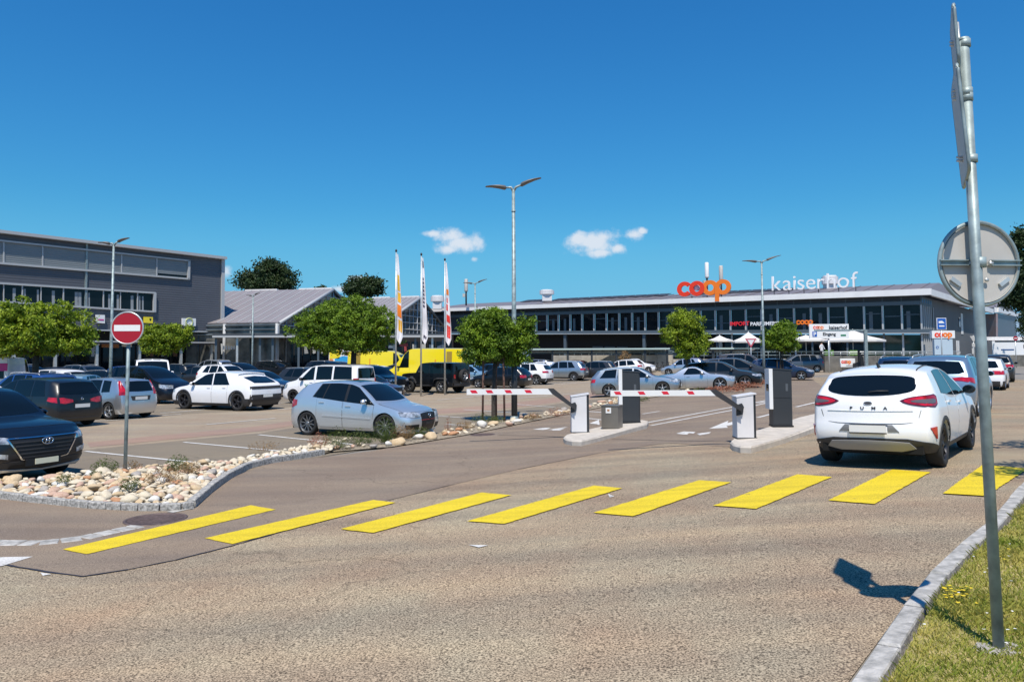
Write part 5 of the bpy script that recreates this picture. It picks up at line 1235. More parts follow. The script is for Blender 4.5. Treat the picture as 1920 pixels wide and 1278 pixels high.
put(r_, 112, (0, 0), AT(0, 37.0))

# yellow delivery vans
def yvan(label, hd, px, D, H=2.75, L=5.9):
    c = Car(L=L, W=2.02, H=H, wb=3.66, fo=1.0, r=.345, gc=.24, cowl=.75, wtop=1.55, tumble=.05, crown=.06, cf=.86, cr=.96, bowf=.14, bowr=.01, lr=.15, lf=.6, dr_len=.3,
        topc=[(0, .90), (.06, 1.08), (.4, 1.24), (.75, 1.38), (1.15, 1.85), (1.55, 2.28), (1.9, H-.12), (2.2, H-.01), (2.8, H), (L, H-.02)], belt=[(0, 1.0), (.4, 1.2), (.9, 1.35), (L, 1.4)], rear=[(.2, .05), (.5, 0), (2.7, .05)])
    o = dict(doors=[(1.05, 2.05)], mir=.5, mirror=M_BLACK, ws=(.80, 1.52)); o['patches'] = std_lights(c, .9, 1.5, .82, .12, .75, 1.0, .50, .5, grill=(.6, .85, .5))
    o['patches'] += [('side_rail', 'side', rect(2.2, L-.2, 1.0, 1.06, 8, 1), P_YEL, .012), ('orange_print', 'side', rect(3.9, 3.98, 1.45, 1.95, 1, 2), M_ORANGE, .01), ('side_panel', 'side', rect(4.75, 5.15, 1.0, 2.5, 2, 4), mat('painted_brown_shade', (.33, .22, .03), .5), .01)]  # the brown side_panel is shading near the rear, painted on as a darker patch
    r_ = build_car(c, P_YEL, label, 'van', 'yellow delivery vans', M_ALLOY, 'steel', 1, [(1.25, 1.62, 1.98, 1.98)], o)
    return put(r_, hd, (0, 0), AT(px, D))
M_ORANGE = mat('orange_print', (.75, .25, .02), .5)
yvan('large yellow delivery van side on behind the black off roader', 168, 799, 54.5)
yvan('second yellow van half hidden by the round tree and the nearer yellow van', -8, 722, 63, 2.6)
# trailer with colourful print
p = AT(640, 70); e = empty('printed_trailer', (p.x, p.y, gz(p.x, p.y)), 0, label='sales trailer with white yellow and blue print under the round tree', cat='trailer')
MB().box(-1.15, 0, .5, 1.15, 3.5, 2.75).build('box', P_WHITE, e)
for nm, pts, m_ in [('print', [(-1.1, 1.9), (-.2, 1.9), (.1, 2.7), (-1.1, 2.7)], P_YEL), ('print', [(-.6, 1.5), (1.1, 1.5), (1.1, 2.0), (.2, 2.15), (-.6, 1.9)], mat('cyan_print', (.03, .32, .62), .5)),
                   ('print', [(.3, 2.2), (.9, 2.2), (.85, 2.55), (.35, 2.5)], mat('red_print', (.6, .05, .04), .5)), ('print', [(-1.1, 1.6), (-.7, 1.6), (-.75, 1.85), (-1.1, 1.9)], M_ORANGE)]:
    MB().extr([(a, -.012, z) for a, z in pts], (0, .01, 0)).build(nm, m_, e)
for sg in (-1, 1):
    w_, rm, bd = wheel(e, sg*.9, 1.7, .32, .2, 'steel', 1); w_.rotation_euler = (0, 0, math.pi/2)

# ---- white crossover ahead of us on the road (nearest car)
c = suv(L=4.19, W=1.81, H=1.54, wb=2.588, fo=.82, r=.335, gc=.255, cowl=1.10, wtop=1.80, cr=.86, lr=.55, bowr=.16, dr_len=1.1, tumble=.54, crown=.07, arch=1.12,
    topc=[(0, .72), (.06, .80), (.3, .90), (.7, .98), (1.10, 1.03), (1.45, 1.28), (1.80, 1.45), (2.15, 1.525), (2.5, 1.54), (3.2, 1.51), (3.9, 1.45), (4.19, 1.405)],
    belt=[(0, .76), (.5, .90), (1.1, .98), (2.3, 1.01), (3.3, 1.08), (4.19, 1.12)], rear=[(.2, .20), (.3, .10), (.42, .02), (.62, 0), (.72, .05), (.9, .07), (1.08, .13), (1.15, .18), (1.38, .42), (1.54, .52)])
o, W_ = opt('suv', c)
W_ = [(1.22, 1.84, 2.22, 2.16), (2.28, 2.22, 3.30, 2.98)]
o['rg'] = band([(.625*math.sin(t*math.pi/32), 1.225-.135*math.cos(t*math.pi/32)**.6 if abs(t) < 16 else 1.235) for t in range(-16, 17)], [(.60*math.sin(t*math.pi/32), 1.265+.125*math.cos(t*math.pi/32)**.38 if abs(t) < 16 else 1.265) for t in range(-16, 17)], 32, 6)
o['patches'] = [
    ('tail_housing', 'wr', band([(0.43+(1.08-0.43)*k/12, 1.01-0.098*math.sin(math.pi*min(1,(k/12)**.55*1.0)*.5)**1.3*(1 if k<10 else 1-.16*(k-9))+.0) for k in range(13)], [(0.43+(1.08-0.43)*k/12, 1.01+0.098*math.sin(math.pi*min(1,(k/12)**.6)*.5)*(1 if k<10 else 1-.12*(k-9))) for k in range(13)], 16, 5), M_TAILD, .008),
    ('taillight', 'wr', band([(0.47+(1.04-0.47)*k/12, 1.01-0.078*math.sin(math.pi*min(1,(k/12)**.55*1.0)*.5)**1.3*(1 if k<10 else 1-.16*(k-9))+.0) for k in range(13)], [(0.47+(1.04-0.47)*k/12, 1.01+0.078*math.sin(math.pi*min(1,(k/12)**.6)*.5)*(1 if k<10 else 1-.12*(k-9))) for k in range(13)], 16, 5), M_TAIL, .013),
    ('light_centre', 'wr', band([(0.56+(0.94-0.56)*k/12, 1.005-0.034*math.sin(math.pi*min(1,(k/12)**.55*1.0)*.5)**1.3*(1 if k<10 else 1-.16*(k-9))+.0) for k in range(13)], [(0.56+(0.94-0.56)*k/12, 1.005+0.034*math.sin(math.pi*min(1,(k/12)**.6)*.5)*(1 if k<10 else 1-.12*(k-9))) for k in range(13)], 16, 5), mat('light_centre', (.12, .10, .10), .15, coat=1.0), .018),
    ('tailgate_crease', 'wr', band([(0, .862), (.60, .868)], [(0, .868), (.60, .872)], 12, 1), 'paint', .009),
    ('reflector', 'wr', band([(.83, .56), (.93, .46), (.97, .47)], [(.79, .63), (.90, .64), (.95, .64)], 6, 4), M_TAIL, .012),
    ('bumper_lower', 'wr', band([(0, .26), (.60, .26), (1.0, .27)], [(0, .47), (.52, .465), (1.0, .37)], 16, 4), M_TRIM, .010),
    ('skid_plate', 'capr', band([(-.66, .29), (-.4, .29), (0, .30), (.4, .29), (.66, .29)], [(-.54, .42), (-.3, .435), (0, .44), (.3, .435), (.54, .42)], 16, 4), mat('skid_silver', (.30, .30, .30), .6, .2), .030),
    ('headlight', 'wf', rect(.45, 1.0, .72, .88), M_HEAD, .008)]
o['rails'] = None; o['antenna'] = 3.35; o['cladding'] = (M_TRIM, .055); o['cladr'] = .10; o['mirror'] = M_BLACK; o['doors'] = [(1.22, 2.22), (2.24, 3.10)]
o['plates'] = []
r_ = build_car(c, P_WHITE, 'white crossover waiting on the road beside the barrier island, nearest car on the road', 'car', 'cars on the road', M_DALLOY, '10', 2, W_, o, wd=.225, rimr=.24)
PUMA = r_
def capgap(P, off=.002, w=None, nm='seam'):
    patch(c, c.capr, P, off, .003).build(nm, M_GAP, r_)
# tailgate outline seams
sm = MB()
for sg in (1, -1):
    patch(c, c.wrap('r', sg), band([(.70, .88), (.655, .72)], [(.706, .88), (.661, .72)], 8, 1), .003, .004, sm)
    patch(c, c.wrap('r', sg), band([(.655, .718), (.60, .695), (.45, .68), (0, .675)], [(.661, .724), (.60, .701), (.45, .686), (0, .681)], 16, 1), .003, .004, sm)
sm.build('tailgate_seam', M_GAP, r_)
pr = patch(c, c.capr, band([(-.42, .55), (-.28, .66), (.28, .66), (.42, .55)], [(-.40, .565), (-.30, .67), (.30, .67), (.40, .565)], 16, 1), .004).build('plate_recess_edge', M_TRIM, r_)
rc = MB()
for sg in (1, -1): patch(c, c.capr, band([(sg*.42, .565), (sg*.27, .565)], [(sg*.33, .665), (sg*.27, .665)], 3, 3), .006, .01, rc)
rc.build('plate_recess', mat('mid_grey_trim', (.16, .165, .17), .5), r_)
MB().box(c.capr(0, .6).x-.035, -.255, .555, c.capr(0, .6).x-.02, .255, .66).build('license_plate', M_WHITE, r_)
MB().box(c.capr(0, .6).x-.032, -.262, .535, c.capr(0, .6).x-.015, .262, .553).build('plate_holder', M_TRIM, r_)
Mx = surfM(c.capr, 0, .98, .006); em = MB(); torus_mb(.024, .005, 18, 6, 2.4, em, Mx); em.build('emblem', M_CHROME, r_)
em = MB(); em.extr([Mx @ Vector((.052*math.cos(a), .021*math.sin(a), .002)) for a in [2*math.pi*t/20 for t in range(20)]], (.006, 0, 0)); em.build('emblem_plate', M_TRIM, r_)
for ch, yy in zip('PUMA', (-.24, -.08, .08, .24)):
    Mx = surfM(c.capr, -yy, .91, .006); t = text_mesh(ch, .056, .003, 'letter', .0015, 1.4); t.materials.append(M_TRIM); lo = link('letter', t, r_); lo.matrix_local = Mx @ Matrix.Translation((0, -.02, 0))
wp = [c.capr(y_, z_)+Vector((-.03, 0, .012)) for y_, z_ in ((0, 1.135), (-.12, 1.15), (-.28, 1.15))]
MB().tube(wp, .009, 6).build('wiper', M_TRIM, r_)
for sg in (1, -1):
    pts = [c.roof(lerp(2.3, 3.6, k/8), sg*.80)+Vector((0, 0, .006)) for k in range(9)]; MB().tube(pts, .010, 6).build('roof_seam', M_TRIM, r_)
put(r_, 51, (c.L/2-c.ur, -(c.W/2-.12)), G(1762, 874))
# ---- blue silver SUV ahead
r_, c = car('suv', paint('steel_blue', (.26, .36, .45), .7), 'silver blue SUV with roof rails ahead of the nearest white crossover', 52, 'rr', (1829, 780), dims=dict(L=4.5, W=1.84, H=1.67), lod=2, over=dict(cladding=None,
    patches=[('taillight', 'wr', band([(.34, .98), (.62, .97), (1.0, .90)], [(.36, 1.04), (.62, 1.08), (1.0, 1.04)]), M_TAIL, .010), ('headlight', 'wf', rect(.45, 1.1, .74, .88), M_HEAD, .008), ('rear_bumper_trim', 'wr', rect(0, .95, .24, .40, 12, 2), M_TRIM, .010)]), group='cars on the road')
car('suv', P_DBLUE, 'dark blue SUV roof showing over the nearest white crossover left of the silver blue SUV', 60, px=1692, D=30, dims=dict(L=4.4, H=1.62), lod=1, group='cars on the road')
car('hatch', P_WHITE, 'white hatchback partly hidden by the steel pole ahead of the silver blue SUV', 54, 'rr', (1882, 731), dims=dict(L=4.3, W=1.8, H=1.5), lod=1, group='cars on the road', over=dict(cladding=(M_TRIM, .05)))
car('suv', P_DGREY, 'grey SUV with pale roof farthest along the road at the right', 56, 'rr', (1899, 716), dims=dict(L=4.3, W=1.8, H=1.66), lod=1, group='cars on the road')
# ------------------------------------------------------------------ buildings
def clad_mat(name, col, pitch, vert=False):
    m = mat(name, col, 0.5, 0.1, var=0.05, vscale=0.8); n = m.node_tree; b = n.nodes['Principled BSDF']
    g = n.nodes.new('ShaderNodeNewGeometry'); s = n.nodes.new('ShaderNodeSeparateXYZ'); n.links.new(g.outputs['Position'], s.inputs[0])
    a = n.nodes.new('ShaderNodeMath'); a.operation = 'MULTIPLY'; a.inputs[1].default_value = 2*math.pi/pitch; n.links.new(s.outputs[0 if vert else 2], a.inputs[0])
    q = n.nodes.new('ShaderNodeMath'); q.operation = 'SINE'; n.links.new(a.outputs[0], q.inputs[0])
    bp = n.nodes.new('ShaderNodeBump'); bp.inputs['Strength'].default_value = 0.3; bp.inputs['Distance'].default_value = 0.02
    n.links.new(q.outputs[0], bp.inputs['Height']); n.links.new(bp.outputs[0], b.inputs['Normal']); return m
M_CLAD = clad_mat('corrugated_cladding', (0.094, 0.098, 0.112), 0.22)
M_BLIND = clad_mat('window_blind', (0.20, 0.22, 0.225), 0.16)
M_FRAME = mat('pale_frame', (0.42, 0.43, 0.43), 0.5)
M_CGREY = mat('facade_grey_blue', (0.095, 0.125, 0.15), 0.45, 0.2)
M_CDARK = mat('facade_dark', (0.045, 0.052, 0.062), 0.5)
M_SIDEW = mat('side_wall_grey', (0.12, 0.125, 0.13), 0.7, var=0.06, vscale=0.5)
M_BAND = mat('roof_band_pale', (0.76, 0.75, 0.73), 0.5, var=0.05, vscale=0.6)
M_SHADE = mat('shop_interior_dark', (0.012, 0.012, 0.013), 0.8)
M_ZINC = clad_mat('standing_seam_roof', (0.26, 0.235, 0.235), 0.6, True)
M_ZBROWN = clad_mat('brownish_roof', (0.20, 0.175, 0.175), 0.7, True)
M_CURT = mat('curtain', (0.28, 0.30, 0.31), 0.8)

def panel(parent, nm, m, A, B, pts, off=0.0, th=0.08):
    """polygon given in photo pixels, lying on the vertical plane A-B, pushed off metres towards the viewer, th thick"""
    n = Vector((-(B[1]-A[1]), B[0]-A[0], 0)).normalized()
    if n.y > 0: n = -n
    P = [ON(px, py, A, B)+n*off for px, py in pts]
    b = MB().extr(P, -n*th); me = b.mesh(nm, m); recalc(me); return link(nm, me, parent)
def bar(parent, nm, m, A, B, p, q, wd, dp, off=0.0):
    """bar between two photo pixels on the plane, wd wide, dp deep"""
    n = Vector((-(B[1]-A[1]), B[0]-A[0], 0)).normalized()
    if n.y > 0: n = -n
    a, b_ = ON(*p, A, B), ON(*q, A, B); d = (b_-a).normalized(); s = d.cross(n).normalized()*wd/2
    P = [a+s+n*off, b_+s+n*off, b_-s+n*off, a-s+n*off]
    me = MB().extr(P, n*dp).mesh(nm, m); recalc(me); return link(nm, me, parent)
def bbase(A): return (A[0], A[1], gz(*A))

# ---- left grey building
A = (-29.3, 77.0); B = (-40.7, 60.6); d_ = (Vector(B)-Vector(A)).normalized()
bl = empty('commercial_building', (0, 0, 0), label='large dark grey corrugated building at the left with two long window strips', cat='building')
def ly(x, p, q): return p[1]+(q[1]-p[1])*(x-p[0])/(q[0]-p[0])
roofl = ((6, 433), (419, 482))
XL = -130
panel(bl, 'wall', M_CLAD, A, B, [(XL, ly(XL, *roofl)+4), (418, 484), (417, 621), (XL, ly(XL, (162, 618), (417, 622)))], 0, .4)
panel(bl, 'roof_edge', M_FRAME, A, B, [(XL, ly(XL, *roofl)), (420, 482), (420, 487), (XL, ly(XL, *roofl)+6)], .55, .7)
bar(bl, 'corner_trim', M_FRAME, A, B, (417.5, 487), (416, 623), .35, .15)
bar(bl, 'downpipe', M_GALV, A, B, (162, 455), (158.5, 618), .16, .14)
bar(bl, 'bottom_trim', M_FRAME, A, B, (XL, ly(XL, (162, 618), (417, 622))+1), (417, 622), .12, .1)
# upper strip: opening with blinds
ut, ub = ((6, 452), (353, 489)), ((6, 494), (352, 522.5))
xs_ = [XL, -60, 6, 79, 162, 227, 293, 352]
for k, (a, b_) in enumerate(zip(xs_, xs_[1:])):
    t0, t1, b0, b1 = ly(a, *ut)+2, ly(b_, *ut)+2, ly(a, *ub)-1, ly(b_, *ub)-1
    if k == len(xs_)-2:
        wnd = panel(bl, 'window', M_WGLASS, A, B, [(a+1, t0), (b_-1, t1), (b_-1, b1), (a+1, b0)], .015, .01)
        panel(wnd, 'blind', M_BLIND, A, B, [(a+1, t0), (b_-1, t1), (b_-1, b1-5), (a+1, b0-5)], .06, .04)
    else:
        wnd = panel(bl, 'window', M_WGLASS, A, B, [(a+1, t0), (b_-1, t1), (b_-1, b1), (a+1, b0)], .015, .01)
        panel(wnd, 'blind', M_BLIND, A, B, [(a+1, t0), (b_-1, t1), (b_-1, b1), (a+1, b0)], .06, .04)
    if k: bar(bl, 'window_post', M_FRAME, A, B, (a, t0), (a, b0), .10, .12)
bar(bl, 'window_frame', M_FRAME, A, B, (XL, ly(XL, *ut)), (354, 489), .14, .22)
bar(bl, 'window_frame', M_FRAME, A, B, (XL, ly(XL, *ub)), (353, 523), .16, .22)
bar(bl, 'window_frame', M_FRAME, A, B, (353, 488), (352, 524), .22, .22)
# lower strip
vt_, vb = ((6, 531.5), (290, 549.3)), ((6, 566), (290, 584.5))
xs_ = [XL, -60, 6, 41, 76, 118, 162, 193, 225, 257, 287]
for k, (a, b_) in enumerate(zip(xs_, xs_[1:])):
    t0, t1, b0, b1 = ly(a, *vt_)+1.5, ly(b_, *vt_)+1.5, ly(a, *vb)-1.5, ly(b_, *vb)-1.5
    wnd = panel(bl, 'window', M_WGLASS, A, B, [(a+.7, t0), (b_-.7, t1), (b_-.7, b1), (a+.7, b0)], .015, .01)
    if a > 0:
        for f in random.Random(k*3+1).sample((.1, .3, .5, .62, .8), 1+k % 2): x = lerp(a, b_, f); panel(wnd, 'curtain', M_CURT, A, B, [(x, lerp(t0, t1, f)+6), (x+(b_-a)*(.10+.03*(k % 3)), lerp(t0, t1, f)+6), (x+(b_-a)*(.10+.03*(k % 3)), lerp(b0, b1, f)), (x, lerp(b0, b1, f))], .022, .006)
    if k: bar(bl, 'window_post', M_FRAME, A, B, (a, t0), (a, b0), .09 if k % 2 else .06, .12)
bar(bl, 'window_frame', M_FRAME, A, B, (XL, ly(XL, *vt_)), (290, 549.3), .15, .22)
bar(bl, 'window_frame', M_FRAME, A, B, (XL, ly(XL, *vb)), (290, 584.5), .15, .22)
bar(bl, 'window_frame', M_FRAME, A, B, (288.5, 549), (288, 585), .24, .24)
# side wall running away and roof
rp = [ON(XL, ly(XL, *roofl), A, B), ON(419, 482, A, B)]; back = Vector((-16, 22, 0))
m = MB(); a, b_ = rp; m.add([a, b_, b_+back, a+back], [(0, 1, 2, 3)]); me = m.mesh('roof', M_DGREY); link('roof', me, bl)
q = ON(418, 484, A, B); m = MB(); m.add([q, q+back, Vector((q.x+back.x, q.y+back.y, -.5)), Vector((q.x, q.y, -.5))], [(0, 1, 2, 3)]); link('side_wall', m.mesh('side_wall', M_CLAD), bl)
# ground floor: recessed dark shop fronts, posts, canopy edge
dn = Vector((-(B[1]-A[1]), B[0]-A[0])).normalized()
if dn.y > 0: dn = -dn
A2 = tuple(Vector(A)-dn*2.2); B2 = tuple(Vector(B)-dn*2.2)
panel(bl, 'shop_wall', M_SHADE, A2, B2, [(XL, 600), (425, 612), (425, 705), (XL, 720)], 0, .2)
xs_ = list(range(-120, 420, 22)); rnd = random.Random(5)
for k, x in enumerate(xs_):
    wnd = panel(bl, 'shop_window', M_WGLASS, A2, B2, [(x+1, 640), (x+20, 640), (x+20, 700), (x+1, 702)], .05, .02)
    if rnd.random() < .6:
        cc = rnd.choice([M_CURT, M_FRAME, mat('display_brown', (.16, .08, .04), .7), mat('display_blue', (.05, .08, .14), .7)])
        panel(wnd, 'display', cc, A2, B2, [(x+4, 648+rnd.uniform(0, 10)), (x+4+rnd.uniform(4, 12), 648), (x+4+rnd.uniform(4, 12), 668), (x+4, 668)], .08, .02)
A3 = tuple(Vector(A)+dn*1.6); B3 = tuple(Vector(B)+dn*1.6)
panel(bl, 'canopy', M_FRAME, A3, B3, [(XL, 632), (162, 638), (404, 641), (404, 643.5), (162, 641), (XL, 636)], 0, 1.6)
panel(bl, 'soffit', M_DGREY, A3, B3, [(XL, 637), (162, 642), (404, 644), (404, 646), (162, 644), (XL, 640)], -.1, 1.4)
for x in (30, 108, 186, 266, 344, 401): bar(bl, 'post', M_STEEL, A3, B3, (x, 641), (x-1, 705), .22, .2, -.5)
panel(bl, 'shop_sign', mat('sign_brown', (.30, .13, .05), .6), A, B, [(190, 644), (222, 645), (222, 652), (190, 651)], .1, .1)
panel(bl, 'shop_sign', M_WHITE, A, B, [(172, 643), (186, 643.5), (186, 647), (172, 646.5)], .1, .1)
panel(bl, 'shop_sign', M_WHITE, A, B, [(228, 646), (246, 646.5), (246, 650), (228, 649.5)], .1, .1)
sg_ = panel(None, 'wall_sign', M_WHITE, A, B, [(178, 590), (194, 590.5), (194, 606), (178, 605)], .25, .18); tag(sg_, 'white sign with small pink lettering on the grey building beside the left lamp post', 'sign')
panel(sg_, 'print', mat('pink_print', (.6, .05, .25), .5), A, B, [(181, 598), (192, 598.5), (192, 601), (181, 600.5)], .27, .01)
sg_ = panel(None, 'wall_sign', P_YEL, A, B, [(268, 594), (284, 594.5), (284, 606), (268, 605)], .25, .18); tag(sg_, 'yellow sign on the grey building above the small round tree', 'sign')
panel(sg_, 'print', M_BLACK, A, B, [(277, 597), (281, 597), (280, 601), (278, 601)], .27, .01)
sg_ = panel(None, 'wall_sign', M_WHITE, A, B, [(339.5, 596.5), (364.5, 597), (364.5, 611), (339.5, 610.5)], .25, .18); tag(sg_, 'white sign with pale green round emblem on the grey building', 'sign')
c0 = ON(352, 603.5, A, B)+Vector((dn.x, dn.y, 0))*.27; X = Vector((A[0]-B[0], A[1]-B[1], 0))
e = torus_mb(.36, .07, 18, 6, mb=MB(), M=basis(c0, X, Vector((dn.x, dn.y, 0)))).build('emblem', mat('pale_green_print', (.45, .5, .22), .5), sg_)

# ---- glass-gabled market halls
M_GHG = mat('greenhouse_glass', (0.11, 0.11, 0.10), 0.15, 0.0, spec=0.5, var=0.7, vscale=0.9)
def hall(label, pl, pk, pr, Dl, Dr, ye, yk, yb, ridge_len, roofm):
    L_ = AT(pl, Dl); R_ = AT(pr, Dr); A = tuple(L_); B = tuple(R_)
    root = empty('market_hall', (0, 0, 0), label=label, cat='building')
    eL = ON(pl, ye, A, B); kk = ON(pk, yk, A, B); ze = eL.z; eR = Vector((R_.x, R_.y, ze)); base = gz(*A)
    n = Vector((-(B[1]-A[1]), B[0]-A[0], 0)).normalized()
    if n.x > 0: bk = n
    else: bk = -n
    bk = -bk if bk.x > 0 else bk   # the hall runs away to the left
    nf = -bk
    # end wall glass
    me = MB().extr([Vector((eL.x, eL.y, base)), eL, kk, eR, Vector((eR.x, eR.y, base))], bk*.1).mesh('gable_glass', M_GHG); recalc(me); link('gable_glass', me, root)
    zb = ON(pl, yb, A, B).z
    zat = lambda t: lerp(ze, kk.z, min(1, t/kt)) if t < kt else lerp(kk.z, ze, (t-kt)/(1-kt))
    kt = (Vector((kk.x, kk.y))-L_).length/(R_-L_).length
    for k in range(17):
        t = k/16; p = L_.lerp(R_, t); m = MB(); m.tube([(p.x, p.y, base), (p.x, p.y, zat(t)-.05)], .085 if k % 4 == 0 else .045, 4)
        o_ = m.build('mullion', M_FRAME, root); o_.location = nf*.08
    for j in range(6):
        z = lerp(zb, kk.z, j/6.0)
        t0 = 0 if z <= ze else kt*(z-ze)/(kk.z-ze); t1 = 1 if z <= ze else 1-(1-kt)*(z-ze)/(kk.z-ze)
        a, b_ = L_.lerp(R_, t0), L_.lerp(R_, t1); m = MB(); m.tube([(a.x, a.y, z), (b_.x, b_.y, z)], .055, 4); m.build('transom', M_FRAME, root).location = nf*.09
    m = MB(); m.tube([eL+nf*.2, kk+nf*.2], .20, 4); m.build('verge_trim', M_FRAME, root); m = MB(); m.tube([kk+nf*.2, eR+nf*.2], .20, 4); m.build('verge_trim', M_CGREY, root)
    rv = bk*ridge_len
    for a, b_, nm in ((eL, kk, 'roof'), (kk, eR, 'roof')):
        a_, b2 = a+nf*.25, b_+nf*.25; nn = (b_-a).cross(rv).normalized(); nn = nn if nn.z > 0 else -nn
        me = MB().extr([a_, b2, b2+rv, a_+rv], nn*.12).mesh('roof', roofm); recalc(me); rf = link('roof', me, root)
        if nm == 'roof' and a is eL:
            for k in range(1, 30):
                q = rv*(k/30.0); m = MB(); m.tube([a_+q+nn*.14, b2+q+nn*.14], .045, 4, cap=False); m.build('roof_seam', M_FRAME, rf)
    # side wall with windows below the eave
    A2_, B2_ = eL, eL+rv
    me = MB().extr([Vector((eL.x, eL.y, base)), eL, eL+rv, Vector((eL.x+rv.x, eL.y+rv.y, base))], -Vector((B[0]-A[0], B[1]-A[1], 0)).normalized()*-.1).mesh('side_wall', M_GHG); recalc(me); link('side_wall', me, root)
    out = -Vector((B[0]-A[0], B[1]-A[1], 0)).normalized()
    for k in range(0, 13):
        p = eL+rv*(k/12); m = MB(); m.tube([(p.x+out.x*.1, p.y+out.y*.1, base), (p.x+out.x*.1, p.y+out.y*.1, ze)], .16 if k % 2 == 0 else .06, 4); m.build('side_post', M_FRAME if k % 2 == 0 else M_CGREY, root)
    for z in (ze-.15, lerp(zb, ze, .45), zb):
        m = MB(); m.tube([(eL.x+out.x*.12, eL.y+out.y*.12, z), (eL.x+rv.x+out.x*.12, eL.y+rv.y+out.y*.12, z)], .07, 4); m.build('side_rail', M_CGREY, root)
    for k in range(5):
        q = rv*(k/5.0); w0 = kk+q+Vector((0, 0, .05)); m = MB(); m.extr([w0+Vector((0, 0, -.1)), w0+rv*.12+Vector((0, 0, -.1)), w0+rv*.12+Vector((0, 0, .2)), w0+Vector((0, 0, .2))], Vector((0, .3, 0))); m.build('ridge_light', M_WHITE, root)
    return root
hall('glass gabled hall with pale seamed metal roof right of the grey building', 520, 622, 700, 74, 98, 606, 543, 626, 34, M_ZINC)
hall('smaller glass gabled hall behind the three flags', 716, 786, 834, 84, 102, 606, 558, 627, 20, M_ZINC)
# grey flat-roofed hall behind
fb = empty('rear_hall', (0, 0, 0), label='low grey roofed hall behind the glass gabled hall', cat='building')
m = MB(); a = ATZ(380, 543, 118); b_ = ATZ(640, 540, 118); m.box(a.x, 118, -.5, b_.x, 135, a.z-1.2); m.build('wall', M_CGREY, fb)
m = MB(); m.add([(a.x-1, 116, a.z-1.4), (b_.x+1, 116, a.z-1.4), (b_.x-3, 128, a.z+.2), (a.x-1, 128, a.z+.2), (b_.x+1, 116, a.z-1.7), (a.x-1, 116, a.z-1.7)], [(0, 1, 2, 3), (0, 1, 4, 5)]); m.build('roof', M_ZBROWN, fb)
for k in range(7): x = lerp(a.x, b_.x, k/7); m = MB(); m.add([(x, 119, a.z-.9), (x+2.6, 119, a.z-.9), (x+2.6, 123, a.z-.35), (x, 123, a.z-.35)], [(0, 1, 2, 3)]); m.build('solar_panel', M_WGLASS, fb)
m = MB(); a = ATZ(690, 566, 112); b_ = ATZ(770, 560, 112); m.box(a.x, 112, -.5, b_.x, 122, a.z); m.build('wall', M_CGREY, fb)
m = MB(); m.add([(a.x-1, 111, a.z), (b_.x+1, 111, a.z), (b_.x+1, 122, a.z+1.3), (a.x-1, 122, a.z+1.3)], [(0, 1, 2, 3)]); m.build('roof', M_ZBROWN, fb)
# arcade in front of the halls: canopy, posts, dark shops
ar = empty('shop_arcade', (0, 0, 0), label='long covered arcade with dark shop fronts in front of the glass halls', cat='building')
A, B = (-27.5, 71), (-7.8, 76.5)
panel(ar, 'canopy', M_FRAME, A, B, [(398, 629), (836, 628), (836, 632), (398, 632.5)], 0, .5)
panel(ar, 'canopy_roof', M_CDARK, A, B, [(398, 625.5), (836, 625), (836, 628), (398, 629)], -.1, 3.0)
A2, B2 = (-29, 75), (-8.6, 80.5)
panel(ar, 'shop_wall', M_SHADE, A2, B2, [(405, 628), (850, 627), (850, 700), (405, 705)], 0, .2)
rnd = random.Random(8)
for k in range(28):
    x = 412+k*15.6
    wnd = panel(ar, 'shop_window', M_WGLASS, A2, B2, [(x, 640), (x+13.5, 640), (x+13.5, 696), (x, 697)], .05, .02)
    if rnd.random() < .55: panel(wnd, 'display', rnd.choice([M_CURT, mat('display_blue', (.05, .08, .14), .7), mat('display_rose', (.3, .05, .06), .7), M_FRAME]), A2, B2, [(x+2, 642+rnd.uniform(0, 12)), (x+rnd.uniform(6, 12), 646), (x+rnd.uniform(6, 12), 662), (x+3, 664)], .08, .02)
for x in (404, 444, 472+15, 511, 560, 597, 640, 690, 740, 780, 812, 832): bar(ar, 'post', M_STEEL if x in (444, 812) else M_CGREY, A, B, (x, 631), (x-.5, 705), .20, .2, -.6)
rnd = random.Random(3)
for k in range(6):
    x = 447+k*5.5
    panel(ar, 'hanging_sign', M_OFFW, A, B, [(415+k*5, 648+rnd.uniform(-1, 1)), (418+k*5, 648), (418+k*5, 654), (415+k*5, 655)], -1.5, .02)
panel(ar, 'banner', mat('display_rose', (.3, .05, .06), .7), A, B, [(752, 643), (768, 643), (768, 649), (752, 649)], -1.2, .05)
panel(ar, 'banner', M_WHITE, A, B, [(731, 647), (745, 647), (745, 652), (731, 652)], -1.2, .05)

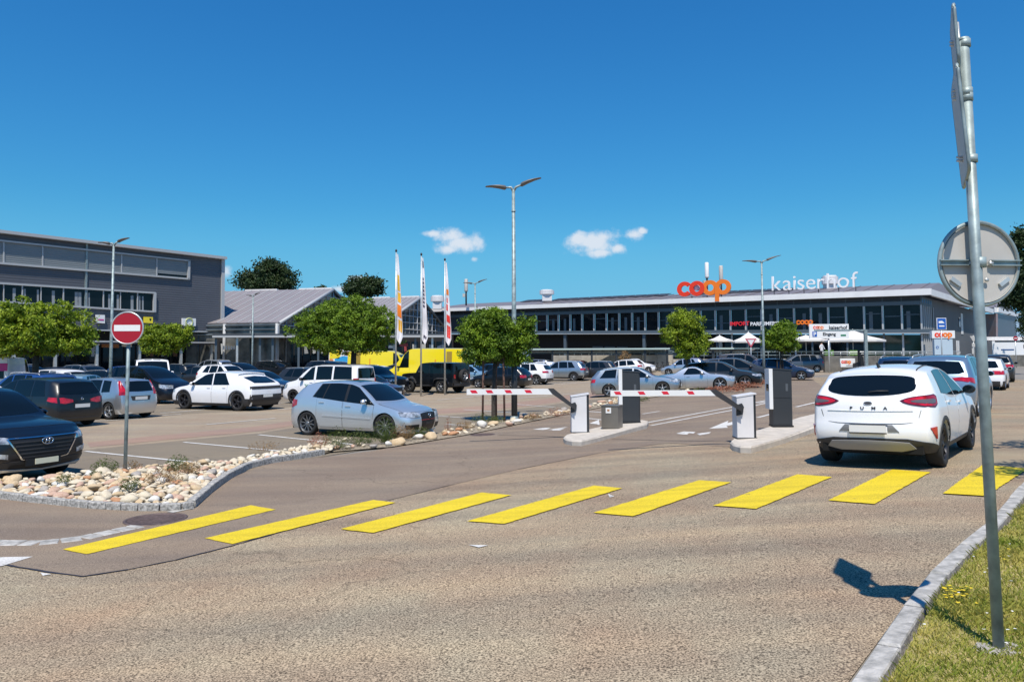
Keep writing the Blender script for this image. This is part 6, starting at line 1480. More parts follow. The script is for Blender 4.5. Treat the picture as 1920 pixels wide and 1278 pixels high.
# ---- supermarket
A = Vector((3.40, 107.2)); B = Vector((43.3, 80.0)); NB = 26
cb = empty('supermarket_building', (0, 0, 0), label='long two storey glass fronted supermarket with white roof band', cat='building')
dirf = (B-A).normalized(); nf = Vector((dirf.y, -dirf.x)); nf = nf if nf.y < 0 else -nf
N3 = Vector((nf.x, nf.y, 0)); T3 = Vector((dirf.x, dirf.y, 0))
LV = dict(bt=(8.85, 8.50), bb=(8.34, 7.84), gt=(7.42, 6.92), gb=(5.20, 4.33), mb=(4.86, 3.84), ft=(8.3, 7.8))
def Zc(k, t): a, b_ = LV[k]; return lerp(a, b_, t/NB)
def Fp(t, z, off=0.0): p = A+(B-A)*(t/NB)+nf*off; return Vector((p.x, p.y, z))
def fac(parent, nm, m, t0, t1, k0, k1, off, th, dz0=0.0, dz1=0.0):
    P = [Fp(t0, Zc(k0, t0)+dz0, off), Fp(t1, Zc(k0, t1)+dz0, off), Fp(t1, (Zc(k1, t1) if k1 else -.5)+dz1, off), Fp(t0, (Zc(k1, t0) if k1 else -.5)+dz1, off)]
    me = MB().extr(P, -N3*th).mesh(nm, m); recalc(me); return link(nm, me, parent)
T0 = -11.0
fac(cb, 'roof_band', M_BAND, T0, NB+.62, 'bt', 'bb', 1.5, .35)
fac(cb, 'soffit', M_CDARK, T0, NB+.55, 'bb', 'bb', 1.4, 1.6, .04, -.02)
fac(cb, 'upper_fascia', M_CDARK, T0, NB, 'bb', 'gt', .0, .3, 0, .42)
fac(cb, 'fascia', M_CGREY, T0, NB, 'gt', 'gt', .25, .5, .42, .0)
for k in range(-10, 27): fac(cb, 'fascia_joint', M_CGREY, k-.03, k+.03, 'bb', 'gt', .02, .02, 0, .42)
for k in range(-4, 26):
    pn = fac(cb, 'window', M_WGLASS, k+.05, k+.95, 'gt', 'gb', -.12, .04)
    rr = random.Random(k*7+1)
    if rr.random() < .45:
        z0 = lerp(.25, .7, rr.random()); P = [(k+.1, z0), (k+.9, z0), (k+.9, z0+.03), (k+.1, z0+.03)]
        pts = [Fp(t, lerp(Zc('gb', t), Zc('gt', t), v), -.10) for t, v in P]; MB().extr(pts, N3*.02).build('interior_rail', mat('rail_dim', (.10, .13, .15), .6), pn)
    if rr.random() < .3:
        x0 = rr.uniform(.2, .5); pts = [Fp(k+t, lerp(Zc('gb', k+t), Zc('gt', k+t), v), -.10) for t, v in ((x0, 0), (x0+.2, 0), (x0+.2, .75), (x0, .75))]; MB().extr(pts, N3*.02).build('curtain', mat('curtain_dim', (.10, .125, .14), .7), pn)
for k in range(-4, 27): fac(cb, 'mullion', M_FRAME, k-.045, k+.045, 'gt', 'gb', .14, .22)
fac(cb, 'sill_beam', M_CGREY, -11, NB+.5, 'gb', 'mb', .35, .6)
fac(cb, 'sill_trim', M_FRAME, -11, NB+.5, 'gb', 'gb', .37, .02, -.38, -.46)
# left closed part beside the halls
fac(cb, 'wall', M_CDARK, T0, -4, 'gt', 'gb', 0, .2)
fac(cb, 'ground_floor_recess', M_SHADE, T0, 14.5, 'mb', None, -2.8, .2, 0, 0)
for k in range(0, 15):
    if k in (4, 5, 6, 9, 10, 11): fac(cb, 'shop_window', mat('grey_window', (.11, .13, .14), .25), k+.06, k+.94, 'mb', 'mb', -2.7, .03, -1.7, -3.0)
for k in (-3, 2.55, 8.9, 14.3, 17): fac(cb, 'column', M_CGREY, k-.10, k+.10, 'mb', None, .1, .35)
for k in range(14, 26):
    nm_ = 'entrance_door' if k in (23,) else 'shop_window'
    pn = fac(cb, nm_, M_WGLASS if k not in (23, 24, 25) else mat('green_tint_glass', (.012, .03, .018), .08), k+.05, k+.95, 'mb', None, -.5, .04, -.08, 0)
    fac(cb, 'mullion', M_FRAME if k % 2 else M_CGREY, k-.05, k+.05, 'mb', None, -.35, .2)
    if k == 23: fac(pn, 'green_band', mat('door_green', (.02, .25, .10), .5), k+.1, k+.9, 'mb', 'mb', -.45, .02, -2.6, -2.9)
fac(cb, 'mullion', M_FRAME, 25.9, 26.0, 'mb', None, -.3, .2)
# low-pitch roof with seams and solar rows
rb = -N3*11
P = [Fp(T0, Zc('bt', T0)-.05, 1.2), Fp(NB+.5, Zc('bt', NB)-.05, 1.2), Fp(NB+.5, 9.95, 1.2)+rb, Fp(T0, 10.45, 1.2)+rb]
me = MB().add(P, [(0, 1, 2, 3)]).mesh('roof', M_ZBROWN); link('roof', me, cb)
me = MB().add([P[3], P[2], P[2]+rb-Vector((0, 0, 1.6)), P[3]+rb-Vector((0, 0, 1.6))], [(0, 1, 2, 3)]).mesh('roof', M_ZBROWN); link('roof', me, cb)
rnd = random.Random(2)
for k in range(-6, 18):
    for f in (.74,):
        if rnd.random() < .8:
            a = P[0].lerp(P[1], (k-T0+.06)/(NB-T0+.5)); b_ = P[0].lerp(P[1], (k-T0+.94)/(NB-T0+.5)); a2_ = P[3].lerp(P[2], (k-T0+.06)/(NB-T0+.5)); b2_ = P[3].lerp(P[2], (k-T0+.94)/(NB-T0+.5))
            q = [a.lerp(a2_, f), b_.lerp(b2_, f), b_.lerp(b2_, f+.2)+Vector((0, 0, .12)), a.lerp(a2_, f+.2)+Vector((0, 0, .12))]; q = [v+Vector((0, 0, .12)) for v in q]
            MB().extr(q, (0, 0, -.06)).build('solar_panel', mat('solar_panel', (.045, .045, .05), .5), cb)
for k in range(0, 27):     # roof ribs
    a = P[0].lerp(P[1], (k-T0)/(NB-T0+.5)); b_ = P[3].lerp(P[2], (k-T0)/(NB-T0+.5)); MB().tube([a+Vector((0, 0, .04)), b_+Vector((0, 0, .04))], .035, 4).build('roof_seam', M_ZBROWN, cb)
# right flank
sd = Vector((21.2, 26.0)).normalized(); S0 = B+nf*1.5+dirf*.9
def Sp(s, z, off=0.0): p = B+sd*s+Vector((sd.y, -sd.x))*off; return Vector((p.x, p.y, z))
SN = Vector((sd.y, -sd.x, 0))
def flank(nm, m, s0, s1, z0, z1, off, th, parent=None):
    P_ = [Sp(s0, z1, off), Sp(s1, z1, off), Sp(s1, z0, off), Sp(s0, z0, off)]; me = MB().extr(P_, -SN*th).mesh(nm, m); recalc(me); return link(nm, me, parent or cb)
flank('side_band', M_BAND, -1.3, 46, 7.84, 8.5, 1.1, .35)
flank('side_wall', M_SIDEW, 6.0, 46, -.5, 7.84, 0, .3)
flank('glass_corner', M_WGLASS, 0, 6, -.3, 6.9, -.1, .05); flank('fascia', M_CGREY, 0, 6, 6.9, 7.84, .0, .3); flank('sill_beam', M_CGREY, 0, 6, 3.84, 4.33, .2, .3)
for k in range(5): flank('fascia_opening', mat('sky_blue_panel', (.05, .22, .42), .4), .5+k*1.1, .95+k*1.1, 7.2, 7.6, .03, .02)
for k in range(7): flank('mullion', M_FRAME, k, k+.22, 4.33, 6.9, .05, .2); flank('mullion', M_FRAME, k, k+.2, -.3, 3.84, .05, .2)
for s_, z0, z1, w_ in ((24, 4.3, 7.0, .9), (16.0, 1.6, 3.5, .55), (20.0, 1.6, 3.4, .5), (21.2, 1.6, 3.4, .5)): flank('reveal', M_BAND, s_, s_+w_*1.5, z0, z1, .06, .05)
flank('window', M_WGLASS, 22.3, 23.6, 5.2, 6.4, .05, .04)
P = [Sp(-1.3, 8.45, 1.0), Sp(46, 8.45, 1.0), Sp(46, 10.0, 1.0)+Vector((-9, 6.0, 0)), Fp(NB+.5, 9.95, 1.2)+rb]
link('roof', MB().add(P, [(0, 1, 2, 3)]).mesh('roof', M_ZBROWN), cb)
# annex at the far end of the flank
anx = empty('annex_building', (0, 0, 0), label='grey annex with small gable and mural panel right of the supermarket', cat='building')
A2, B2 = tuple(AT(1850, 118)), tuple(AT(1868, 116)); A3, B3 = B2, tuple(AT(1906, 140))
panel(anx, 'mural_wall', mat('mural', (.16, .30, .42), .6, vscale=.25, col2=(.34, .19, .15)), A2, B2, [(1820, 589), (1867.5, 588), (1867.5, 665), (1820, 665)], 0, .3)
panel(anx, 'side_wall', M_CGREY, A3, B3, [(1868, 586), (1905, 595), (1905, 660), (1868, 665)], 0, .3)
panel(anx, 'roof_band', M_BAND, A2, B2, [(1820, 578), (1868, 576), (1868, 585.5), (1820, 586)], .3, .4)
panel(anx, 'roof_band', M_BAND, A3, B3, [(1868, 576), (1905.5, 588), (1905.5, 594), (1868, 585)], .3, .4)
panel(anx, 'gable', M_SIDEW, A3, B3, [(1870, 576), (1884, 562), (1904, 587)], .1, .4)
q0 = ON(1884, 562, A3, B3); q1 = ON(1868, 576, A2, B2); link('roof', MB().add([q0, q1, q1+Vector((-16, 3, 0)), q0+Vector((-16, 3, 0))], [(0, 1, 2, 3)]).mesh('roof', M_ZBROWN), anx)
bb_ = empty('distant_building', (0, 0, 0), label='pale blue building behind the annex at the right edge', cat='building')
p = AT(1908, 150); MB().box(p.x, 150, -.5, p.x+30, 160, (664-590)/1420*150+1.68).build('wall', mat('pale_blue_wall', (.32, .45, .56), .6), bb_)
p = AT(1908, 150); MB().box(p.x-.3, 149.6, (664-590)/1420*150+1.68, p.x+30, 160, (664-588)/1420*150+1.68).build('roof_edge', M_WHITE, bb_)

# ---- things on the roof
def logo_mb(parent, cx_t, zc, sc_, name, cols, depth, off=1.3):
    """four round heavy letters  c o o p  built as rings"""
    h = .5*sc_   # letter half height
    base = Fp(cx_t, zc, off); M = basis(base, T3, N3)
    R_, r_ = .36*sc_, .20*sc_
    def ring(cx, a0, a1, m, sy=1.0):
        n = 26; vs = []
        for k in range(n+1):
            a = math.radians(lerp(a0, a1, k/n))
            for rr, dd in ((R_+r_*.78, 0), (R_+r_*.78, depth), (R_-r_*.62, depth), (R_-r_*.62, 0)): vs.append(M @ Vector((cx+rr*1.06*math.cos(a), rr*math.sin(a), dd)))
        fs = [(k*4+j, k*4+(j+1) % 4, (k+1)*4+(j+1) % 4, (k+1)*4+j) for k in range(n) for j in range(4)]
        if abs(a1-a0) < 359: fs += [(0, 1, 2, 3), (n*4+3, n*4+2, n*4+1, n*4)]
        b = MB().add(vs, fs); me = b.mesh('letter', m); bm = bmesh.new(); bm.from_mesh(me); bmesh.ops.remove_doubles(bm, verts=bm.verts, dist=.001); bmesh.ops.recalc_face_normals(bm, faces=bm.faces); bm.to_mesh(me); bm.free(); return link('letter', me, parent)
    st = .98*sc_*.92
    ring(-1.5*st, 38, 322, cols[0]); ring(-.52*st, 0, 360, cols[0])
    o1 = ring(.50*st, 0, 360, cols[1]); o1.location = N3*-.06
    p_ = ring(1.50*st, 0, 360, cols[1])
    q = [M @ Vector((1.5*st-R_*1.06-r_*.8, -.95*sc_, -.0)), M @ Vector((1.5*st-R_*1.06+r_*.62, -.95*sc_, 0)), M @ Vector((1.5*st-R_*1.06+r_*.62, .1*sc_, 0)), M @ Vector((1.5*st-R_*1.06-r_*.8, .1*sc_, 0))]
    me = MB().extr(q, N3*(depth+.015)).mesh('letter_stem', cols[1]); recalc(me); link('letter_stem', me, parent)
    for f in (-1.0, 0.2, 1.3): MB().tube([M @ Vector((f*st, -.5*sc_, -.15)), M @ Vector((f*st, -1.05*sc_, -.15))], .06, 5).build('support', M_TRIM, parent)
M_CRED = mat('logo_red', (.80, .045, .012), .4); M_CORA = mat('logo_orange', (.88, .20, .012), .4)
def tt(px):   # facade parameter seen in column px (sign plane)
    r = ray(px, 600); o2 = A+nf*1.3; d2 = (B-A)/NB
    det = r.x*(-d2.y)-(-d2.x)*r.y; s_ = (o2.x*(-d2.y)-(-d2.x)*o2.y)/det; return (r.x*s_-o2.x)/d2.x
def zz(px, py): t = tt(px); p = Fp(t, 0, 1.3); r = ray(px, py); return CH+r.z*(p.y/r.y)
ls = empty('roof_logo', (0, 0, 0), label='big red and orange coop letters standing on the roof edge', cat='sign')
_t = tt(1321); _z = zz(1321, 540); _w = (Fp(tt(1373), 0, 1.3)-Fp(tt(1268), 0, 1.3)).length
logo_mb(ls, _t, _z, _w/3.95, 'coop', (M_CRED, M_CORA), .25)
lk = empty('roof_lettering', (0, 0, 0), label='white kaiserhof lettering standing on the roof edge right of the red logo', cat='sign')
x0, x1 = tt(1449), tt(1611); wid = (Fp(x1, 0, 1.3)-Fp(x0, 0, 1.3)).length
me = text_mesh('kaiserhof', 1.0, .06, 'letters', .018); ws_ = max(v.co.x for v in me.vertices)-min(v.co.x for v in me.vertices)
cx_ = (max(v.co.x for v in me.vertices)+min(v.co.x for v in me.vertices))/2
me.transform(Matrix.Translation((-cx_, 0, 0))); bpy.data.meshes.remove(me)
fw = []; xx = 0
for ch in 'kaiserhof':
    t = text_mesh(ch, 1.0, .06, 'letter', -.004); a = min(v.co.x for v in t.vertices); b_ = max(v.co.x for v in t.vertices); fw.append((t, xx-a, b_-a)); xx += b_-a+.09
xx -= .09; s_ = wid/xx; zl0, zl1 = zz(1449, 545), zz(1611, 538); mid = (x0+x1)/2
MW = mat('letter_white', (.82, .82, .82), .4)
for t, ox, w_ in fw:
    t.materials.append(MW); f = (ox+w_/2)/xx; base = Fp(lerp(x0, x1, 0), lerp(zl0, zl1, f), 1.3)
    o_ = link('letter', t, lk); o_.matrix_world = basis(base, T3, N3) @ Matrix.Scale(s_, 4) @ Matrix.Translation((ox, 0, 0))
for f in (.02, .2, .38, .55, .78, .97):
    p = Fp(lerp(x0, x1, f), lerp(zl0, zl1, f), 1.15); MB().tube([p+Vector((0, 0, .05)), Vector((p.x, p.y, Zc('bt', x0))), ], .05, 5).build('support', M_TRIM, lk)
def roofbox(px0, px1, py0, py1, D, lab, parts=True):
    a = ATZ(px0, py0, D); b_ = ATZ(px1, py1, D); e = empty('roof_vent', (0, 0, 0), label=lab, cat='roof vent'); w_ = b_.x-a.x; h_ = a.z-b_.z; zb = b_.z-.6
    MB().box(a.x+w_*.18, D+.2*w_, zb, b_.x-w_*.18, D+.8*w_, a.z-h_*.35).build('stack', M_OFFW, e)
    m = MB(); cx = (a.x+b_.x)/2; m.prism([(cx+w_*.5*math.cos(t*math.pi/8+math.pi/16), D+w_*.5+w_*.45*math.sin(t*math.pi/8+math.pi/16)) for t in range(16)], a.z-h_*.62, a.z-h_*.1); m.build('hood', M_OFFW, e)
    m = MB(); m.prism([(cx+w_*.40*math.cos(t*math.pi/8), D+w_*.5+w_*.36*math.sin(t*math.pi/8)) for t in range(16)], a.z-h_*.1, a.z); m.build('cap', M_WHITE, e)
roofbox(1012, 1040, 542, 556, 112, 'white mushroom vent alone on the supermarket roof right of the tall lamp')
roofbox(806, 832, 553, 571, 112, 'white boxy vent behind the right flag on the roof end')
roofbox(1547, 1578, 515, 541, 92, 'white roof vent standing behind the middle of the white lettering')
def antenna(px, ytop, ybot, D, lab, dark=False):
    a = ATZ(px, ytop, D); b_ = ATZ(px, ybot, D); e = empty('antenna_mast', (b_.x, D, b_.z), label=lab, cat='antenna'); h_ = a.z-b_.z
    MB().tube([(0, 0, -.5), (0, 0, h_*.6)], .12, 8).build('mast', M_TRIM, e)
    MB().lathe([(.24, h_*.45), (.26, h_*.5), (.26, h_*.97), (.2, h_)], 12, cap=True).build('antenna_drum', M_ALUBACK if dark else M_WHITE, e)
    MB().box(-.5, -.2, h_*.22, -.15, .2, h_*.36).build('bracket', M_ALUBACK, e)
antenna(1326, 492, 545, 96, 'left white cylindrical antenna behind the red roof logo'); antenna(1352.5, 498, 548, 96, 'right antenna with grey back behind the orange roof letters', True)
antenna(874, 523, 566, 110, 'grey antenna mast on the roof left of the staked tree', True)
m = MB(); a = ATZ(1307, 538, 93); e = empty('roof_dome', (a.x, a.y, a.z), label='small white dome seen through the ring of the red logo', cat='roof vent'); m.lathe([(.5, -.4), (.5, -.1), (.4, .15), (.2, .3), (.01, .35)], 14); m.build('dome', M_WHITE, e)

# ---- lettering on the glass front
def ftext(body, px0, px1, pyb, D_off, m_, lab, nm='shop_lettering', bold=.02):
    t0, t1 = tt(px0), tt(px1); me = text_mesh(body, 1.0, .05, 'letters', bold); xs_ = [v.co.x for v in me.vertices]; w_ = max(xs_)-min(xs_); me.transform(Matrix.Translation((-min(xs_), 0, 0)))
    wid = (Fp(t1, 0)-Fp(t0, 0)).length; s_ = wid/w_; me.materials.append(m_); p = Fp(t0, zz(px0, pyb), D_off); o_ = link(nm, me, None, label=lab, cat='sign'); hh = Zc('gb', t1)-Zc('gb', t0)
    o_.matrix_world = basis(p, T3*((t1-t0)*T3.length)+Vector((0, 0, 0)), N3) @ Matrix.Scale(s_, 4); return o_
ftext('IMPORT', 1369, 1405, 610.5, 1.3, mat('letter_red', (.75, .02, .03), .4), 'red IMPORT lettering in front of the upper windows'); ftext('PARFUMERIE', 1407, 1461, 610.5, 1.3, MW, 'white PARFUMERIE lettering in front of the upper windows')
l2 = empty('shop_logo', (0, 0, 0), label='small orange coop letters in front of the upper windows above the white sign board', cat='sign')
_w = (Fp(tt(1525), 0, 1.3)-Fp(tt(1492), 0, 1.3)).length; logo_mb(l2, tt(1508.5), zz(1508.5, 604), _w/3.95, 'coop', (M_CORA, M_CORA), .1)
# ------------------------------------------------------------------ trees
L_TREE = leafmat('leaves_bright', (0.026, 0.075, 0.006), (0.23, 0.35, 0.018), 1.2, 0.26)
L_TREE2 = leafmat('leaves_fresh', (0.036, 0.095, 0.006), (0.34, 0.43, 0.020), 1.4, 0.26)
L_DARK = leafmat('leaves_dark', (0.012, 0.03, 0.008), (0.045, 0.075, 0.018), 0.5, 0.2)
M_BARK = mat('bark', (0.055, 0.045, 0.035), 0.9, var=0.3, vscale=12, bump=0.5, bscale=20)
M_STAKE = mat('brown_stake', (0.16, 0.085, 0.06), 0.8, var=0.2, vscale=8)
def crown(parent, lobes, nclump, nleaf, size, m, seed, clr=0.30, flat=0.55):
    rnd = random.Random(seed); mb_ = MB(); vol = [a[3]*a[4]*a[5] for a in lobes]
    V, Fc = [], []
    for _ in range(nclump):
        cx, cy, cz, rx, ry, rz = rnd.choices(lobes, vol)[0]
        d = Vector((rnd.gauss(0, 1), rnd.gauss(0, 1), rnd.gauss(0, 1))).normalized(); rr = rnd.random()**0.38
        rough = 1+0.12*math.sin(5*d.x+seed)+0.10*math.sin(7*d.z+2*seed)+rnd.uniform(-.06, .10)
        c0 = Vector((cx+d.x*rx*rr*rough, cy+d.y*ry*rr*rough, cz+d.z*rz*rr*rough*(1 if d.z > 0 else 0.8))); cs = clr*rnd.uniform(.6, 1.25)
        for _ in range(nleaf):
            p = c0+Vector((rnd.gauss(0, cs*.5), rnd.gauss(0, cs*.5), rnd.gauss(0, cs*.36)))
            n = (Vector((rnd.gauss(0, .8), rnd.gauss(0, .8), rnd.gauss(0.25, .7)))+d*.5).normalized()
            u = n.cross(Vector((rnd.gauss(0, 1), rnd.gauss(0, 1), rnd.gauss(0, 1)))).normalized(); v = n.cross(u); s_ = size*rnd.uniform(.6, 1.25); b = len(V)
            V += [p-u*s_, p+v*s_*.45-n*s_*.1, p+u*s_, p-v*s_*.45-n*s_*.1]; Fc.append((b, b+1, b+2, b+3))
    me = bpy.data.meshes.new('crown'); me.from_pydata([tuple(v) for v in V], [], Fc); me.materials.append(m); me.update(); return link('crown', me, parent)
def limbs(parent, base, topz, lobes, r0, seed, n=7, forkf=.55):
    rnd = random.Random(seed); m = MB(); fz = lerp(base.z, topz, forkf); pts = [base, base+Vector((rnd.uniform(-.04, .04), rnd.uniform(-.04, .04), (fz-base.z)*.5)), Vector((base.x+rnd.uniform(-.06, .06), base.y, fz))]
    m.tube([base+Vector((0, 0, -.1))]+pts[0:1]+pts[1:], [r0*1.3, r0*1.1, r0*.95, r0*.8], 10)
    for k in range(n):
        cx, cy, cz, rx, ry, rz = rnd.choice(lobes); a = rnd.uniform(0, 6.28); e_ = Vector((cx+rx*.65*math.cos(a), cy+ry*.65*math.sin(a), cz+rnd.uniform(-.1, .7)*rz)); s_ = pts[2]+Vector((0, 0, rnd.uniform(-.3, .1)))
        md = s_.lerp(e_, .5)+Vector((0, 0, -.12*(e_-s_).length)); m.tube([s_, md, e_], [r0*.5, r0*.3, r0*.1], 6)
    m.build('trunk', M_BARK, parent)
def tree(px, D, top, bot, w_px, label, m=L_TREE, seed=1, nclump=260, nleaf=40, size=.085, clr=.30, lobes=None, r0=.12, trunk_px=None, cx_px=None, group=None, name='tree', ry=None):
    p = AT(px, D); s_ = F/D; z0 = gz(p.x, p.y); root = empty(name, (p.x, p.y, z0), label=label, cat='tree', group=group)
    zt = (668-top)/s_+CH-z0; zb = (668-bot)/s_+CH-z0; rx = w_px/s_/2; off = ((cx_px or px)-px)/s_
    lobes = lobes(s_, z0) if lobes else [(off, 0, (zt+zb)/2, rx, ry or rx, (zt-zb)/2)]
    zt = max(l[2]+l[5]*.6 for l in lobes) if True else zt; lz = min(l[2]-l[5] for l in lobes)
    crown(root, lobes, nclump, nleaf, size, m, seed, clr); limbs(root, Vector((0, 0, 0)), zt, lobes, r0, seed); return root
def LB(list_, px, D):
    """lobes from photo ellipses (cx, cy, rx, ry[, depth shift])"""
    def f(s_, z0): return [((cx-px)/s_, dy, (668-cy)/s_+CH-z0, rx/s_, rx/s_*.9, ry/s_) for cx, cy, rx, ry, dy in list_]
    return f
tree(68, 34, 0, 0, 0, 'large bright green round headed tree at the left edge of the car park', L_TREE2, 3, 700, 44, .08, .22, LB([(80, 612, 84, 46, 0), (-20, 622, 60, 42, .6), (60, 590, 60, 36, -.3), (128, 582, 32, 26, 0), (125, 630, 46, 34, .2), (30, 640, 70, 30, 0), (75, 640, 84, 30, 0)], 68, 34), .15)
tree(310, 60, 0, 0, 0, 'small round headed tree in front of the grey building right of the red sign', L_TREE2, 5, 420, 36, .11, .27, LB([(312, 628, 40, 24, 0), (292, 634, 28, 22, 0), (338, 636, 22, 22, 0), (305, 648, 40, 16, 0)], 310, 60), .12)
tree(663, 42, 0, 0, 0, 'big dome shaped clipped tree in the centre left of the car park', L_TREE, 7, 1350, 42, .072, .21, LB([(650, 612, 96, 46, 0), (672, 592, 62, 36, 0), (600, 626, 58, 36, -.3), (645, 590, 60, 32, 0), (640, 600, 80, 40, .4), (705, 618, 50, 44, .2), (650, 640, 92, 26, 0), (610, 605, 40, 30, 0)], 663, 42), .17)
tree(1288, 40, 0, 0, 0, 'lone slim tree with rounded bright crown behind the second barrier arm', L_TREE2, 9, 380, 40, .065, .18, LB([(1284, 608, 34, 26, 0), (1270, 630, 32, 24, 0), (1310, 630, 22, 26, 0), (1292, 658, 34, 20, 0), (1280, 600, 24, 18, 0)], 1288, 40), .085)
# staked trees
def stakes(root, s_list, h, m_):
    for (x, y) in s_list: MB().tube([(x, y, -.1), (x*.9, y*.9, h)], .035, 8).build('stake', m_, root)
    for k in range(len(s_list)): a, b_ = s_list[k], s_list[(k+1) % len(s_list)]; MB().tube([(a[0], a[1], h*.93), (b_[0], b_[1], h*.93)], .02, 5).build('tie_bar', m_, root)
t4 = tree(925, 25.4, 0, 0, 0, 'staked tree with clustered green crown beside the tall dark based lamp post', L_TREE, 11, 800, 44, .052, .16, LB([(912, 608, 42, 30, 0), (895, 630, 34, 34, -.1), (972, 632, 34, 36, .3), (940, 640, 40, 34, 0), (905, 662, 40, 24, 0), (965, 672, 30, 20, .2), (920, 598, 30, 20, 0), (985, 610, 18, 18, .2)], 925, 25.4), .07)
stakes(t4, [(-.36, -.15), (.37, -.1), (.08, .45)], 2.6, M_STAKE)
t5 = tree(1464, 50, 0, 0, 0, 'small staked tree with flat green crown left of the white sign board', L_TREE, 13, 360, 36, .08, .21, LB([(1468, 628, 30, 20, 0), (1455, 640, 24, 18, 0), (1484, 652, 18, 12, 0), (1472, 618, 20, 12, 0), (1462, 650, 26, 12, 0)], 1464, 50), .07)
stakes(t5, [(-.30, -.1), (.10, -.1), (.0, .4)], 2.3, M_BARK)
tree(497, 135, 0, 0, 0, 'dark broad tree rising behind the hall roofs left of centre', L_DARK, 15, 300, 40, .30, 1.1, LB([(505, 512, 36, 26, 0), (475, 525, 34, 18, 0), (535, 518, 18, 20, 0), (500, 530, 50, 16, 0), (512, 498, 22, 12, 0)], 497, 135), .4)
tree(683, 135, 0, 0, 0, 'smaller dark tree behind the hall roofs above the big dome shaped tree', L_DARK, 17, 200, 36, .30, 1.0, LB([(682, 540, 34, 18, 0), (690, 530, 20, 12, 0), (665, 545, 20, 12, 0)], 683, 135), .35)
tree(601, 135, 0, 0, 0, 'tip of a tree peeking over the hall ridge', L_DARK, 19, 30, 24, .25, .7, LB([(601, 542, 8, 6, 0)], 601, 135), .2)
tree(1945, 95, 0, 0, 0, 'tall dark tree at the right edge behind the round sign', L_DARK, 21, 420, 40, .24, .9, LB([(1935, 470, 40, 40, 0), (1918, 520, 34, 40, 0), (1950, 560, 60, 40, 0), (1912, 560, 28, 24, 0), (1940, 440, 26, 20, 0)], 1945, 95), .4)
tree(1925, 60, 0, 0, 0, 'green bush at the right edge beside the no entry sign', L_DARK, 23, 90, 30, .09, .35, LB([(1925, 625, 14, 22, 0), (1930, 600, 12, 20, 0)], 1925, 60), .06)
# young tree just outside the right edge: throws the leafy shadow on the crosswalk
yt = empty('tree', (7.2, 9.1, gz(7.2, 9.1)), label='young verge tree outside the right edge whose leafy shadow crosses the rightmost stripe', cat='tree')
lob = [(-.15, 0, 3.2, .8, .5, .45), (.5, .1, 3.7, .8, .7, .7)]; crown(yt, lob, 60, 26, .06, L_TREE, 25, .2); limbs(yt, Vector((0, 0, 0)), 4, lob, .06, 25)
yt2 = empty('tree', (9.45, 12.1, gz(9.45, 12.1)), label='second verge tree farther along the road outside the right edge', cat='tree')
lob = [(0, 0, 3.2, .9, .6, .4), (.4, .1, 3.7, .8, .7, .6)]; crown(yt2, lob, 60, 26, .06, L_TREE, 27, .2); limbs(yt2, Vector((0, 0, 0)), 4, lob, .06, 27)

# ------------------------------------------------------------------ lamp posts
M_LHEAD = mat('lamp_head_grey', (0.16, 0.15, 0.14), 0.5, 0.3)
def lamp(px, D, ytop, label, rot=0.0, sc_=1.0, shaded_foot=False, hw=1.0):
    p = AT(px, D); z0 = gz(p.x, p.y); zt = CH+(668-ytop)*D/F; h = zt-z0
    root = empty('street_lamp', (p.x, p.y, z0), rot, label=label, cat='street lamp', group='double headed lamp posts in the car park')
    MB().tube([(0, 0, 0), (0, 0, h*.3), (0, 0, h-.25)], [.095*sc_, .085*sc_, .055*sc_], 14).build('pole', M_GALV, root)
    MB().lathe([(.075*sc_, h-1.0), (.075*sc_, h-.95), (.06*sc_, h-.95)], 12).build('collar', M_GALV, root)
    MB().lathe([(.14*sc_, 0), (.14*sc_, .12), (.1*sc_, .16)], 14).build('base', M_GALV, root)
    if shaded_foot: MB().lathe([(.102, .05), (.100, 2.55)], 14, cap=True).build('painted_tree_shade', M_ANTH, root)  # tree shadow on the lower pole, painted as a dark sleeve
    for sg in (-1, 1):
        ang = R(6) if sg < 0 else R(16); a = MB(); a.tube([(0, 0, h-.3), (sg*.08, 0, h-.16), (sg*.38*hw, 0, h-.12+.05*sg)], [.05, .045, .035], 8); ar_ = a.build('arm', M_GALV, root)
        L_ = .95*hw; m = MB(); sec = []
        for k, (f, w_, t_, zz_) in enumerate([(0, .09, .10, 0), (.08, .15, .13, 0), (.35, .17, .10, .03), (.7, .16, .05, .04), (.95, .11, .03, .03), (1.0, .05, .02, .02)]):
            x = sg*(.34*hw+f*L_); z = h-.12+.05*sg+f*L_*math.tan(ang)*(1 if sg > 0 else .12)+zz_
            sec.append([Vector((x, w_*math.cos(t), z+t_*.6*math.sin(t))) for t in [2*math.pi*j/12 for j in range(13)]])
        m.grid(sec); m.build('lamp_head', M_LHEAD, root)
    return root
lamp(964, 25.6, 340, 'tall double lamp post in the centre with tree shade painted on its lower pole', R(0), 1.0, True, .74)
lamp(208, 36.6, 446, 'double lamp post at the left in front of the grey building', R(5), .9, hw=.56)
lamp(1432, 47.5, 487, 'double lamp post between the red and the white roof lettering', R(0), .9, hw=.95)
lamp(891, 60.6, 527, 'small distant double lamp post left of the staked tree crown', R(0), .9, hw=.75)
lamp(473, 71.6, 549, 'slim distant lamp post in front of the pale seamed roof', R(0), 1.0, hw=.5)

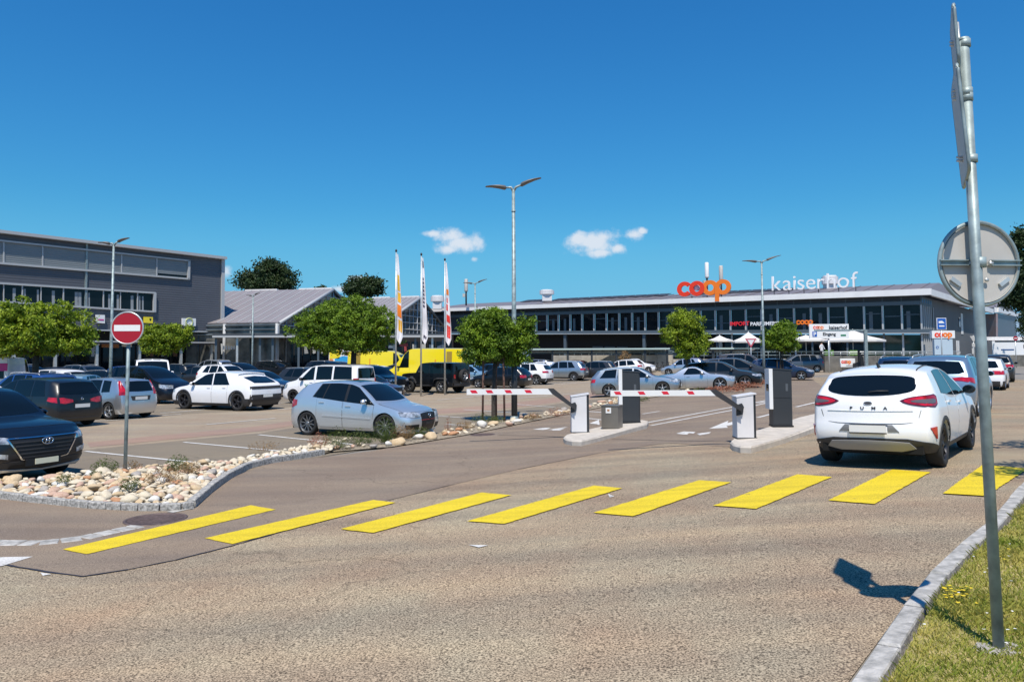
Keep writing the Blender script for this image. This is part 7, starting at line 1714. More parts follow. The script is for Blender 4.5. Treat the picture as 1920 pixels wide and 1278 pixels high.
# ------------------------------------------------------------------ flags
def flag(px, D, ytop, ybase, label, prints, w0=.1):
    p = AT(px, D); z0 = gz(p.x, p.y); zt = CH+(668-ytop)*D/F; h = zt-z0; s_ = F/D
    root = empty('flagpole', (p.x, p.y, z0), label=label, cat='flag', group='beach flags in front of the market halls')
    MB().tube([(0, 0, 0), (0, 0, h)], [.055, .03], 10).build('pole', M_STEEL, root); MB().lathe([(.05, h-.02), (.06, h+.06), (.02, h+.12)], 8, cap=True).build('pole_cap', M_TRIM, root)
    hf = h*.585; n = 26; rows = []; zf = lambda t: h-.15-t*hf
    def X(t, u):   # hanging cloth: narrow at the top, folds below
        wd = (.05+.27*min(1, t*1.25)**.8) if t < .93 else (.32-.14*(t-.93)/.07); return Vector((.05+u*wd, .06*math.sin(u*9+t*3)*min(1, t*2)+.03*math.sin(t*17), zf(t)-u*.28*t))
    for k in range(n+1): rows.append([X(k/n, u/6) for u in range(7)])
    fl = MB(); fl.grid(rows); fl.grid([[v+Vector((0, .012, 0)) for v in r] for r in rows]); c_ = fl.build('cloth', mat('flag_cloth', (.72, .70, .72), .7), root)
    for (t0, t1, u0, u1, m_) in prints:
        g = [[X(lerp(t0, t1, i/6), lerp(u0, u1, j/4))+Vector((0, -.012, 0)) for j in range(5)] for i in range(7)]; MB().grid(g).build('print', m_, c_)
    return root
FY = mat('flag_yellow', (.80, .45, .03), .7); FO = mat('flag_orange', (.80, .22, .02), .7); FR = mat('flag_red', (.75, .04, .03), .7); FG = mat('flag_dark_print', (.05, .05, .09), .7)
flag(742, 40.7, 470, 745, 'flag with yellow and orange print, leftmost of the three flags', [(.24, .42, .15, .75, FY), (.44, .55, .2, .85, FY), (.58, .72, .1, .9, FO), (.75, .88, .3, .9, FY)])
flag(789.5, 42.0, 477, 740, 'white flag with dark vertical lettering, middle of the three flags', [(.04, .12, .2, .8, FG)]+[(.24+k*.046, .24+k*.046+.03, .22, .60, FG) for k in range(8)]+[(.92, .95, .3, .8, FG)])
flag(834, 43.5, 487, 738, 'white flag with red print and orange spot, right of the three flags', [(.33, .40, .2, .8, FO), (.44, .50, .25, .5, FR), (.52, .60, .15, .5, FR), (.65, .74, .2, .85, FR), (.78, .93, .25, .85, FR)])

# ------------------------------------------------------------------ barriers
def island(pts, label):
    P = [G(*p, .12) for p in pts]; e = empty('traffic_island', (0, 0, 0), label=label, cat='traffic island')
    c_ = sum(P, Vector((0, 0)))/len(P); ins = [c_+(p-c_)*(1-.05/(p-c_).length) for p in P]; n = len(P)
    m = MB(); vs = [(p.x, p.y, gz(p.x, p.y)-.05) for p in P]+[(p.x, p.y, gz(p.x, p.y)+.095) for p in P]+[(p.x, p.y, gz(p.x, p.y)+.125) for p in ins]
    m.add(vs, [(i, (i+1) % n, n+(i+1) % n, n+i) for i in range(n)]+[(n+i, n+(i+1) % n, 2*n+(i+1) % n, 2*n+i) for i in range(n)]+[list(range(2*n, 3*n))])
    me = m.mesh('concrete', M_ISL); recalc(me); link('concrete', me, e); return e
island([(1056, 819), (1060, 823), (1072, 825.5), (1090, 826), (1103, 823), (1150, 811), (1213, 794.5), (1216, 789), (1205, 787), (1165, 791), (1110, 803), (1072, 812), (1060, 815)], 'pale concrete island carrying the left barrier and the small grey box')
island([(1369, 828), (1374, 833), (1388, 836.5), (1408, 837), (1421, 834), (1470, 820), (1530, 799), (1590, 778), (1620, 764), (1604, 757), (1560, 768), (1500, 782), (1450, 797), (1400, 812), (1378, 820)], 'pale concrete island carrying the right barrier beside the nearest white car')
def barrier(px0, px1, ybot, ytop, armx, army, lab1, lab2):
    c0 = G((px0+px1)/2, ybot, .125); D = c0.y; s_ = F/D; w_ = (px1-px0)/s_; h = (ybot-ytop)/s_; z0 = gz(*c0)+.125
    root = empty('barrier', (c0.x, c0.y, z0), 0, label=lab1, cat='barrier'); hw = w_/2
    # wedge-topped housing
    m = MB(); dep = .34
    m.extr([(-hw, 0, 0), (hw*.72, 0, 0), (hw*.72, 0, h*.99), (-hw, 0, h*.93)], (0, dep, 0)); m.build('housing', M_OFFW, root)
    m = MB(); m.extr([(hw*.73, .012, 0), (hw, .03, 0), (hw, .03, h*1.0), (hw*.73, .012, h*1.0)], (0, dep, 0)); m.build('side_cover', M_ANTH, root)
    m = MB(); m.extr([(-hw-.012, -.012, h*.93), (hw+.006, -.012, h*1.0), (hw+.006, -.012, h*1.03), (-hw-.012, -.012, h*.955)], (0, dep+.03, 0)); m.build('lid', M_OFFW, root)
    m = MB(); m.box(-hw-.01, -.008, 0, hw+.01, dep+.01, .02); m.build('foot_frame', M_ANTH, root)
    m = MB(); m.extr([(-hw-.02, -.05, h*.52), (-hw+.10, -.05, h*.55), (-hw+.13, -.05, h*.72), (-hw+.09, -.05, h*.80), (-hw-.02, -.05, h*.76)], (0, .045, 0)); m.build('pivot_plate', M_ANTH, root)
    # arm
    xa, xe = (armx[1]-(px0+px1)/2)/s_, (armx[0]-(px0+px1)/2)/s_; za = (ybot-army)/s_; th = 10.5/s_
    arm = empty('barrier_arm', (0, -.08, 0)); arm.parent = root; arm['label'] = lab2
    m = MB(); px_ = -hw+.07; pz = h*.68
    m.extr([(px_, 0, pz-.06), (px_, 0, pz+.03), (xa-.02, 0, za+th*.55), (xa-.16, 0, za+th*.55), (xa-.05, 0, za-th*.45)], (0, -.06, 0)); me = m.build('elbow', M_TRIM, arm)
    m = MB(); m.box(xe, -.055, za-th/2, xa-.02, -.01, za+th/2); m.build('boom', M_WHITE, arm)
    m = MB(); m.box(xe-.012, -.06, za-th/2-.005, xe, -.005, za+th/2+.005); m.build('end_cap', M_OFFW, arm)
    return root, arm, s_, xe, xa, za, th
r1, a1, s1, xe, xa, za, th = barrier(1072, 1105, 811, 740, (878, 1040), 734, 'white barrier cabinet on the left island', 'left red and white barrier arm reaching across the inner lane')
def chev(arm, s_, cx, list_, za, th):
    for x in list_:
        a = (x-cx)/s_; w_ = 15/s_; m = MB(); m.extr([(a, -.058, za+th*.32), (a+w_*.75, -.058, za+th*.32), (a+w_, -.058, za-th*.22), (a+w_*.25, -.058, za-th*.22)], (0, .006, 0)); m.build('red_stripe', mat('reflective_red', (.65, .015, .04), .4), arm)
chev(a1, s1, 1088.5, [883, 912, 947, 984], za, th)
r2, a2, s2, xe, xa, za, th = barrier(1383, 1419, 822, 740, (1147, 1345), 736.5, 'white barrier cabinet on the right island', 'right red and white barrier arm in front of the silver estate car')
chev(a2, s2, 1401, [1152, 1196, 1240, 1287], za, th)
# small stainless box
c0 = G(1142, 804, .125); s_ = F/c0.y; e = empty('utility_box', (c0.x, c0.y, gz(*c0)+.125), R(-24), label='small brushed metal box with a white sticker on the left island', cat='box')
M_BOXM = mat('brushed_brown_steel', (.22, .20, .17), .4, .5, var=.1, vscale=2)
MB().box(-.20, 0, .02, .24, .42, .58).build('body', M_BOXM, e); MB().box(-.215, -.015, .58, .255, .435, .60).build('lid', M_BOXM, e); MB().box(-.18, .02, 0, .22, .40, .02).build('plinth', M_ANTH, e)
st_ = MB().box(-.08, -.012, .40, .06, -.004, .54).build('sticker', M_WHITE, e); MB().box(-.04, -.016, .45, .02, -.0125, .50).build('sticker_print', mat('sticker_brown', (.4, .2, .08), .6), st_)
def machine(px0, px1, ybot, ytop, label, strip, rot):
    c0 = G((px0+px1)/2, ybot, .125); s_ = F/c0.y; w_ = (px1-px0)/s_; h = (ybot-ytop)/s_; e = empty('ticket_machine', (c0.x, c0.y, gz(*c0)+.125), rot, label=label, cat='ticket machine')
    hw = w_/2; m = MB(); m.extr([(-hw, 0, .03), (hw*.86, 0, .03), (hw*.86, 0, h*.985), (-hw, 0, h)], (0, .36, 0)); m.build('housing', M_ANTH, e)
    m = MB(); m.extr([(hw*.87, .01, .03), (hw, .05, .03), (hw, .05, h*.965), (hw*.87, .01, h*.98)], (0, .30, 0)); m.build('side_cover', M_TRIM, e)
    m = MB(); m.extr([(-hw-.012, -.012, h+.002), (hw+.01, -.012, h*.975), (hw+.01, -.012, h*.975+.03), (-hw-.012, -.012, h+.03)], (0, .39, 0)); m.build('lid', M_ANTH, e)
    MB().box(-hw-.01, -.01, 0, hw+.01, .38, .03).build('foot_frame', M_BLACK, e)
    z0, z1, x0 = strip; MB().box(-hw+x0/s_, -.03, (ybot-z1)/s_, -hw-.004, .34, (ybot-z0)/s_).build('front_panel', M_WHITE, e)
    MB().box(-hw+.01, -.004, .05, hw*.84, -.001, .058).build('seam', M_BLACK, e); MB().box(-hw+.01, -.004, h*.5, hw*.84, -.001, h*.5+.006).build('seam', M_BLACK, e); MB().box(-hw+x0/s_-.004, .02, h*.62, -hw+x0/s_-.001, .22, h*.74).build('screen', M_GLASS, e)
    MB().box(hw*.3, -.006, h*.62, hw*.55, -.001, h*.75).build('emblem', mat('machine_print', (.09, .1, .11), .5), e)
machine(1168, 1201, 793, 697, 'dark ticket machine with white front strip on the left island', (693, 764, -7), R(-4))
machine(1451, 1487, 800, 693, 'taller dark ticket machine with white front strip on the right island', (692, 767, -7), R(-4))

# ------------------------------------------------------------------ no entry sign
c0 = G(234, 908); D = c0.y; s_ = F/D; z0 = gz(*c0)+.05; e = empty('no_entry_sign', (c0.x, c0.y, z0), 0, label='red round no entry sign on a steel pole in the rock bed', cat='road sign')
zc = CH+(669-613.5)*D/F-z0; xo = (242-234)/s_-.065; r_ = 30.5/s_
MB().tube([(0, 0, -.1), (xo*.8, 0, zc+.2)], .030, 12).build('pole', M_GALV, e)
M_ = Matrix.Translation((xo, -.06, zc)) @ Matrix.Rotation(math.pi/2, 4, 'X')
def disc(r, y0, y1, nm, m_, par, n=48):
    b = MB(); b.prism([(r*math.cos(2*math.pi*k/n), r*math.sin(2*math.pi*k/n)) for k in range(n)], y0, y1); me = b.mesh(nm, m_); o_ = link(nm, me, par); o_.matrix_local = M_; return o_
disc(r_*.94, .0, .006, 'plate', M_RED, e); disc(r_*.93, -.012, -.002, 'back', M_ALUBACK, e)
rm_ = MB(); P = [Vector((r_*.97*math.cos(2*math.pi*k/48), r_*.97*math.sin(2*math.pi*k/48), 0)) for k in range(48)]; rm_.tube(P, .014, 8, closed=True); o_ = rm_.build('rim', M_STEEL, e); o_.matrix_local = M_
b = MB(); b.box(-r_*.80, -r_*.19, .0065, r_*.80, r_*.19, .0095); o_ = b.build('white_bar', M_WHITE, e); o_.matrix_local = M_

# ------------------------------------------------------------------ big sign pole in the verge
c0 = G(1874, 1216, .06); bz = gz(*c0)+.05; D = c0.y
sp = empty('sign_pole', (c0.x, c0.y, bz), 0, label='tall galvanised steel pole in the grass at the right edge', cat='pole')
def pol(py, px, dd=0.0): return ATZ(px, py, D+dd)-Vector((c0.x, c0.y, bz))
ptop, pbot = pol(76, 1806), Vector((0, 0, -.15))
MB().tube([pbot, ptop], .0295, 24).build('pole', M_GALV, sp)
MB().lathe([(.032, -.0), (.032, .012), (.0, .016)], 20).build('cap', M_GALV, sp).matrix_local = Matrix.Translation(ptop)
fo = MB(); fo.add([(.10*math.cos(a)*1.2, .09*math.sin(a), .02+.012*math.sin(3*a)) for a in [2*math.pi*k/16 for k in range(16)]]+[(.14*math.cos(a)*1.2, .12*math.sin(a), -.05) for a in [2*math.pi*k/16 for k in range(16)]], [list(range(16))]+[(k, 16+k, 16+(k+1) % 16, (k+1) % 16) for k in range(16)]); fo.build('concrete_foot', M_CONC, sp)
def clampb(py, px, r=.034, h=.045, nm='clamp'):
    p = pol(py, px); m = MB(); m.lathe([(.030, -h/2), (r, -h/2), (r, h/2), (.030, h/2)], 20); o_ = m.build(nm, M_GALV, sp); o_.location = p
    m = MB()
    for z in (-.010, .010): m.tube([(-.03, 0, z), (-.085, 0, z)], .008, 6); m.lathe([(.014, z-.006), (.014, z+.006)], 6)
    o2 = m.build('bolt', M_STEEL, o_)
for py, px in ((82, 1808), (173, 1812), (183, 1812.5), (298, 1821)): clampb(py, px)
# round sign seen from behind
rs = empty('round_sign', (c0.x, c0.y, bz), 0, label='round road sign seen from behind on the tall steel pole', cat='road sign')
cc = pol(492, 1846); cc.y += .055; Rr = 76/F*D*1.04
MS = Matrix.Translation(cc) @ Matrix.Rotation(R(5), 4, 'Z') @ Matrix.Rotation(math.pi/2, 4, 'X')
b = MB(); b.prism([(Rr*.955*math.cos(2*math.pi*k/64), Rr*.955*math.sin(2*math.pi*k/64)) for k in range(64)], -.006, -.002); b.build('plate', M_ALUBACK, rs).matrix_local = MS
b = MB(); b.tube([Vector((Rr*math.cos(2*math.pi*k/64), Rr*math.sin(2*math.pi*k/64), 0)) for k in range(64)], .0125, 10, closed=True); b.build('rim', M_GALV, rs).matrix_local = MS
b = MB(); b.lathe([(Rr*.955, -.004), (Rr*.955, .016)], 64); b.build('flange', M_ALUBACK, rs).matrix_local = MS
b = MB()
for x0_, x1_ in ((-Rr*1.03, -.065), (.065, Rr*1.03)): b.box(x0_, .014, .006, x1_, .020, .026); b.box(x0_, -.014, .006, x1_, -.008, .026); b.box(x0_, -.014, .004, x1_, .020, .008)
b.build('cross_rail', M_GALV, rs).matrix_local = MS
for sg in (-1, 1):
    b = MB(); b.box(sg*Rr*.60-.035, -Rr*.47-.012, .0, sg*Rr*.60+.035, -Rr*.47+.012, .012); b.lathe([(.012, .012), (.012, .02), (.001, .02)], 8)
    o_ = b.build('clip', M_STEEL, rs); o_.matrix_local = MS @ Matrix.Translation((sg*Rr*.62, -Rr*.44, 0)) @ Matrix.Rotation(sg*R(35), 4, 'Z') @ Matrix.Translation((-sg*Rr*.60, Rr*.47, 0))
    b = MB(); b.tube([(sg*.05, 0, .016), (sg*.075, 0, .016)], .011, 8); b.tube([(sg*.062, -.016, .016), (sg*.062, .016, .016)], .006, 6); b.build('bolt', M_STEEL, rs).matrix_local = MS
p = pol(492, 1837); m = MB(); m.lathe([(.030, -.03), (.0345, -.03), (.0345, .03), (.030, .03)], 20); m.build('clamp', M_GALV, rs).location = p
# two rectangular plates seen edge on
def edge_sign(top, bot, label, wd, yaw):
    a, b_ = pol(top[1], top[0], .02), pol(bot[1], bot[0], .02); root = empty('rectangular_sign', (c0.x, c0.y, bz), 0, label=label, cat='road sign')
    h = (a-b_).length; up = (a-b_).normalized(); out_ = Vector((math.cos(yaw), math.sin(yaw), 0)); mid = (a+b_)/2
    ax2 = Vector((-math.sin(yaw), math.cos(yaw), 0)); ctr = mid; r = .05; prof = []
    for cx, cz, a0 in ((wd/2-r, h/2-r, 0), (-wd/2+r, h/2-r, 90), (-wd/2+r, -h/2+r, 180), (wd/2-r, -h/2+r, 270)):
        for k in range(6): t = R(a0+k*18); prof.append(ctr+ax2*(cx+r*math.cos(t))+up*(cz+r*math.sin(t)))
    me = MB().extr(prof, out_*.004).mesh('plate', M_ALUBACK); recalc(me); link('plate', me, root)
    me = MB().tube([q_+out_*.008 for q_ in prof], .010, 6, closed=True).mesh('rim', M_GALV); link('rim', me, root)
    me = MB().tube([ctr-up*h*.45+out_*.03, ctr+up*h*.42+out_*.03], .010, 5).mesh('rail', M_STEEL); link('rail', me, root)
edge_sign((1783, 36), (1793, 143), 'upper rectangular road sign seen edge on at the top of the steel pole', .50, R(-29))
edge_sign((1787, 148), (1809, 337), 'larger lower rectangular road sign seen edge on below the upper one', .58, R(-28))
# ------------------------------------------------------------------ street furniture far back
# white directional board
p = ATZ(1554, 621, 66); e = empty('direction_board', (p.x, p.y, gz(p.x, p.y)), 0, label='white board with coop and kaiserhof lettering and blue parking symbol on a post', cat='sign'); z0 = gz(p.x, p.y)
k_ = 66/F; zt = CH+(665-607.5)*k_-z0; zb = CH+(665-634.5)*k_-z0; hw = 37*k_
MB().box(-hw, -.06, zb, hw, .06, zt).build('board', M_WHITE, e); MB().tube([(0, .1, 0), (0, .1, zb+.3)], .07, 8).build('post', M_STEEL, e)
def bt(body, x, z, size, m_, ang=0.0): 
    me = text_mesh(body, size, .008, 'lettering', .012); me.materials.append(m_); o_ = link('lettering', me, e); o_.matrix_local = Matrix.Translation((x, -.065, z)) @ Matrix.Rotation(math.pi/2, 4, 'X')
def bt2(par, body, x, y, z, size, m_, ext=.008, bold=.012):
    me = text_mesh(body, size, ext, 'lettering', bold); me.materials.append(m_); o_ = link('lettering', me, par); o_.matrix_local = Matrix.Translation((x, y, z)) @ Matrix.Rotation(math.pi/2, 4, 'X'); return o_
MD = mat('dark_print', (.03, .035, .045), .5)
hz = zt-zb
bt('co', -hw*.66, zb+hz*.66, hz*.42, M_CRED); bt('op', -hw*.43, zb+hz*.66, hz*.42, M_CORA); bt('kaiserhof', hw*.45, zb+hz*.64, hz*.34, MD)
bx = MB().box(-hw*.85, -.075, zb+hz*.12, -hw*.62, -.062, zb+hz*.48).build('parking_symbol', mat('sign_blue', (.01, .10, .42), .4), e); bt2(bx, 'P', -hw*.735, -.08, zb+hz*.17, hz*.38, M_WHITE)
bt('Eingang', 0, zb+hz*.2, hz*.30, MD); MB().box(hw*.58, -.07, zb+hz*.15, hw*.85, -.062, zb+hz*.27).build('green_mark', mat('green_mark', (.02, .2, .1), .5), e)
# blue truck sign with coop totem
D = 60; p = ATZ(1765, 607, D); z0 = gz(p.x, p.y); k_ = D/F
e = empty('blue_sign', (p.x, p.y, z0), 0, label='blue square traffic sign with white vehicle symbol above the coop totem', cat='road sign'); zc = CH+(664-607)*k_-z0
MB().tube([(0, .06, 0), (0, .06, zc+.3)], .05, 8).build('pole', M_STEEL, e); MB().box(-9*k_, -.03, zc-11*k_, 9*k_, .03, zc+11*k_).build('plate', M_WHITE, e)
MB().box(-8*k_, -.045, zc-10*k_, 8*k_, -.032, zc+10*k_).build('blue_field', mat('sign_blue', (.01, .10, .42), .4), e)
MB().extr([(-5.5*k_, -.05, zc+1*k_), (-5.5*k_, -.05, zc+5*k_), (1*k_, -.05, zc+5.5*k_), (4*k_, -.05, zc+3*k_), (5.5*k_, -.05, zc+1*k_)], (0, .004, 0)).build('symbol', M_WHITE, e); MB().box(-5*k_, -.05, zc-5.5*k_, 5*k_, -.046, zc-3*k_).build('symbol', M_WHITE, e)
D = 63; p = ATZ(1767, 640, D); z0 = gz(p.x, p.y); k_ = D/F; e = empty('totem_sign', (p.x, p.y, z0), R(-8), label='white coop totem with pale blue lower panel', cat='sign'); Z = lambda y: CH+(664-y)*k_-z0
MB().box(-20*k_, -.25, Z(634), 20*k_, .25, Z(620)).build('head', M_WHITE, e); MB().box(-16*k_, -.2, 0, 16*k_, .2, Z(634)-.01).build('lower_panel', mat('pale_blue_panel', (.45, .55, .62), .5), e)
bt2(e, 'co', -8*k_, -.26, Z(631.5), 11*k_*1.4, M_CRED, .01, .03); bt2(e, 'op', 7*k_, -.26, Z(631.5), 11*k_*1.4, M_CORA, .01, .03)
ring_ = torus_mb(2.2*k_, .02, 12, 5, mb=MB(), M=Matrix.Translation((-11*k_, -.21, Z(651))) @ Matrix.Rotation(math.pi/2, 4, 'X')).build('emblem', mat('sign_blue', (.01, .10, .42), .4), e)
# coop board on the wall
D = 68; p = ATZ(1589, 679, D); z0 = gz(p.x, p.y); k_ = D/F; e = empty('wall_board', (p.x, p.y, z0), 0, label='small white coop board on the low concrete wall', cat='sign'); Z = lambda y: CH+(664-y)*k_-z0
MB().box(-14*k_, -.04, Z(687), 14*k_, .04, Z(671)).build('board', M_WHITE, e); bt2(e, 'co', -7*k_, -.05, Z(680), 10*k_, M_CRED, .006, .02); bt2(e, 'op', 1*k_, -.05, Z(680), 10*k_, M_CORA, .006, .02); MB().box(-3*k_, -.045, Z(685), 9*k_, -.041, Z(684)).build('text_line', MD, e)
D = 67.5; p = AT(1614, D); z0 = gz(p.x, p.y); e = empty('ticket_machine', (p.x, p.y, z0), 0, label='distant dark ticket post with white side beside the small coop board', cat='ticket machine')
MB().extr([(-.55, 0, 0), (.25, 0, 0), (.25, 0, 1.25), (-.1, 0, 1.9), (-.1, 0, .9), (-.55, 0, .8)], (0, .4, 0)).build('housing', M_BLACK, e); MB().box(.3, 0, 0, .55, .4, .95).build('side_panel', M_WHITE, e)
# tall post portal
for k, (px_, D, yt, lab) in enumerate([(1624, 66, 617, 'grey steel post at the low wall right of the white board')]):
    p = AT(px_, D); z0 = gz(p.x, p.y); h = CH+(664-yt)*D/F-z0; e = empty('steel_post', (p.x, p.y, z0), label=lab, cat='post'); MB().box(-.13, -.1, 0, .13, .1, h).build('post', M_GALV, e); MB().box(-4.5, -.08, h-.12, .13, .08, h).build('beam', M_GALV, e)
# yield signs, distant no entry
def trisign(px_, py_, D, lab, m_face=None, s=.45, h_=None):
    p = ATZ(px_, py_, D); z0 = gz(p.x, p.y); zc = p.z-z0; e = empty('give_way_sign', (p.x, p.y, z0), label=lab, cat='road sign'); MB().tube([(0, .04, 0), (0, .04, zc+.2)], .035, 8).build('pole', M_STEEL, e)
    MB().extr([(-s, 0, zc+s*.6), (s, 0, zc+s*.6), (0, 0, zc-s*.95)], (0, .02, 0)).build('plate', mat('sign_rose', (.5, .08, .12), .5), e); MB().extr([(-s*.6, -.01, zc+s*.38), (s*.6, -.01, zc+s*.38), (0, -.01, zc-s*.55)], (0, .008, 0)).build('face', M_WHITE, e)
trisign(1408, 641, 58, 'red edged give way sign under the white parasols')
D = 85; p = ATZ(1904, 634, D); z0 = gz(p.x, p.y); e = empty('no_entry_sign', (p.x, p.y, z0), label='distant red no entry sign at the right edge in front of the white trailer', cat='road sign'); zc = p.z-z0
MB().tube([(0, .05, 0), (0, .05, zc)], .05, 8).build('pole', M_STEEL, e); m = MB(); m.lathe([(.26, -.02), (.26, .02), (.001, .02)], 20, 'Y'); o_ = m.build('plate', M_RED, e); o_.location = (0, -.02, zc); m = MB(); m.lathe([(.26, -.02), (.001, -.02)], 20, 'Y'); o_ = m.build('face', M_RED, e); o_.location = (0, -.02, zc); MB().box(-.18, -.06, zc-.04, .18, -.05, zc+.04).build('white_bar', M_WHITE, e)
D = 70; p = ATZ(1826, 645, D); z0 = gz(p.x, p.y); e = empty('small_road_signs', (p.x, p.y, z0), label='pole with triangular and small white signs seen from behind left of the steel pole', cat='road sign'); zc = p.z-z0
MB().tube([(0, .05, 0), (0, .05, zc+.8)], .05, 8).build('pole', M_STEEL, e); MB().extr([(-.35, 0, zc+.75), (.3, 0, zc+.75), (0, 0, zc+.15)], (0, .02, 0)).build('plate', M_ALUBACK, e); MB().box(-.18, 0, zc-.25, .2, .02, zc+.1).build('plate', M_ALUBACK, e); MB().box(-.2, 0, zc-.9, .0, .02, zc-.35).build('plate', M_ALUBACK, e)
# white trailer behind, far right
D = 105; a = ATZ(1860, 639, D); b_ = ATZ(1990, 666, D); e = empty('white_trailer', ((a.x+b_.x)/2, D, gz(40, D)), label='long white trailer with blue stripe at the far right', cat='trailer'); hw = (b_.x-a.x)/2; h1 = a.z-gz(40, D); h0 = b_.z-gz(40, D)
MB().box(-hw, 0, h0, hw, 2.5, h1).build('box', P_WHITE, e); MB().box(-hw+.4, -.03, h1-.15, hw, .2, h1+.02).build('roof_edge', M_TRIM, e); MB().box(-hw+1.2, -.03, h0+.75, -hw+3.0, 0, h0+.9).build('blue_stripe', P_BLUE, e); MB().box(hw-5.2, -.03, h0+1.0, hw-.3, 0, h0+1.5).build('window', M_GLASS, e); MB().box(-hw-.8, 1, h1+.1, hw, 2.4, h1+.6).build('awning', M_OFFW, e)
for k in (-.6, .6):
    w_, rm, bd = wheel(e, k*hw, .3, .4, .25, 'steel', 1); w_.rotation_euler = (0, 0, math.pi)
# concrete low walls with railings
M_WALLC = mat('weathered_concrete', (0.16, 0.15, 0.13), 0.9, var=0.35, vscale=1.2, bump=0.3, bscale=8)
M_WALLP = mat('pale_weathered_concrete', (0.42, 0.38, 0.31), 0.9, var=0.25, vscale=1.2)
def wall(px0, px1, D0, D1, yt0, yb, m_, lab, rail=True, rm_=None, ryt=None, nseg=6):
    a, b_ = AT(px0, D0), AT(px1, D1); e = empty('low_wall', (0, 0, 0), label=lab, cat='wall'); n = Vector((b_.y-a.y, a.x-b_.x)).normalized()*.25
    za = CH+(665-yt0)*D0/F; zb_ = CH+(665-yt0)*D1/F
    for k in range(nseg):      # cast panels with open joints
        p, q = a.lerp(b_, k/nseg), a.lerp(b_, (k+1)/nseg-.002); z0_, z1_ = lerp(za, zb_, k/nseg), lerp(za, zb_, (k+1)/nseg)
        m = MB(); m.add([(p.x, p.y, -.6), (q.x, q.y, -.6), (q.x+n.x, q.y-n.y*-1, -.6), (p.x+n.x, p.y+n.y, -.6), (p.x, p.y, z0_), (q.x, q.y, z1_), (q.x+n.x, q.y+n.y, z1_), (p.x+n.x, p.y+n.y, z0_)], [(0, 3, 2, 1), (4, 5, 6, 7), (0, 1, 5, 4), (1, 2, 6, 5), (2, 3, 7, 6), (3, 0, 4, 7)]); me = m.mesh('wall_panel', m_); recalc(me); link('wall_panel', me, e)
    if rail:
        ra, rb_ = CH+(665-ryt)*D0/F, CH+(665-ryt)*D1/F; MB().tube([(a.x, a.y, ra), (b_.x, b_.y, rb_)], .05, 6).build('handrail', rm_ or M_STEEL, e)
        MB().tube([(a.x, a.y, lerp(za, ra, .5)), (b_.x, b_.y, lerp(zb_, rb_, .5))], .03, 5).build('rail', rm_ or M_STEEL, e)
        for k in range(nseg*2+1): p = a.lerp(b_, k/(nseg*2)); MB().tube([(p.x, p.y, lerp(za, zb_, k/nseg/2)), (p.x, p.y, lerp(ra, rb_, k/nseg/2))], .035, 5).build('rail_post', rm_ or M_STEEL, e)
    return e
wall(1543, 1800, 69, 72, 667, 697, M_WALLC, 'low dark concrete wall with handrail behind the nearest white car', True, M_STEEL, 660, 8)
wall(1036, 1262, 84, 80, 664, 690, M_WALLP, 'pale stained concrete wall behind the parked cars with thin railing', True, M_GALV, 657, 8)
wall(1262, 1545, 80, 76, 672, 690, M_WALLP, 'lower pale wall behind the row of dark cars right of the lone tree', True, M_GALV, 659, 7)
wall(1855, 2010, 92, 98, 667, 700, M_WALLC, 'concrete fence wall below the white trailer at the far right', False, None, None, 6)
# bicycle shelters: long pale beam on posts
def shelter(px0, px1, D, yt, lab, posts):
    a, b_ = AT(px0, D), AT(px1, D); z = CH+(665-yt)*D/F; e = empty('bicycle_shelter', (0, 0, 0), label=lab, cat='shelter')
    MB().box(a.x, D-.1, z-.16, b_.x, D+.12, z).build('front_beam', mat('pale_green_steel', (.42, .52, .48), .5), e); MB().add([(a.x, D, z), (b_.x, D, z), (b_.x, D+2.6, z-.35), (a.x, D+2.6, z-.35)], [(0, 1, 2, 3)]).build('roof_sheet', M_GLASS2, e)
    MB().box(a.x, D+2.4, z-.52, b_.x, D+2.55, z-.36).build('rear_beam', M_GALV, e)
    for px_ in posts: p = AT(px_, D); MB().box(p.x-.1, D+.15, gz(p.x, D), p.x+.1, D+.35, z-.16).build('post', M_ANTH, e)
M_GLASS2 = mat('shelter_glass', (.10, .13, .13), .15)
shelter(990, 1256, 79, 651, 'long flat bicycle shelter with pale front beam left of the lone tree', (994, 1036, 1065, 1110, 1156, 1210, 1252))
shelter(1332, 1424, 78, 651, 'shorter flat shelter with orange poster right of the lone tree', (1338, 1372, 1421))
p = AT(1389, 79.5); MB().box(p.x-.95, 79.5, .9, p.x+.85, 79.6, 1.9).build('poster', mat('poster_orange', (.65, .12, .04), .5, vscale=.8, col2=(.55, .35, .2)), None, label='orange poster panel inside the shorter shelter', cat='poster')
p = AT(982, 77); MB().box(p.x-.65, 77, -.3, p.x+.5, 77.12, 2.3).build('advertising_panel', mat('poster_blue', (.22, .48, .70), .5, vscale=.9, col2=(.6, .65, .68)), None, label='light blue poster panel at the left end of the bicycle shelter', cat='poster')
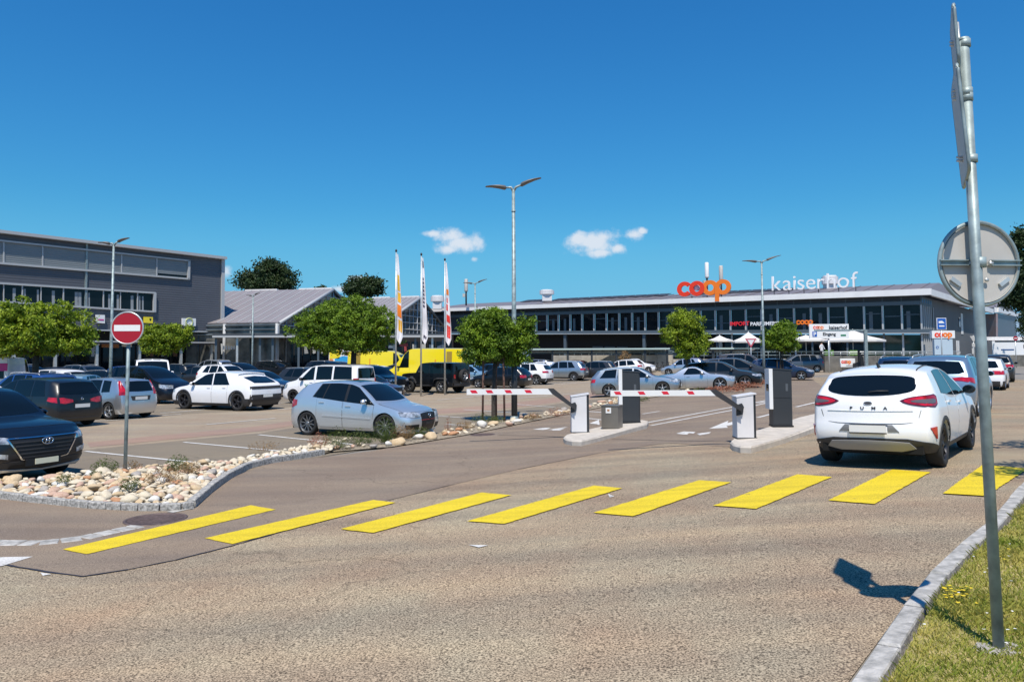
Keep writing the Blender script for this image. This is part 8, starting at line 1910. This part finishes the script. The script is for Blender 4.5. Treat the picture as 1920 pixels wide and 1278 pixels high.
# bicycles
def bike(px_, D, lab, seed):
    p = AT(px_, D); rnd = random.Random(seed); e = empty('bicycle', (p.x, p.y, gz(p.x, p.y)), rnd.uniform(-.5, .5), label=lab, cat='bicycle', group='bicycles parked at the shelter'); 
    for sx in (-.52, .52):
        b = MB(); b.tube([Vector((.33*math.cos(2*math.pi*k/20)+sx, 0, .34+.33*math.sin(2*math.pi*k/20))) for k in range(20)], .018, 6, closed=True)
        for k in range(8): b.tube([(sx, 0, .34), (sx+.32*math.cos(k*math.pi/4), 0, .34+.32*math.sin(k*math.pi/4))], .004, 3, cap=False)
        b.build('wheel', M_TYRE, e)
    b = MB()
    for a, c_ in (((-.52, 0, .34), (-.05, 0, .32)), ((-.05, 0, .32), (.38, 0, .80)), ((-.20, 0, .82), (-.05, 0, .32)), ((-.2, 0, .82), (.38, 0, .80)), ((-.52, 0, .34), (-.2, 0, .78)), ((.52, 0, .34), (.36, 0, .98))): b.tube([a, c_], .018, 6)
    b.build('frame', M_TRIM, e); MB().box(-.32, -.07, .86, -.10, .07, .91).build('saddle', M_BLACK, e); MB().tube([(.30, -.26, 1.0), (.37, 0, .98), (.30, .26, 1.0)], .014, 6).build('handlebar', M_BLACK, e)
for k, (px_, lab) in enumerate([(1236, 'leftmost bicycle under the right end of the long shelter'), (1246, 'second bicycle under the right end of the long shelter'), (1256, 'rightmost bicycle under the end of the long shelter')]): bike(px_, 77.5, lab, k)
# parasols
M_CANV = mat('parasol_canvas', (.70, .67, .62), .8)
def parasol(px_, D, yt, yb, wpx, lab):
    p = AT(px_, D); z0 = gz(p.x, p.y); s_ = F/D; zt = CH+(665-yt)/s_-z0; zb = CH+(665-yb)/s_-z0; r = wpx/s_/2; e = empty('parasol', (p.x, p.y, z0), R(20), label=lab, cat='parasol', group='white parasols on the terrace')
    n = 8; m = MB()
    for k in range(n):
        a0, a1 = 2*math.pi*k/n, 2*math.pi*(k+1)/n; P = [(0, 0, zt), (r*math.cos(a0), r*math.sin(a0), zb), (r*math.cos(a1), r*math.sin(a1), zb)]; mm = [(r*.5*math.cos(t), r*.5*math.sin(t), lerp(zt, zb, .62)) for t in (a0, a1)]
        m.add([P[0], mm[0], mm[1], P[1], P[2]], [(0, 1, 2), (1, 3, 4, 2)]); m.add([P[1], P[2], (P[2][0], P[2][1], zb-.18), (P[1][0], P[1][1], zb-.18)], [(0, 1, 2, 3)])
    m.build('canopy', M_CANV, e); MB().tube([(0, 0, 0), (0, 0, zt+.1)], .04, 6).build('pole', M_STEEL, e)
    for k in range(n): a0 = 2*math.pi*k/n; MB().tube([(0, 0, zb-.2), (r*.6*math.cos(a0), r*.6*math.sin(a0), lerp(zt, zb, .7)-.06)], .018, 4).build('rib', M_STEEL, e)
    return e
parasol(1350, 79, 628, 637, 48, 'leftmost white parasol partly behind the lone tree'); parasol(1404, 78, 622, 639, 60, 'white parasol above the give way sign'); parasol(1512, 77, 628, 637, 76, 'white parasol left of the white sign board'); parasol(1600, 75, 619, 638, 112, 'largest white parasol right of and behind the white sign board')
for k, (x0_, x1_) in enumerate(((1546, 1562), (1592, 1606))):
    p, q = AT(x0_, 72), AT(x1_, 72); MB().box(p.x, 71.8, 1.6, q.x, 72.2, 2.1).build('planter_box', mat('planter_green', (.08, .2, .02), .8, var=.4, vscale=6), None, label='%s green planting along the terrace railing' % ('left' if k == 0 else 'right'), cat='planter')
# litter bin near the concrete wall
p = AT(1221, 77); e = empty('litter_bin', (p.x, p.y, gz(p.x, p.y)), label='black wheeled bin beside the bicycles', cat='bin'); MB().extr([(-.28, 0, .1), (.28, 0, .1), (.34, 0, 1.0), (-.34, 0, 1.0)], (0, .6, 0)).build('body', M_BLACK, e); MB().box(-.38, -.05, 1.0, .38, .68, 1.07).build('lid', M_BLACK, e)
# yellow bush by the wall
p = AT(1172, 74); yb_ = empty('shrub', (p.x, p.y, gz(p.x, p.y)), label='yellow brown shrub between the two white cars at the concrete wall', cat='shrub'); crown(yb_, [(0, 0, 1.5, .6, .5, .8)], 40, 20, .1, L_DRY, 33, .2); MB().tube([(0, 0, 0), (0, 0, 1.2)], .04, 5).build('stem', M_BARK, yb_)
# traffic cones between the rows
p = AT(419, 40.5)
# ------------------------------------------------------------------ people
def person(loc, rz, joints, radii, skin_top, label, cloth, hairm, parts):
    root = empty('person', loc, rz, label=label, cat='person')
    me = bpy.data.meshes.new('body'); me.from_pydata([v for v, _ in joints], [(i, j) for i, (_, j) in enumerate(joints) if j is not None and j >= 0], []); o_ = bpy.data.objects.new('body', me); COL.objects.link(o_)
    sk = o_.modifiers.new('s', 'SKIN'); sk.use_smooth_shade = True
    for i, r in enumerate(radii): me.skin_vertices[0].data[i].radius = (r, r*.85)
    me.skin_vertices[0].data[0].use_root = True
    ss = o_.modifiers.new('u', 'SUBSURF'); ss.levels = 1; ss.render_levels = 1
    dg = bpy.context.evaluated_depsgraph_get(); me2 = bpy.data.meshes.new_from_object(o_.evaluated_get(dg)); me2.name = 'body'
    o_.modifiers.clear(); o_.data = me2; me2.materials.clear(); me2.materials.append(cloth); me2.materials.append(mat('skin', (.45, .27, .19), .6)); me2.materials.append(mat('dark_trousers', (.02, .02, .025), .8))
    for p_ in me2.polygons: z = p_.center.z; p_.material_index = 1 if z > skin_top or parts(p_.center) else (2 if z < .92 else 0); p_.use_smooth = True
    o_.parent = root; m = MB(); m.lathe([(.001, .13), (.06, .12), (.105, .06), (.108, 0), (.09, -.04)], 14); h = m.build('hair', hairm, root); h.location = (0, .015, joints[3][0][2]+.04); return root
J = [((0, 0, .95), None), ((0, 0, 1.20), 0), ((0, 0, 1.43), 1), ((0, 0, 1.66), 2), ((.10, 0, .88), 0), ((.11, -.02, .48), 4), ((.11, .02, .05), 5), ((-.10, 0, .88), 0), ((-.11, .0, .48), 7), ((-.12, .05, .05), 8),
     ((.19, 0, 1.38), 2), ((.26, -.06, 1.12), 10), ((.16, -.28, 1.08), 11), ((-.19, 0, 1.38), 2), ((-.30, -.08, 1.14), 13), ((-.45, -.26, 1.12), 14)]
RD = [.15, .14, .10, .095, .09, .065, .045, .09, .065, .045, .06, .045, .032, .06, .045, .032]
pp = AT(1541, 73.0); person((pp.x, pp.y, 1.15), R(20), J, RD, 1.50, 'person in a white shirt standing on the terrace behind the low wall', mat('white_shirt', (.7, .7, .7), .8), mat('dark_hair', (.02, .015, .01), .8), lambda c_: abs(c_.x) > .29)
tr = MB().box(AT(1430, 74).x, 72.2, -.5, AT(1800, 74).x, 84, 1.15).build('terrace', M_CONC, kind='structure')
